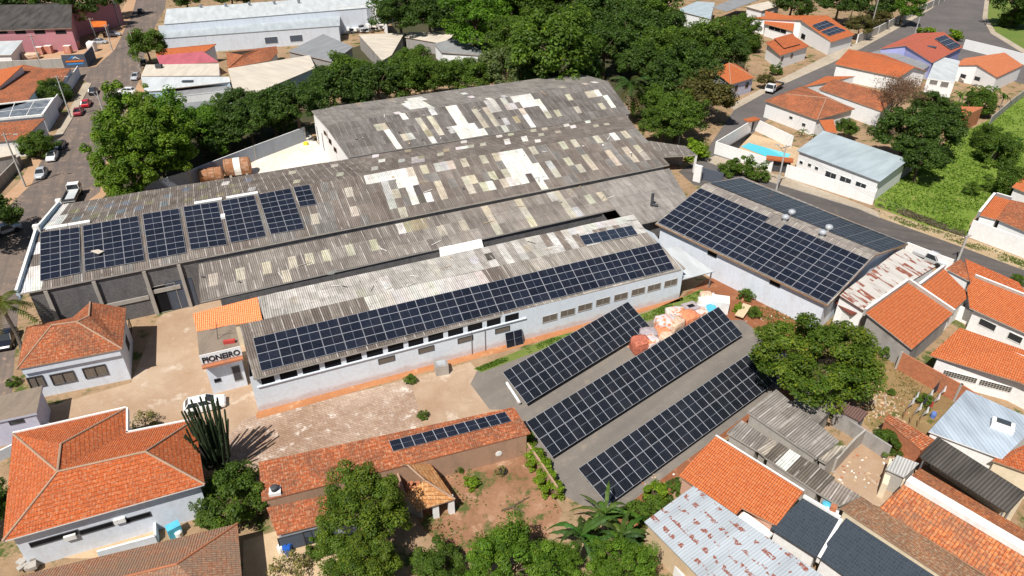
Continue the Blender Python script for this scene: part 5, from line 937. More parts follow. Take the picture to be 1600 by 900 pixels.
def crown(name, R_, H_, zc, nclump, per, cr, leaf, c1, c2, droop=0., low=-.55, flatk=1.0, yel=.12):
    cc = []; 
    while len(cc) < nclump:
        d = npr.normal(size=3); d /= np.linalg.norm(d)
        if d[2] < low: continue
        r = npr.uniform(.55, 1.0) ** .6; lump = 1 + .22 * math.sin(3.1 * d[0] + 5 * d[1] + 1.3 * nclump) + npr.normal() * .08
        cc.append([d[0] * R_ * r * lump, d[1] * R_ * r * lump, zc + d[2] * H_ * r * lump])
    cc = np.array(cc); P_ = []; N_ = []; S_ = []; C_ = []
    for c in cc:
        k = int(per * npr.uniform(.7, 1.3)); d = npr.normal(size=(k, 3)); d /= np.linalg.norm(d, axis=1, keepdims=True)
        rad = cr * npr.uniform(.65, 1.3); rr = npr.uniform(.35, 1.05, size=(k, 1)) ** .5
        p = c + d * rr * rad * np.array([1, 1, .7]); p[:, 2] -= droop * (np.abs(d[:, 0]) + np.abs(d[:, 1])) * rad
        tint = npr.uniform(.78, 1.25); mixf = np.clip(npr.uniform(0, 1) * .6 + npr.uniform(-.2, .4, size=(k, 1)), 0, 1)
        col = (np.array(c1) * (1 - mixf) + np.array(c2) * mixf) * tint * npr.uniform(.75, 1.3, size=(k, 1))
        ye = npr.random((k, 1)) < yel * .3; col = np.where(ye, col * np.array([1.8, 1.4, .8]), col)
        P_.append(p); N_.append(d * .8 + np.array([0, 0, .8]) + npr.normal(size=(k, 3)) * .45); S_.append(leaf * npr.uniform(.6, 1.35, size=k)); C_.append(col)
    return leafmesh(name, np.concatenate(P_), np.concatenate(N_), np.concatenate(S_), np.concatenate(C_)), cc
def trunkmesh(name, H, r, cc, mat='bark', nl=9):
    m = MB(); top = Vector((R.uniform(-.3, .3), R.uniform(-.3, .3), H)); mid = Vector((R.uniform(-.2, .2), R.uniform(-.2, .2), H * .5))
    m.path([Vector((0, 0, 0)), mid, top], [r * 1.25, r * .9, r * .6], M[mat], 8)
    for i in R.sample(range(len(cc)), min(nl, len(cc))):
        e = Vector(cc[i]); s = mid.lerp(top, R.uniform(.3, 1)); k = s.lerp(e, .5) + Vector((0, 0, .4)); m.path([s, k, e], [r * .45, r * .28, r * .08], M[mat], 5)
    o = m.build(name); me = o.data; bpy.data.objects.remove(o); return me
PROTO = {}
def proto(key, R_, H_, zc, tr, trr, **k):
    v = []
    for i in range(k.pop('variants', 2)):
        cm, cc = crown('crown_' + key, R_, H_, zc, k['n'], k['per'], k['cr'], k['leaf'], k['c1'], k['c2'], k.get('droop', 0), k.get('low', -.55), yel=k.get('yel', .12)); v.append((cm, trunkmesh('trunk_' + key, tr, trr, cc)))
    PROTO[key] = (R_, zc, v)
proto('broad', 5.0, 3.6, 6.0, 5.4, .32, n=95, per=160, cr=1.15, leaf=.22, c1=(0.063, 0.114, 0.014), c2=(0.115, 0.183, 0.023), variants=3)
proto('dark', 5.0, 3.8, 6.2, 5.6, .34, n=90, per=150, cr=1.15, leaf=.23, c1=(0.037, 0.073, 0.014), c2=(0.084, 0.144, 0.022), variants=3)
proto('bright', 4.2, 4.2, 5.6, 5.0, .26, n=75, per=180, cr=1.1, leaf=.20, c1=(.070, .150, .012), c2=(.115, .21, .018), droop=.25, variants=2)
proto('bamboo', 3.4, 5.2, 6.6, 6.0, .16, n=54, per=300, cr=.95, leaf=.175, c1=(0.076, 0.149, 0.013), c2=(0.178, 0.259, 0.024), droop=.5, variants=3)
proto('bigbright', 5.6, 4.0, 6.2, 5.2, .34, n=150, per=220, cr=1.0, leaf=.15, c1=(0.068, 0.149, 0.012), c2=(0.138, 0.220, 0.020), variants=1)
proto('brown', 4.2, 3.4, 5.4, 5.0, .26, n=75, per=110, cr=1.1, leaf=.24, c1=(0.080, 0.088, 0.022), c2=(0.145, 0.115, 0.036), variants=1)
proto('grey', 4.5, 3.5, 5.6, 5.2, .28, n=70, per=120, cr=1.2, leaf=.25, c1=(0.083, 0.119, 0.036), c2=(0.140, 0.176, 0.058), variants=1)
proto('big', 5.6, 4.0, 6.2, 5.2, .34, n=150, per=250, cr=1.0, leaf=.15, c1=(0.062, 0.118, 0.012), c2=(0.150, 0.198, 0.022), variants=2, yel=.3)
proto('bush', 1.3, 1.0, 1.0, .6, .06, n=30, per=90, cr=.42, leaf=.11, c1=(0.065, 0.121, 0.014), c2=(0.123, 0.189, 0.022), low=-.8, variants=2)
proto('brightbush', 1.3, 1.0, 1.0, .6, .06, n=28, per=70, cr=.42, leaf=.14, c1=(0.145, 0.243, 0.014), c2=(0.217, 0.297, 0.024), low=-.8, variants=1)
proto('lump', 3.0, 2.1, 2.2, 1.2, .12, n=75, per=190, cr=.75, leaf=.125, c1=(0.057, 0.107, 0.013), c2=(0.109, 0.170, 0.021), low=-.85, variants=2)
proto('dry', 1.3, 1.0, 1.0, .5, .05, n=22, per=40, cr=.4, leaf=.10, c1=(0.145, 0.149, 0.048), c2=(0.246, 0.216, 0.084), low=-.8, variants=1)
FILL = {'bamboo and bright trees beside the left street': 1.22, 'dark trees between the cream hall and the warehouse': 1.25, 'trees of the wood behind the warehouse': 1.12, 'trees between the warehouse and the upper road': 1.12}
NAMES = dict(broad='tree', dark='tree', bright='tree', bamboo='bamboo_tree', brown='tree', grey='tree', big='tree', bigbright='leafy_bush', bush='bush', brightbush='bush', lump='leafy_bush', dry='dry_bush')
def tree(kind, px, py, rpx, label, cat=None, group=None, sz=1.0, i=None):
    """crown centre at pixel px,py, crown radius rpx pixels of the photograph"""
    R_, zc, v = PROTO[kind]; s = 1.0; rpx *= FILL.get(group, 1.0)
    for _ in range(6): c = P(px, py, zc * s * sz); s = rpx / ppm(c) / R_
    g = flat(c); cm, tm = v[R.randrange(len(v)) if i is None else i]
    r = thing(NAMES[kind], label, cat or ('bush' if kind in ('bush', 'brightbush', 'lump', 'dry', 'bigbright') else 'tree'), g, group); rz = R.uniform(0, 6.28)
    for nm, me in (('crown', cm), ('trunk', tm)):
        o = bpy.data.objects.new(nm, me); COL.objects.link(o); o.parent = r
    r.rotation_euler = (0, 0, rz); r.scale = (s, s, s * sz); return r
T = tree
# bamboo and bright trees by the left street
gb = 'bamboo and bright trees beside the left street'
for a in [('bamboo', 178, 250, 30, 'feathery bright tree nearest the flatbed truck on the left street'), ('bamboo', 205, 205, 36, 'feathery yellow green tree hanging over the left street, tallest of the clump'), ('bamboo', 225, 240, 29, 'bright bamboo in front of the slanting panel wall, left part'), ('bright', 262, 195, 38, 'bright tree below the grey annex and shed'), ('bamboo', 262, 222, 30, 'bright bamboo in the middle of the clump above the panel wall'), ('bamboo', 205, 280, 26, 'low bright bamboo at the bottom of the clump by the street'), ('bright', 310, 200, 29, 'bright tree just left of the dark hedge trees, above the panel wall'), ('bamboo', 226, 168, 18, 'small bright tree by the blue shop front'), ('bamboo', 240, 215, 34, 'bright feathery crown in the heart of the street clump'), ('bright', 325, 185, 22, 'small bright tree in front of the grey shed')]: T(*a, group=gb)
gd = 'dark trees between the cream hall and the warehouse'
for a in [('dark', 350, 198, 29, 'dark tree right of the bamboo, above the panel wall'), ('dark', 388, 185, 29, 'dark tree below the left part of the cream hall roof'), ('dark', 425, 172, 29, 'dark tree below the right part of the cream hall roof'), ('dark', 462, 165, 34, 'dark tree just left of the rearmost warehouse gable'), ('dark', 375, 165, 26, 'dark tree against the lower wall of the cream hall'), ('dark', 338, 226, 15, 'low dark tree at the panel wall above the rusty tanks'), ('dark', 440, 190, 15, 'small dark tree at the top end of the panel wall')]: T(*a, group=gd)
gw = 'trees of the wood behind the warehouse'
for a in [('dark', 520, 135, 34, 'dark tree right of the cream hall, touching the rear warehouse ridge'), ('broad', 545, 118, 36, 'round leafy tree between the cream hall and the cream shed'), ('dark', 590, 130, 34, 'dark tree behind the left ridge of the rear warehouse'), ('broad', 645, 98, 27, 'round tree in front of the pale sheds before the wood'), ('broad', 630, 125, 32, 'tree against the warehouse ridge below the round tree'), ('broad', 678, 120, 28, 'tree against the warehouse ridge in front of the grey sheds'), ('broad', 715, 116, 26, 'tree against the warehouse ridge right of the grey sheds'), ('broad', 750, 118, 26, 'small tree at the middle of the rear warehouse ridge'), ('grey', 790, 105, 34, 'grey green tree left of the biggest crown behind the warehouse'),
 ('broad', 868, 72, 62, 'biggest round crown behind the right half of the warehouse'), ('dark', 625, 20, 34, 'dark tree at the top edge just right of the scrap yard wall'), ('dark', 670, 25, 32, 'dark tree at the top edge, second right of the scrap yard'), ('bright', 740, 28, 40, 'bright yellow green tree at the top edge of the wood'), ('bright', 778, 25, 34, 'bright tree at the top edge next to the yellow green one'), ('broad', 820, 20, 40, 'tree at the top edge above the biggest crown'), ('dark', 890, 12, 40, 'dark tree at the top edge centre of the wood'), ('dark', 948, 25, 42, 'very dark tree at the top edge right of the biggest crown'), ('dark', 990, 55, 40, 'very dark tree in the gap left of the flat roofed house'), ('dark', 945, 75, 36, 'dark tree directly right of the biggest crown'),
 ('broad', 1020, 20, 38, 'tree at the top edge left of the flat roofed white house'), ('broad', 800, 62, 34, 'tree in the wood between grey green tree and biggest crown'), ('dark', 850, 125, 26, 'dark undergrowth tree right behind the warehouse ridge'), ('dark', 910, 118, 28, 'dark tree behind the far right end of the rear warehouse'), ('broad', 1012, 158, 24, 'leafy tree just right of the dry skirted palm'), ('dark', 1000, 95, 30, 'dark tree above the palm behind the warehouse'), ('dark', 915, 40, 36, 'dark tree in the wood above and right of the biggest crown'), ('dark', 830, 108, 28, 'dark tree at the foot of the biggest crown, left side'), ('dark', 700, 5, 30, 'dark tree at the top edge left of the yellow green one'), ('dark', 1040, 45, 30, 'dark tree against the flat roofed white house'), ('dark', 560, 155, 20, 'small tree leaning over the left warehouse ridge')]: T(*a, group=gw)
ge = 'trees between the warehouse and the upper road'
for a in [('broad', 1045, 80, 38, 'leafy tree below the flat roofed white house'), ('dark', 1075, 105, 38, 'dark tree in the middle of the group left of the hip roofed house'), ('broad', 1110, 65, 36, 'leafy tree below the open grey hall'), ('dark', 1140, 80, 28, 'dark tree just above the small hip roofed house'), ('brown', 1108, 145, 34, 'brownish tree by the road in front of the hip roofed house'), ('dark', 1048, 125, 34, 'dark tree right of the palm behind the warehouse'), ('broad', 1060, 178, 34, 'round green tree at the warehouse corner, lowest of its group'), ('broad', 1035, 195, 28, 'round green tree touching the right end of the warehouse roof'), ('brightbush', 1085, 232, 18, 'round bright bush by the pole near the open shed'), ('bush', 1140, 262, 14, 'left bush of three in front of the white pool wall'), ('bush', 1162, 258, 16, 'middle bush of three in front of the white pool wall'), ('bush', 1185, 268, 16, 'right bush of three in front of the white pool wall'), ('broad', 1160, 45, 22, 'small tree in front of the cream arched hall'), ('bush', 1213, 108, 9, 'small shrub at the corner of the layered roof house'), ('lump', 1168, 62, 22, 'spreading bush left of the orange veranda'), ('brown', 1196, 125, 10, 'small brownish shrub behind the parked white truck'),
 ('dark', 1238, 3, 26, 'dark tree at the top edge above the veranda house'), ('dark', 1312, 3, 25, 'dark tree at the top edge behind the white gabled house'), ('dark', 1366, 6, 25, 'dark tree at the top edge beside a tall pole'), ('bright', 1415, 5, 22, 'bright tree behind the long panelled road wall'), ('brown', 1345, 38, 16, 'yellowish shrub behind the road wall near the gabled house'), ('brown', 1370, 25, 14, 'yellowish shrub behind the road wall farther along'), ('lump', 1585, 25, 20, 'dark shrub on the lawn at the top right corner'), ('dark', 1590, 0, 30, 'dark tree at the top right corner'), ('brightbush', 1445, 52, 12, 'low yellow green shrub behind the pinkish red roof, left'), ('brightbush', 1490, 54, 10, 'low yellow green shrub behind the pinkish red roof, right')]: T(*a, group=ge)
for a in [('dark', 1418, 210, 44, 'dark dense tree beside the long metal roofed house, left half'), ('dark', 1465, 200, 42, 'dark dense tree touching the orange topped brick shed'), ('dark', 1440, 245, 34, 'dark dense tree nearest the green overgrown lot'), ('dark', 1455, 165, 26, 'dark tree directly under the leafless tree'), ('broad', 1322, 200, 16, 'small green tree between the hip roofed house and the metal roof'), ('lump', 1590, 285, 34, 'large bush in the overgrown lot at the right edge'), ('lump', 1560, 235, 30, 'large bush above the other one at the right edge'), ('lump', 1545, 215, 24, 'bush at the foot of the right banana clump'), ('bush', 1520, 295, 12, 'lone bush in the middle of the overgrown lot'), ('lump', 1530, 160, 26, 'bush under the banana leaves beside the brick shed')]: T(*a)
# the yard trees
T('dark', -38, 335, 48, 'dark tree at the left edge that shades the street and the silver pickup'); T('dark', -34, 800, 44, 'dark tree at the left edge over the corner of the big hip roofed house')
T('big', 1285, 562, 88, 'big round tree overhanging the nearest ground array', sz=.85, i=0)
T('big', 566, 792, 66, 'tall bushy tree at the bottom centre beside the ruined outhouse', sz=1.2, i=1)
for a in [('lump', 352, 778, 54, 'round dark green tree between the big hip roofed house and the long shed'), ('big', 560, 885, 58, 'bushy tree at the bottom edge under the tall bushy tree'), ('lump', 690, 885, 40, 'dark bush at the bottom edge left of the bright bush'), ('bigbright', 790, 885, 68, 'broad bright bush at the bottom edge centre'), ('bigbright', 862, 884, 42, 'leafy bush left of the banana plants at the bottom edge'), ('bigbright', 975, 893, 52, 'leafy bush below the banana plants at the bottom edge'), ('dry', 452, 885, 26, 'greyish bush beside the blue barrels at the bottom edge'), ('bush', 495, 855, 16, 'small bush in front of the panelled shed'), ('brightbush', 1022, 768, 18, 'bright bush below the nearest ground array'), ('bush', 1025, 790, 16, 'darker bush just below the bright bush by the array'), ('bush', 1000, 800, 18, 'low bush by the corner of the rusty spotted shed'), ('bush', 1060, 765, 11, 'little bush at the pink brick wall'), ('bush', 717, 731, 8, 'small dark round shrub against the yard wall'), ('brightbush', 734, 753, 12, 'bright tuft in the middle of the earth plot'), ('dry', 782, 735, 9, 'dry tuft near the corner of the earth plot'),
 ('bush', 641, 593, 9, 'small plant on the corner of the brick paving'), ('bush', 661, 648, 8, 'small plant at the edge of the concrete pad'), ('bush', 1166, 460, 11, 'dark bush against the solar hall wall'), ('brightbush', 1155, 480, 9, 'bright low bush in the red earth yard'), ('bush', 1180, 488, 10, 'weedy bush on the red earth below the solar hall'), ('dry', 225, 655, 17, 'dry thorny shrub in the notch of the big hip roofed house'), ('bush', 20, 596, 9, 'clipped green shrub in front of the palm tree house'), ('lump', 1388, 690, 22, 'green bush against the bare brick wall'), ('bush', 1428, 708, 8, 'small bush at the right of the bare brick wall'), ('bush', 1445, 625, 12, 'bush at the end of the clothes lines'), ('bush', 1393, 613, 6, 'tiny bush in the brown plot'), ('bush', 1200, 640, 8, 'weed on the ledge between two grey sheds'), ('bush', 1383, 549, 12, 'leafy branch plant at the edge of the big round tree'), ('bush', 1591, 437, 10, 'bush at the right edge behind the street roof'),
 ('lump', 60, 226, 26, 'round green tree beside a street lamp on the left pavement'), ('lump', 86, 140, 24, 'brownish shrub in the courtyard of the corner house'), ('broad', 228, 70, 28, 'street tree overhanging the corner by the long grey factory'), ('dark', 20, -2, 34, 'dark tree behind the pink warehouse at the top left'), ('dark', 130, 5, 34, 'dark tree right of the pink warehouse'), ('dark', 175, -6, 26, 'dark tree at the top edge beside the left street'), ('dark', 290, -4, 22, 'dark tree behind the grey factory, left'), ('dark', 360, -8, 24, 'dark tree behind the grey factory, right'), ('dark', 90, -10, 30, 'dark tree at the top edge behind the dark corrugated roof')]: T(*a)
# hedge on the plot wall: a row of leaf clumps along one line
for i, (x, y, l) in enumerate(((818, 690, 'ivy clump on the corner of the long shed roof'), (832, 708, 'hedge clump at the top of the plot wall'), (842, 728, 'hedge clump, second down the plot wall'), (852, 748, 'hedge clump, third down the plot wall'), (862, 766, 'hedge clump at the lower end of the plot wall'), (800, 689, 'ivy clump on the yard wall under the long shed roof'))): T('brightbush', x, y, 17, l, 'hedge', 'hedge along the plot wall')
# palms, bananas, cactus, leafless tree
def frond(m, base, dirv, L_, droop, wd, mat, n=6, leafl=.5):
    d = Vector(dirv).normalized(); side = d.cross(Z); side = side.normalized() if side.length > .1 else Vector((1, 0, 0)); pts = []
    for i in range(n + 1):
        t_ = i / n; pts.append(base + d * L_ * t_ + Z * (-droop * L_ * t_ * t_))
    m.dc = (mat[0] * 1.5, mat[1] * 1.4, mat[2], 1)
    for i in range(n): m.tube(pts[i] + Z * .02, pts[i + 1] + Z * .02, .03, .025, M['leaf'], 4, False)
    for i in range(n):
        a, b = pts[i], pts[i + 1]; w0, w1 = wd * math.sin(math.pi * min(1, .15 + .85 * i / n)), wd * math.sin(math.pi * min(1, .15 + .85 * (i + 1) / n)) * (.0 if i == n - 1 else 1)
        sh = R.uniform(.75, 1.2); c = tuple(x * sh for x in mat) + (1,)
        for s in (1, -1):
            f0, f1, dz = R.uniform(.6, 1.1), R.uniform(.6, 1.1), R.uniform(.1, .6)   # torn, unevenly drooping blade
            m.face([a, b, b + side * s * w1 * f1 - Z * dz * w1, a + side * s * w0 * f0 - Z * dz * w0], M['leaf'], col=c)
def feather(m, base, dirv, L_, droop, mat, n=14, ll=.8):
    d = Vector(dirv).normalized(); side = d.cross(Z).normalized(); prev = base
    for i in range(1, n + 1):
        t_ = i / n; p = base + d * L_ * t_ + Z * (-droop * L_ * t_ * t_); ax = (p - prev).normalized()
        for s in (1, -1):
            l_ = ll * (1 - .6 * abs(t_ - .45)); e = p + side * s * l_ * .85 + ax * l_ * .45 - Z * l_ * .35; sh = R.uniform(.7, 1.25); c = tuple(x * sh for x in mat) + (1,)
            m.face([p, p + ax * .16, e + ax * .04, e], M['leaf'], col=c)
        m.face([prev + side * .03, p + side * .03, p - side * .03, prev - side * .03], M['leaf'], col=(mat[0] * 1.3, mat[1] * 1.2, mat[2], 1)); prev = p
def palm(label, px, py, h, n, L_, col, skirt=0):
    top = P(px, py, h); r = thing('palm_tree', label, 'palm', flat(top)); m = MB(); m.path([flat(top), flat(top, h * .5) + Vector((.1, .1, 0)), top], [.28, .2, .18], M['bark_pale'], 8); m.build('trunk', r); m = MB()
    for i in range(n):
        a = i * 2.399; e = R.uniform(0, 1.5); feather(m, top, (math.cos(a), math.sin(a), e), L_ * R.uniform(.8, 1.15), R.uniform(.45, .9), tuple(x * R.uniform(.75, 1.3) for x in col), 18, L_ * .17)
    m.build('crown', r)
    if skirt:
        m = MB()
        for i in range(skirt): a = i * 2.399 + 1; feather(m, top - Z * .4, (math.cos(a), math.sin(a), -.9), L_ * .75, .35, (.30, .22, .11), 10, L_ * .13)
        m.build('dry_fronds', r)
    return r
palm('tall palm with drooping fronds at the left edge above a parked dark car', 2, 478, 7.5, 26, 3.6, (.10, .12, .025))
palm('palm tree with dry skirt behind the right end of the rear warehouse', 985, 132, 8.5, 26, 5.2, (.06, .10, .025), 16)
def banana(label, px, py, n, L_, h, col=(.075, .14, .025), group=None):
    g = P(px, py); r = thing('banana_plant', label, 'banana plant', g, group); m = MB(); top = g + Z * h; m.path([g, top], [.16, .10], M['bark_pale'], 7); m.build('stem', r); m = MB()
    for i in range(n):
        a = i * 2.399 + px; e = R.uniform(.5, 2.4); frond(m, top + Z * R.uniform(-.5, .3), (math.cos(a), math.sin(a), e), L_ * R.uniform(.6, 1.25), R.uniform(.5, 1.25), L_ * R.uniform(.045, .07), tuple(x * R.uniform(.7, 1.25) for x in col), 9)
    m.build('leaves', r)
gba = 'banana plants at the bottom edge'
banana('left banana plant with long arching leaves at the bottom edge', 905, 870, 12, 5.0, 2.8, (.065, .13, .028), gba); banana('right banana plant with broad leaves near the rusty spotted shed', 965, 866, 13, 5.0, 2.4, (.055, .11, .024), gba); banana('rear banana plant behind the other two, near the array corner', 942, 830, 10, 4.6, 2.4, (.085, .15, .03), gba)
gbb = 'banana plants in the overgrown lot'
bl = ['left', 'second from left', 'middle', 'second from right', 'rightmost']
for i, (x, y) in enumerate(((1495, 168), (1512, 160), (1530, 158), (1548, 160), (1562, 170))): banana(f'banana plant {["at the left end", "left of the middle", "in the middle", "right of the middle", "at the right end"][i]} of the row behind the brick shed', x, y, 11, 3.8, 2.8, (.085, .17, .02), gbb)
for i, (x, y) in enumerate(((1535, 240), (1560, 235), (1585, 240), (1550, 255))): banana(f'banana plant {["left", "centre", "right", "front"][i]} in the lower clump at the right edge', x, y, 11, 3.6, 2.4, (.055, .12, .02), gbb)
banana('young palm like plant left of two against the white side wall', 1252, 214, 9, 2.4, 1.2, (.10, .14, .03)); banana('young palm like plant right of two against the white side wall', 1270, 220, 9, 2.2, 1.0, (.10, .14, .03))
# cactus
g = P(345, 735); r = thing('cactus', 'tall many armed candelabra cactus beside the big hip roofed house', 'cactus', g); m = MB(); rr = random.Random(2); m.path([g, g + Z * 1.0], [.38, .34], M['cactus'], 8); m.build('trunk', r)
for i in range(84):
    a = rr.uniform(0, 6.28); q = rr.uniform(.15, 1.7) ; d = Vector((math.cos(a) * q, math.sin(a) * q, 0)); s = g + Z * rr.uniform(.5, 1.6); k = s + d * .75 + Z * rr.uniform(.4, 1.2); h = rr.uniform(4.6, 9.2) - q * .6; e = Vector((k.x + d.x * .5, k.y + d.y * .5, h)); m = MB()
    m.path([s, k, k.lerp(e, .5) + Vector((rr.uniform(-.12, .12), rr.uniform(-.12, .12), 0)), e - Z * .15, e], [.10, .105, .10, .09, .04], M['cactus'], 6); m.build('arm', r)
# leafless tree
g = P(1378, 212); r = thing('bare_tree', 'leafless brown tree spreading over the orange roofs', 'tree', g); m = MB(); tw = []
def grow(p, d, L_, rad, lev):
    e = p + d * L_; m.tube(p, e, rad, rad * .7, M['bark'], 5 if lev > 2 else 3, False)
    if lev == 0: tw.append(e); return
    if lev <= 2: tw.append(e)
    for i in range(3 if lev > 1 else 4):
        v = (d + Vector((R.uniform(-1, 1), R.uniform(-1, 1), R.uniform(-.3, .55))) * .85).normalized(); grow(e, v, L_ * R.uniform(.66, .9), rad * .6, lev - 1)
R.seed(41); grow(g, Vector((0, 0, 1)), 3.4, .26, 6); m.build('trunk', r)
tp = np.array([list(t_) for t_ in tw]); tp = np.repeat(tp, 5, 0) + npr.normal(size=(len(tw) * 5, 3)) * .4; tp -= np.array(g)
o = bpy.data.objects.new('crown', leafmesh('crown', tp, npr.normal(size=tp.shape), npr.uniform(.07, .17, len(tp)), np.array([.17, .095, .06]) * npr.uniform(.6, 1.7, (len(tp), 1)))); COL.objects.link(o); o.parent = r; r.scale = (1.05, 1.05, .95)
# grass and weeds: small upright blades on the lots (uncountable)
def tufts(name, poly_, n, size, c1, c2, seed, thin=0.0):
    g = np.random.default_rng(seed); xs = [p[0] for p in poly_]; ys = [p[1] for p in poly_]; pts = []
    while len(pts) < n:
        x, y = g.uniform(min(xs), max(xs)), g.uniform(min(ys), max(ys))
        if inpoly(x, y, poly_):
            p = P(x, y)
            if mnoise.noise(p * .28 + Vector((seed, 0, 0))) + .5 * mnoise.noise(p * .9) < g.uniform(-.35, .35) + thin: continue
            pts.append((p.x, p.y, .02 + g.random() * size * .8))
    pts = np.array(pts); f = g.random((n, 1)); col = (np.array(c1) * (1 - f) + np.array(c2) * f) * g.uniform(.7, 1.3, (n, 1))
    nz = np.concatenate([g.normal(size=(n, 2)) * .8, g.uniform(.3, 1, (n, 1))], 1)
    o = bpy.data.objects.new(name, leafmesh(name, pts, nz, g.uniform(.5, 1.2, n) * size, col)); COL.objects.link(o); struct(o, 'stuff')
tufts('lot_weeds', [(1372, 322), (1372, 298), (1425, 260), (1480, 222), (1540, 192), (1600, 152), (1640, 200), (1600, 275), (1545, 308), (1515, 345), (1508, 366), (1440, 345)], 9000, .2, (.07, .15, .012), (.15, .23, .025), 1, -.2)
tufts('verge_grass', [(1375, 338), (1450, 364), (1500, 382), (1600, 418), (1600, 408), (1512, 374), (1440, 352), (1372, 328)], 1500, .14, (.08, .13, .02), (.16, .19, .05), 2)
tufts('yard_grass', [(742, 576), (860, 530), (1010, 490), (1095, 454), (1115, 462), (1072, 482), (1005, 502), (850, 543), (752, 580)], 4500, .13, (.08, .16, .015), (.14, .22, .03), 3)
tufts('bank_weeds', [(960, 800), (1060, 745), (1065, 770), (1010, 815), (1000, 870), (930, 860), (900, 830)], 5000, .2, (.05, .10, .015), (.11, .16, .03), 4)
tufts('plot_weeds', [(690, 730), (825, 700), (860, 775), (880, 800), (850, 850), (700, 870), (660, 830)], 420, .16, (.08, .13, .02), (.16, .18, .05), 5, .25)
tufts('brown_plot_weeds', [(1260, 520), (1345, 510), (1405, 578), (1440, 605), (1380, 680), (1330, 640)], 900, .11, (.11, .13, .03), (.20, .18, .06), 6, .2)
tufts('lot_edge_brush', [(1370, 322), (1440, 348), (1510, 372), (1508, 362), (1440, 338), (1375, 312)], 2600, .2, (.13, .11, .06), (.22, .18, .11), 7)
tufts('red_yard_weeds', [(1150, 480), (1175, 470), (1290, 510), (1290, 530), (1230, 520)], 800, .14, (.09, .13, .02), (.18, .19, .06), 8)
# ------------------------------------------------------------------ vehicles
def car(label, px, py, ang, paint, kind='hatch', L_=4.1, cat='car', group='cars in the left street'):
    """ang: heading in world degrees (0 = +X)"""
    g = P(px, py); a = math.radians(ang); f = Vector((math.cos(a), math.sin(a), 0)); s = Vector((-f.y, f.x, 0)); r = thing('parked_car', label, cat, g, group)
    pm = M['paint_' + paint]; W = .84; k = L_ / 4.1
    pt = lambda x, y, z: g + f * (x * k) + s * y + Z * z
    # lower body: cross sections nose to tail
    if kind == 'hatch': sec = [(2.05, .35, .58, .72), (1.9, .25, .72, .80), (1.0, .22, .92, .84), (.3, .2, .95, .84), (-1.2, .2, .97, .84), (-1.9, .25, .95, .80), (-2.05, .4, .8, .74)]
    else: sec = [(2.05, .35, .58, .72), (1.9, .25, .72, .80), (1.0, .22, .90, .84), (.3, .2, .93, .84), (-1.1, .2, .95, .84), (-1.9, .25, .93, .80), (-2.05, .4, .78, .74)]
    m = MB(); rings = [[pt(x, -w_, z0), pt(x, -w_ * 1.0, (z0 + z1) / 2), pt(x, -w_ * .9, z1), pt(x, w_ * .9, z1), pt(x, w_, (z0 + z1) / 2), pt(x, w_, z0)] for x, z0, z1, w_ in sec]
    for A, Bq in zip(rings, rings[1:]):
        for i in range(6): m.face([A[i], A[(i + 1) % 6], Bq[(i + 1) % 6], Bq[i]], pm)
    m.face(rings[0], pm); m.face(rings[-1][::-1], pm)
    cb = [(.95, .93), (-1.85 if kind == 'hatch' else -1.45, .95)]; rt = [(.25, 1.42), (-1.45 if kind == 'hatch' else -.85, 1.44)]
    lo_ = [pt(cb[0][0], -.74, cb[0][1]), pt(cb[1][0], -.74, cb[1][1]), pt(cb[1][0], .74, cb[1][1]), pt(cb[0][0], .74, cb[0][1])]; hi = [pt(rt[0][0], -.58, rt[0][1]), pt(rt[1][0], -.58, rt[1][1]), pt(rt[1][0], .58, rt[1][1]), pt(rt[0][0], .58, rt[0][1])]
    m.face(hi, pm, up=True); cr = [p + Z * .04 for p in [hi[0].lerp(hi[2], .12), hi[1].lerp(hi[3], .12), hi[2].lerp(hi[0], .12), hi[3].lerp(hi[1], .12)]]; m.face(cr, pm, up=True)
    for i in range(4): m.face([hi[i], hi[(i + 1) % 4], cr[(i + 1) % 4], cr[i]], pm)
    for i in range(4): m.tube(lo_[i], hi[i], .05, .05, pm, 4)
    mid0, mid1 = lo_[0].lerp(lo_[1], .48), hi[0].lerp(hi[1], .48); m.tube(mid0, mid1, .04, .04, pm, 4); mid0, mid1 = lo_[3].lerp(lo_[2], .48), hi[3].lerp(hi[2], .48); m.tube(mid0, mid1, .04, .04, pm, 4); m.build('body', r)
    for i, nm in ((3, 'windscreen'), (1, 'rear_window'), (0, 'side_window'), (2, 'side_window')):
        m = MB(); m.face([lo_[i], lo_[(i + 1) % 4], hi[(i + 1) % 4], hi[i]], M['glass']); m.build(nm, r)
    for x in (1.25, -1.25):
        for y in (-.80, .80):
            m = MB(); c = pt(x, y, .31); m.lathe(c - s * .1, [(.2, 0), (.31, .02), (.31, .18), (.2, .2)], M['rubber'], 12, s); o = m.build('wheel', r); m = MB(); m.lathe(c + s * (.07 if y > 0 else -.115), [(.17, 0), (.17, .045), (.05, .05)], M['chrome'], 10, s); m.build('rim', o)
    for y in (-.58, .58): m = MB(); m.cbox(pt(1.96, y, .55), .12, .3, .14, a, M['galv']); m.build('headlight', r); m = MB(); m.cbox(pt(-1.99, y, .62), .1, .24, .2, a, M['cloth_red']); m.build('tail_light', r)
    return r
def street(x0, y0, x1, y1): a, b = P(x0, y0), P(x1, y1); return math.degrees(math.atan2(b.y - a.y, b.x - a.x))
S1 = street(64, 300, 145, 140)
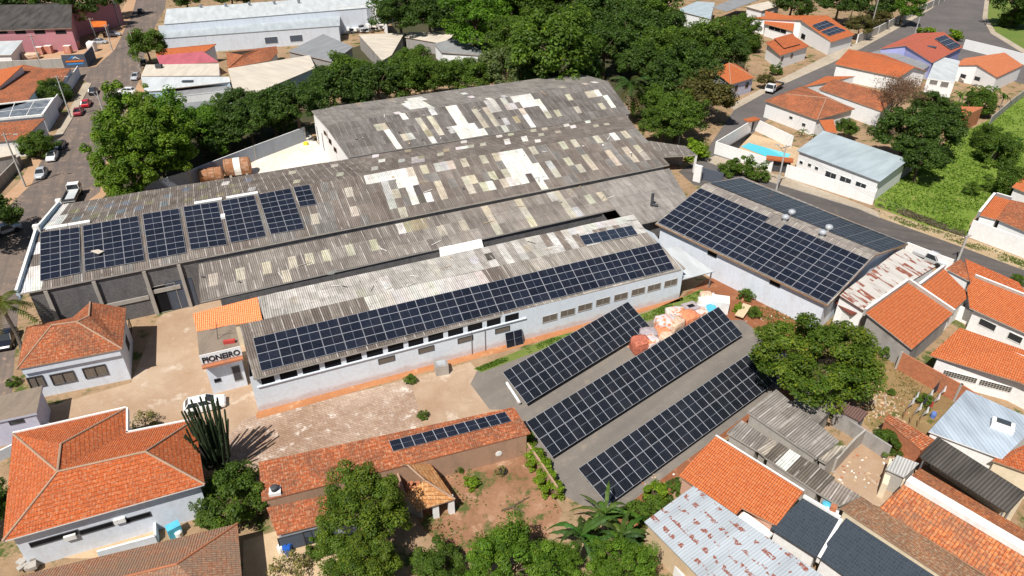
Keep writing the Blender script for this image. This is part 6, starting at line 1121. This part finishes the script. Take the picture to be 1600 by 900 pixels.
for l, x, y, an, pn, kd in [('black car parked at the corner, first in the row by the pavement', 147, 146, S1, 'black', 'hatch'), ('bright red car between the black car and a darker red one', 136, 165, S1, 'red', 'hatch'), ('dark red car behind the bright red one by the pole', 124, 178, S1, 'wine', 'sedan'), ('dark blue car in the tree shade behind the white car', 95, 230, S1, 'blue', 'hatch'), ('white car with dark windscreen beside the round green street tree', 83, 248, S1 + 180, 'white', 'sedan'), ('silver car in front of the white car, nearest the dirt pavement', 66, 275, S1 + 180, 'silver', 'sedan'), ('black shiny car under the palm tree at the left edge', 14, 535, S1 + 180, 'black', 'sedan'), ('dark silver car parked before the pink warehouse', 157, 68, 5, 'silver', 'sedan'), ('silver car under the roadside trees farther up the street', 178, 56, 15, 'silver', 'hatch'),
    ('silver grey car at the front wall of the cream shop', 213, 123, S1 + 170, 'silver', 'sedan'), ('white car half hidden by bright leaves on the street', 199, 146, 175, 'white', 'hatch'), ('dark car at the far top end of the left street', 220, 20, S1, 'dark', 'sedan'), ('dark car in the shade of the corner street tree', 226, 101, S1, 'dark', 'sedan'), ('grey car parked in front of the blue shop front', 240, 156, 0, 'silver', 'hatch')]: car(l, x, y, an, pn, kd)
car('white car parked behind the tall cactus', 322, 637, street(300, 640, 380, 622), 'white', 'hatch', 4.2, group='cars in the yard'); car('white car behind the grey annex of the shop', 352, 142, 90, 'white', 'sedan', group='cars in the yard')
def truck(label, px, py, ang, L_, bedm, pick=False, paint='white', cat='truck'):
    g = P(px, py); a = math.radians(ang); f = Vector((math.cos(a), math.sin(a), 0)); s = Vector((-f.y, f.x, 0)); r = thing('flatbed_truck', label, cat, g); pm = M['paint_' + paint]; h = L_ / 2; W = .95 if not pick else .85
    pt = lambda x, y, z: g + f * x + s * y + Z * z
    zc0, zc1 = (.65, 2.15) if not pick else (.5, 1.6); x1, x0 = h, h - (1.75 if not pick else L_ * .62)
    if not pick:
        lo = [pt(x1, -W, zc0), pt(x0, -W, zc0), pt(x0, W, zc0), pt(x1, W, zc0)]; md = [pt(x1 + .02, -W, 1.35), pt(x0, -W, 1.35), pt(x0, W, 1.35), pt(x1 + .02, W, 1.35)]; hi = [pt(x1 - .35, -W * .9, zc1), pt(x0 + .05, -W * .9, zc1), pt(x0 + .05, W * .9, zc1), pt(x1 - .35, W * .9, zc1)]
    else:
        lo = [pt(x1, -W, zc0), pt(x0, -W, zc0), pt(x0, W, zc0), pt(x1, W, zc0)]; md = [pt(x1 - .1, -W, .95), pt(x0, -W, 1.0), pt(x0, W, 1.0), pt(x1 - .1, W, .95)]; hi = [pt(x1 - 1.7, -W * .8, zc1), pt(x0 + .15, -W * .8, zc1), pt(x0 + .15, W * .8, zc1), pt(x1 - 1.7, W * .8, zc1)]; b1_ = [pt(x1 - 1.15, -W, .98), pt(x0, -W, 1.0), pt(x0, W, 1.0), pt(x1 - 1.15, W, .98)]
    m = MB(); up_ = md if not pick else b1_
    for i in range(4): m.face([lo[i], lo[(i + 1) % 4], md[(i + 1) % 4], md[i]], pm)
    if pick: m.face([md[0], b1_[0], b1_[3], md[3]], pm, up=True)
    m.face(hi, pm, up=True)
    for i in range(4): m.tube(up_[i], hi[i], .05, .05, pm, 4)
    m.build('cab', r)
    for i, nm in ((3, 'windscreen'), (1, 'rear_window'), (0, 'side_window'), (2, 'side_window')): m = MB(); m.face([up_[i], up_[(i + 1) % 4], hi[(i + 1) % 4], hi[i]], M['glass']); m.build(nm, r)
    m = MB(); zb = .95 if not pick else .65; m.box(pt(-h, -W * 1.05, zb), f * (x0 + h - .08), s * W * 2.1, Z * .12, M[bedm]); 
    m.build('cargo_bed', r); m = MB(); hb = .4
    for y in (-W * 1.05, W * 1.05 - .06): m.box(pt(-h, y, zb + .12), f * (x0 + h - .08), s * .06, Z * hb, M['frame_dark'] if not pick else pm)
    m.box(pt(-h, -W * 1.05 + .07, zb + .12), f * .06, s * (W * 2.1 - .14), Z * hb, M['frame_dark'] if not pick else pm); m.build('side_boards', r); m = MB(); m.box(pt(-h + .1, -.4, .5), f * (L_ - .4), s * .8, Z * .4, M['rubber']); m.build('chassis', r)
    for x in (h - .9, -h + 1.1):
        for y in (-W + .08, W - .08): m = MB(); m.lathe(pt(x, y, .42) - s * .13, [(.25, 0), (.42, .02), (.42, .24), (.25, .26)], M['rubber'], 12, s); m.build('wheel', r)
    for y in (-.6, .6): m = MB(); m.cbox(pt(h + .0, y, .8), .1, .3, .16, a, M['galv']); m.build('headlight', r)
    return r
truck('white flatbed truck on the left street above the white parapet', 116, 312, street(100, 330, 130, 270), 6.0, 'metal_white')
truck('white flatbed truck with brown bed parked on the upper road', 1209, 142, street(1228, 128, 1190, 150), 6.6, 'wood')
truck('pale blue pickup parked behind the rusty shed', 1452, 410, street(1440, 404, 1470, 416), 4.6, 'frame_dark', True, 'silver', 'pickup')
truck('silver pickup at the left edge in the tree shade', 8, 366, street(0, 366, 40, 352), 4.8, 'frame_dark', True, 'silver', 'pickup')
# ------------------------------------------------------------------ poles
def pole(label, bx, by, tx, ty, arm=None, lamp=None, name='utility_pole', cross=True, tr=False):
    g = P(bx, by); lo, hi = 2.0, 16.0       # height from the pixel of the top
    for _ in range(30):
        mid = (lo + hi) / 2
        if PR(g + Z * mid)[1] > ty: lo = mid
        else: hi = mid
    h = lo; r = thing(name, label, 'street lamp' if lamp and not cross else 'utility pole', g); m = MB(); m.path([g, g + Z * h], [.17, .11], M['pole'], 8); m.build('pole_shaft', r)
    if cross:
        m = MB(); d = Vector((.9, .45, 0)).normalized(); m.box(g + Z * (h - .5) - d * 1.0 - Vector((.05, .05, 0)), d * 2.0, Vector((-d.y, d.x, 0)) * .1, Z * .12, M['wood']); m.build('crossarm', r)
        for t_ in (-.85, -.3, .3, .85): m = MB(); m.lathe(g + Z * (h - .38) + d * t_, [(.05, 0), (.07, .08), (.03, .2)], M['frame_white'], 8); m.build('insulator', r)
    if tr: m = MB(); m.lathe(g + Z * (h - 2.4) + Vector((.35, 0, 0)), [(.3, 0), (.32, .1), (.32, .8), (.2, .95)], M['steel'], 10); m.build('transformer', r)
    if lamp:
        e = g + Z * (h - 1.2) + Vector((*lamp, .9)); m = MB(); m.path([g + Z * (h - 1.5), e], [.05, .04], M['steel'], 6); m.build('lamp_arm', r); m = MB(); m.cbox(e - Z * .05, .7, .25, .12, math.atan2(lamp[1], lamp[0]), M['galv']); m.build('lamp_head', r)
    r['h'] = h; return g + Z * (h - .25)
tops = [pole('pole with street lamp on the dirt pavement at the left edge', 40, 292, 8, 208, lamp=(1.8, .2)), pole('pole at the pavement edge beside the two red cars', 111, 184, 90, 118, lamp=(1.8, .3)), pole('lamp pole standing in the bamboo by the left street', 165, 186, 153, 143, cross=False, lamp=(-1.2, .3)), pole('tall pole in front of the cream shop on the street corner', 220, 110, 202, 48), pole('pole beside the pink warehouse building yard', 66, 106, 46, 54), pole('pole with transformer by the far roadside trees', 188, 40, 172, -2, tr=True), pole('pole at the corner before the small orange awning', 176, 80, 164, 38), pole('pole in front of the pink warehouse gable', 148, 56, 141, 28)]
te = [pole('pole with wires and lamp beside the pool wall gate', 1213, 297, 1230, 226, lamp=(-1.2, .8)), pole('leaning concrete pole at the right edge of the side street', 1496, 408, 1512, 366), pole('short pole in front of the long metal roofed house', 1355, 300, 1361, 268, cross=False), pole('pole beside the round bush near the open shed', 1060, 226, 1063, 200, cross=False), pole('tallest pole on the upper road by the road wall', 1357, 58, 1368, -4), pole('thin pole on the upper road in front of the pinkish red roof', 1430, 52, 1437, 26, cross=False), pole('thin pole behind the yellowish shrubs at the top', 1327, 36, 1334, 8, cross=False)]
def wires(label, a, b, n=3):
    r = thing('power_line', label, 'power line', (a + b) / 2); d = (b - a); s = Vector((-d.y, d.x, 0)).normalized()
    for i in range(n):
        o = s * (i - 1) * .6; m = MB(); pts = [a.lerp(b, t_ / 8) + o - Z * (.9 * 4 * (t_ / 8) * (1 - t_ / 8)) for t_ in range(9)]; m.path(pts, [.012] * 9, M['frame_dark'], 3); m.build('wire', r)
wires('wires from the left edge lamp pole to the pole by the red cars', tops[0], tops[1]); wires('wires from the red car pole to the corner shop pole', tops[1], tops[3]); wires('wires from the corner shop pole to the far transformer pole', tops[3], tops[5]); wires('wires along the side street from the pool gate pole', te[0], te[1]); wires('wires from the pool gate pole up to the upper road pole', te[0], te[4])
# ------------------------------------------------------------------ old tanks
for x, y, rad, wd, l, wrap in ((330, 273, 1.3, 4.0, 'smaller rusty horizontal tank behind the longest hall', 'rust_tank'), (371, 260, 1.6, 4.6, 'larger rusty horizontal tank with a white band behind the longest hall', 'rust_tank')):
    c = P(x, y, rad); ax = Vector((.95, .3, 0)).normalized(); r = thing('rusty_tank', l, 'tank', flat(c), 'rusty horizontal tanks'); m = MB(); m.lathe(c - ax * wd / 2, [(rad * .55, 0), (rad * .9, .12), (rad * .96, .3), (rad * .96, wd - .3), (rad * .9, wd - .12), (rad * .55, wd)], M[wrap], 24, ax); m.build('tank_shell', r)
    for t_ in (-.42, -.14, .14, .42): m = MB(); m.lathe(c + ax * (wd * t_ - .08), [(rad, 0), (rad, .16)], M['wood'], 24, ax); m.build('hoop', r)
    if rad > 1.5: m = MB(); m.lathe(c + ax * (-wd * .13), [(rad * .98, 0), (rad * .98, wd * .26)], M['white_trim'], 24, ax); m.build('white_band', r)
    for t_ in (-.3, .3): m = MB(); p = flat(c + ax * wd * t_); m.cbox(p, .4, rad * 1.5, rad * .5, math.atan2(ax.y, ax.x), M['concrete']); m.build('cradle', r)
m = MB(); c = P(478, 226); m.cbox(c, .8, .8, .5, 0, M['yellow']); tag(m.build('yellow_box', None), 'small yellow box on the pale yard by the rear warehouse gable', 'box')
# ------------------------------------------------------------------ bulk bags and packages
def bag(label, px, py, w_, d_, h, rz, matn, lump=.16, group='bulk bags heaped behind the middle ground array', z=0, name='bulk_bag', seed=0):
    g = P(px, py, z); m = MB(); n = 7
    def S(u, v, f):
        x, y, q = f(u * 2 - 1, v * 2 - 1); p = Vector((x, y, q)); e = max(abs(p.x), abs(p.y), abs(p.z)); sph = p.normalized(); p = p * .62 + sph * .5 * e
        nv = mnoise.noise_vector(p * 1.9 + Vector((seed * 3.1, px * .1, 0))) * lump + mnoise.noise_vector(p * 5 + Vector((seed, 0, px))) * lump * .45; p += nv
        k = Vector((p.x * w_ / 2, p.y * d_ / 2, (p.z * .5 + .5) * h)); c_, s_ = math.cos(rz), math.sin(rz); return g + Vector((k.x * c_ - k.y * s_, k.x * s_ + k.y * c_, max(0, k.z)))
    F = [lambda u, v: (u, v, 1), lambda u, v: (u, -1, v), lambda u, v: (1, u, v), lambda u, v: (-u, 1, v), lambda u, v: (-1, -u, v)]
    for f in F:
        for i in range(n):
            for j in range(n): m.face([S(i / n, j / n, f), S((i + 1) / n, j / n, f), S((i + 1) / n, (j + 1) / n, f), S(i / n, (j + 1) / n, f)], M[matn])
    return tag(m.build(name, None, weld=True, smooth=True), label, 'bag', group)
ground_bag = t = NT('bag_mix'); v_ = t.n('ShaderNodeTexVoronoi'); t.link(t.geo(), v_.inputs['Vector']); v_.inputs['Scale'].default_value = 3.2; sp_ = t.sep(v_.outputs['Color']); t.col(t.mix(t.ramp(sp_[0], .35, .6), t.mix(t.ramp(sp_[1], .4, .6), (.62, .24, .11), (.70, .58, .48)), (.58, .50, .50))).rough(.6); M['bag_mix'] = t.m
for i, (l, x, y, w_, d_, h, rz, mt) in enumerate([('reddish orange bulk bag nearest the viewer, end of the heap', 999, 548, 2.0, 1.8, 1.7, .3, 'bag_red'), ('white and orange striped bulk bag beside the reddish one', 1015, 546, 1.8, 1.6, 1.6, .6, 'bag_mix'), ('grey plastic wrapped bulk bag behind the reddish one', 1012, 531, 2.0, 1.7, 1.4, .2, 'bag_grey'), ('orange speckled bulk bag right of the grey wrapped one', 1031, 527, 1.9, 1.7, 1.3, .5, 'bag_orange'), ('tan bulk bag against the array edge', 1038, 533, 1.7, 1.6, 1.2, .3, 'bag_tan'), ('large mottled bulk bag in the middle of the heap, left', 1038, 517, 2.4, 2.0, 1.9, .2, 'bag_mix'), ('mottled bulk bag in the middle of the heap, right', 1052, 517, 2.2, 1.8, 1.7, .7, 'bag_tan'), ('bulky orange topped bag above the middle of the heap', 1056, 502, 2.5, 2.1, 1.6, .2, 'bag_mix'), ('orange and white bag right of the bulky orange topped one', 1074, 507, 2.1, 1.9, 1.7, .5, 'bag_orange'), ('small brown bag between the mottled bags and the array', 1060, 513, 1.5, 1.4, 1.2, .3, 'bag_red'), ('white bag with orange print near the grey crate', 1090, 498, 1.9, 1.7, 1.4, .4, 'bag_mix'), ('rolled white package beside the cyan one', 1093, 491, 1.8, 1.5, 1.2, .2, 'bag_white'), ('cyan wrapped package at the array edge', 1107, 492, 1.6, 1.4, 1.2, .5, 'bag_cyan'), ('white wrapped package left of the large white cube', 1103, 481, 2.0, 1.7, 1.4, .3, 'bag_white'), ('cream package at the far end of the heap, left', 1102, 472, 1.5, 1.3, 1.4, .2, 'bag_tan'), ('cream package at the far end of the heap, right', 1109, 473, 1.4, 1.3, 1.2, .2, 'bag_white')]): bag(l, x, y, w_, d_, h, rz, mt, seed=i)
c = P(1077, 494); m = MB(); m.cbox(c, 1.9, 1.7, 1.6, .4, M['bag_grey']); r = tag(m.build('grey_crate', None), 'boxy grey crate at the grass side of the bag heap', 'crate'); m = MB(); m.cbox(c + Z * 1.602, .9, .6, .03, .4, M['dark']); m.build('lid_opening', r)
c = P(1123, 484); m = MB(); m.cbox(c, 2.2, 1.8, 1.7, -.25, M['frame_white']); tag(m.build('white_cube', None), 'large white cube package at the far end of the bag heap', 'package')
c = P(1147, 498); m = MB(); m.box(c + Z * .5, Vector((1.6, 2.2, .3)), Vector((.9, -.6, 0)), Z * .12, M['wood_pale']); r = tag(m.build('board_stack', None), 'pale boards lying by the end of the middle ground array', 'boards')
# brick pallets in the building yard
pl_ = [(42, 76), (62, 74), (72, 72), (81, 71), (64, 85), (78, 83), (100, 76), (108, 83), (120, 76)]
for i, (x, y) in enumerate(pl_):
    c = P(x, y); r = thing('brick_pallet', ['leftmost red wrapped brick pallet in the building yard', 'red and white pallet second from the left, rear row', 'red and white pallet in the middle of the rear row', 'red and white pallet at the right of the rear row', 'red pallet at the left of the front row', 'red pallet at the right of the front row', 'brown pallet before the pink gable corner', 'low pallet behind the blue painted sign wall', 'orange pallet before the parked dark silver car'][i], 'pallet', c, 'brick pallets in the building yard')
    m = MB(); m.cbox(c, 1.9, 1.6, .15, .1, M['wood']); m.build('pallet_base', r); m = MB(); m.cbox(c + Z * .15, 1.8, 1.5, 1.9, .1, M['pallet_red'], M['bag_white']); m.build('brick_load', r)
for x, y, l in ((30, 92, 'yellow sand bag left of two behind the grey street wall'), (50, 92, 'yellow sand bag right of two behind the grey street wall')): bag(l, x, y, 4, 2.2, 1.5, .4, 'bag_tan', group='sand heaps in the building yard', name='sand_heap')
bag('white bulk bag beside the parked cars at the pink warehouse', 146, 80, 2.0, 2.0, 2.6, 0, 'bag_white', group=None, seed=3)
# scrap heap
rr = random.Random(21)
for k in range(70):
    x = rr.uniform(538, 606); y = 50 - (x - 538) * .05 + rr.uniform(-6, 4); c = P(x, y, 0) + Z * rr.uniform(0, 2.0); m = MB(); m.cbox(c, rr.uniform(.6, 2.2), rr.uniform(.3, 1.0), rr.uniform(.2, .9), rr.uniform(0, 3), M[rr.choice(['frame_white', 'frame_dark', 'bag_white', 'dark', 'steel'])]); tag(m.build('scrap_piece', None), 'black or white scrap piece in the heap against the white yard wall', 'scrap', 'scrap heap by the grey factory')
# ------------------------------------------------------------------ clothes lines
def line(label, x0, y0, x1, y1, items, h=1.7):
    a, b = P(x0, y0), P(x1, y1); r = thing('clothes_line', label, 'clothes line', a, 'clothes lines in the back yard'); m = MB(); m.path([a + Z * h, a.lerp(b, .5) + Z * (h - .12), b + Z * h], [.012] * 3, M['frame_dark'], 3); m.build('rope', r)
    for p in (a, b): m = MB(); m.tube(p, p + Z * (h + .1), .05, .05, M['wood'], 5); m.build('post', r)
    d = (b - a).normalized(); nn = Vector((-d.y, d.x, 0))
    for t_, w_, hh, mt, lab in items:
        p = a.lerp(b, t_) + Z * (h - .12 * 4 * t_ * (1 - t_) - .01); m = MB(); k = 5
        w_ *= 1.5
        for i in range(k):
            q0, q1 = p + d * (w_ * i / k) + nn * .05 * math.sin(i * 2.1), p + d * (w_ * (i + 1) / k) + nn * .05 * math.sin((i + 1) * 2.1); m.face([q0, q1, q1 - Z * hh + nn * .12 * math.sin(i + 1), q0 - Z * hh + nn * .12 * math.sin(i)], M[mt])
        tag(m.build('laundry', None), lab, 'laundry', 'washing hung on the lines')
line('left clothes line in the back yard below the brick wall', 1410, 655, 1434, 622, [(.1, 1.2, .8, 'cloth_white', 'white cloth at the near end of the left clothes line'), (.5, .9, .9, 'cloth_white', 'white cloth in the middle of the left clothes line')])
line('middle clothes line with the most washing', 1420, 664, 1462, 612, [(.12, 1.0, .9, 'cloth_white', 'white shirt low on the middle clothes line'), (.32, .9, .8, 'cloth_dark', 'dark garment on the middle clothes line'), (.5, 1.2, .9, 'cloth_white', 'white sheet on the middle clothes line'), (.75, 1.0, 1.1, 'cloth_dark', 'dark blanket at the far end of the middle clothes line')])
line('right clothes line beside the pale metal roof', 1432, 668, 1474, 616, [(.1, .9, .8, 'cloth_white', 'white cloth at the near end of the right clothes line'), (.3, .7, .7, 'cloth_red', 'reddish garment on the right clothes line'), (.5, 1.1, .9, 'cloth_white', 'white cloth in the middle of the right clothes line'), (.75, .9, .8, 'cloth_white', 'white cloth at the far end of the right clothes line')])
m = MB(); c = P(1457, 652); m.lathe(c, [(.25, 0), (.28, .5), (.2, .7)], M['cloth_blue'], 10); tag(m.build('blue_drum', None), 'small blue drum in the back yard beside the clothes lines', 'drum')
# barrels and odds and ends
for i, (x, y) in enumerate(((440, 862), (446, 855), (453, 858), (451, 866), (447, 861))):
    c = P(x, y); m = MB(); m.lathe(c, [(.26, 0), (.3, .2), (.3, .7), (.24, .82)], M['blue_plastic' if i != 0 else 'frame_white'], 12); tag(m.build('barrel', None), ['white barrel left of the blue barrels', 'rear left blue barrel before the panelled shed', 'rear right blue barrel before the panelled shed', 'front right blue barrel before the panelled shed', 'middle blue barrel before the panelled shed'][i], 'barrel', 'barrels by the panelled shed')
m = MB(); c = P(275, 835); m.cbox(c, 1.1, .8, 1.2, .7, M['bag_cyan']); tag(m.build('blue_crate', None), 'light blue crate in the shady corner below the big hip roofed house', 'crate')
m = MB(); c = P(281, 838); m.lathe(c, [(.3, 0), (.32, .6), (.2, .7)], M['frame_white'], 12); tag(m.build('white_tub', None), 'white tub beside the light blue crate', 'tub')
r = thing('tyre_planter', 'old tyre with a dry plant near the corner of the earth plot', 'tyre', P(786, 738)); m = MB(); m.lathe(P(786, 738), [(.25, 0), (.45, .03), (.45, .22), (.25, .25)], M['rubber'], 14); m.build('tyre', r)
m = MB(); c = P(779, 708, 1.2); n_ = Vector((.25, -.97, 0)); m.lathe(c, [(.2, 0), (.34, .03), (.34, .1), (.2, .12)], M['frame_white'], 14, n_); tag(m.build('wall_ring', None), 'white ring hanging on the yard wall of the earth plot', 'ring')
m = MB(); c = P(710, 716, 1.3); m.box(c, Vector((1.6, .35, .2)), Vector((.03, -.1, 0)), Z * .1, M['dark']); tag(m.build('wall_bracket', None), 'dark iron bracket on the yard wall of the earth plot', 'bracket')
m = MB(); c = P(783, 797); m.path([P(783, 798, .1), P(800, 793, .12), P(818, 800, .1)], [.07, .1, .07], M['bark'], 6); m.path([P(800, 793, .12), P(806, 788, .15), P(828, 776, .1)], [.08, .06, .04], M['bark'], 6); tag(m.build('fallen_branch', None), 'dead forked branch lying on the earth plot', 'branch')
r = thing('rock_pile', 'pile of broken stones under the terrace of the big hip roofed house', 'rocks', P(45, 878)); m = MB()
for k in range(18): m.cbox(P(45 + rr.uniform(-12, 12), 880 + rr.uniform(-8, 8), rr.uniform(0, .5)), rr.uniform(.3, .8), rr.uniform(.3, .6), rr.uniform(.2, .5), rr.uniform(0, 3), M['concrete'])
struct(m.build('stone', r), 'stuff')
m = MB()
for k in range(230):
    x, y = rr.gauss(1372, 20), rr.gauss(632, 12); m.cbox(P(x, y), rr.uniform(.06, .25), rr.uniform(.06, .16), rr.uniform(.04, .12), rr.uniform(0, 3), M[rr.choice(['wood_pale', 'tile_cap', 'concrete', 'wood_pale', 'bag_tan'])])
struct(m.build('rubble'), 'stuff')
m = MB()
for k in range(160):
    x, y = rr.choice([(rr.gauss(1340, 30), rr.gauss(735, 20)), (rr.gauss(1240, 60), rr.gauss(505, 10)), (rr.gauss(1000, 30), rr.gauss(745, 12))]); m.cbox(P(x, y), rr.uniform(.06, .3), rr.uniform(.06, .2), rr.uniform(.04, .12), rr.uniform(0, 3), M[rr.choice(['wood_pale', 'tile_cap', 'white_trim', 'concrete'])])
struct(m.build('litter'), 'stuff')

# scraps and sticks lying on the old sheet roofs
m = MB(); rr = random.Random(33)
for q, cnt in (([Mn0, Mn1, Mr1, Mr0], 34), ([Nn0, Nn1, Nr1, Nr0], 16), ([L['a'], L['b'], L['m'], L['d']], 18), ([Pr0, Pr1, Pf1, Pf0], 22)):
    for k in range(cnt):
        a, b = rr.random(), rr.uniform(.05, .95); p = q[0].lerp(q[1], a).lerp(q[3].lerp(q[2], a), b); lx, ly = rr.choice([(rr.uniform(.6, 1.8), .07), (rr.uniform(.15, .45), rr.uniform(.1, .25))])
        if q[0] is Mn0 and a < .5: continue
        n_ = (q[1] - q[0]).cross(q[3] - q[0]).normalized(); n_ = n_ if n_.z > 0 else -n_; t_ = rr.uniform(0, 3.14); u_, w_ = axes(n_); d_ = u_ * math.cos(t_) + w_ * math.sin(t_)
        m.box(p + n_ * .1, d_ * lx, n_.cross(d_) * ly, n_ * .05, M[rr.choice(['white_trim', 'concrete', 'frame_dark', 'bag_white', 'wood_pale'])])
struct(m.build('roof_litter'), 'stuff')

# torn plastic and scraps spread round the bulk bags
m = MB()
for k in range(330):
    t_ = rr.random(); x, y = 1000 + t_ * 112 + rr.gauss(0, 8), 545 - t_ * 68 + rr.gauss(0, 7); p = P(x, y, rr.random() * .25); s_ = rr.uniform(.08, .4); d_ = Vector((rr.uniform(-1, 1), rr.uniform(-1, 1), rr.uniform(-.3, .5))).normalized(); e_ = d_.orthogonal() * rr.uniform(.4, 1)
    m.face([p, p + d_ * s_, p + d_ * s_ + e_ * s_, p + e_ * s_ * .8], M[rr.choice(['bag_orange', 'bag_red', 'bag_white', 'bag_tan', 'bag_grey', 'bag_orange'])])
struct(m.build('plastic_litter'), 'stuff')
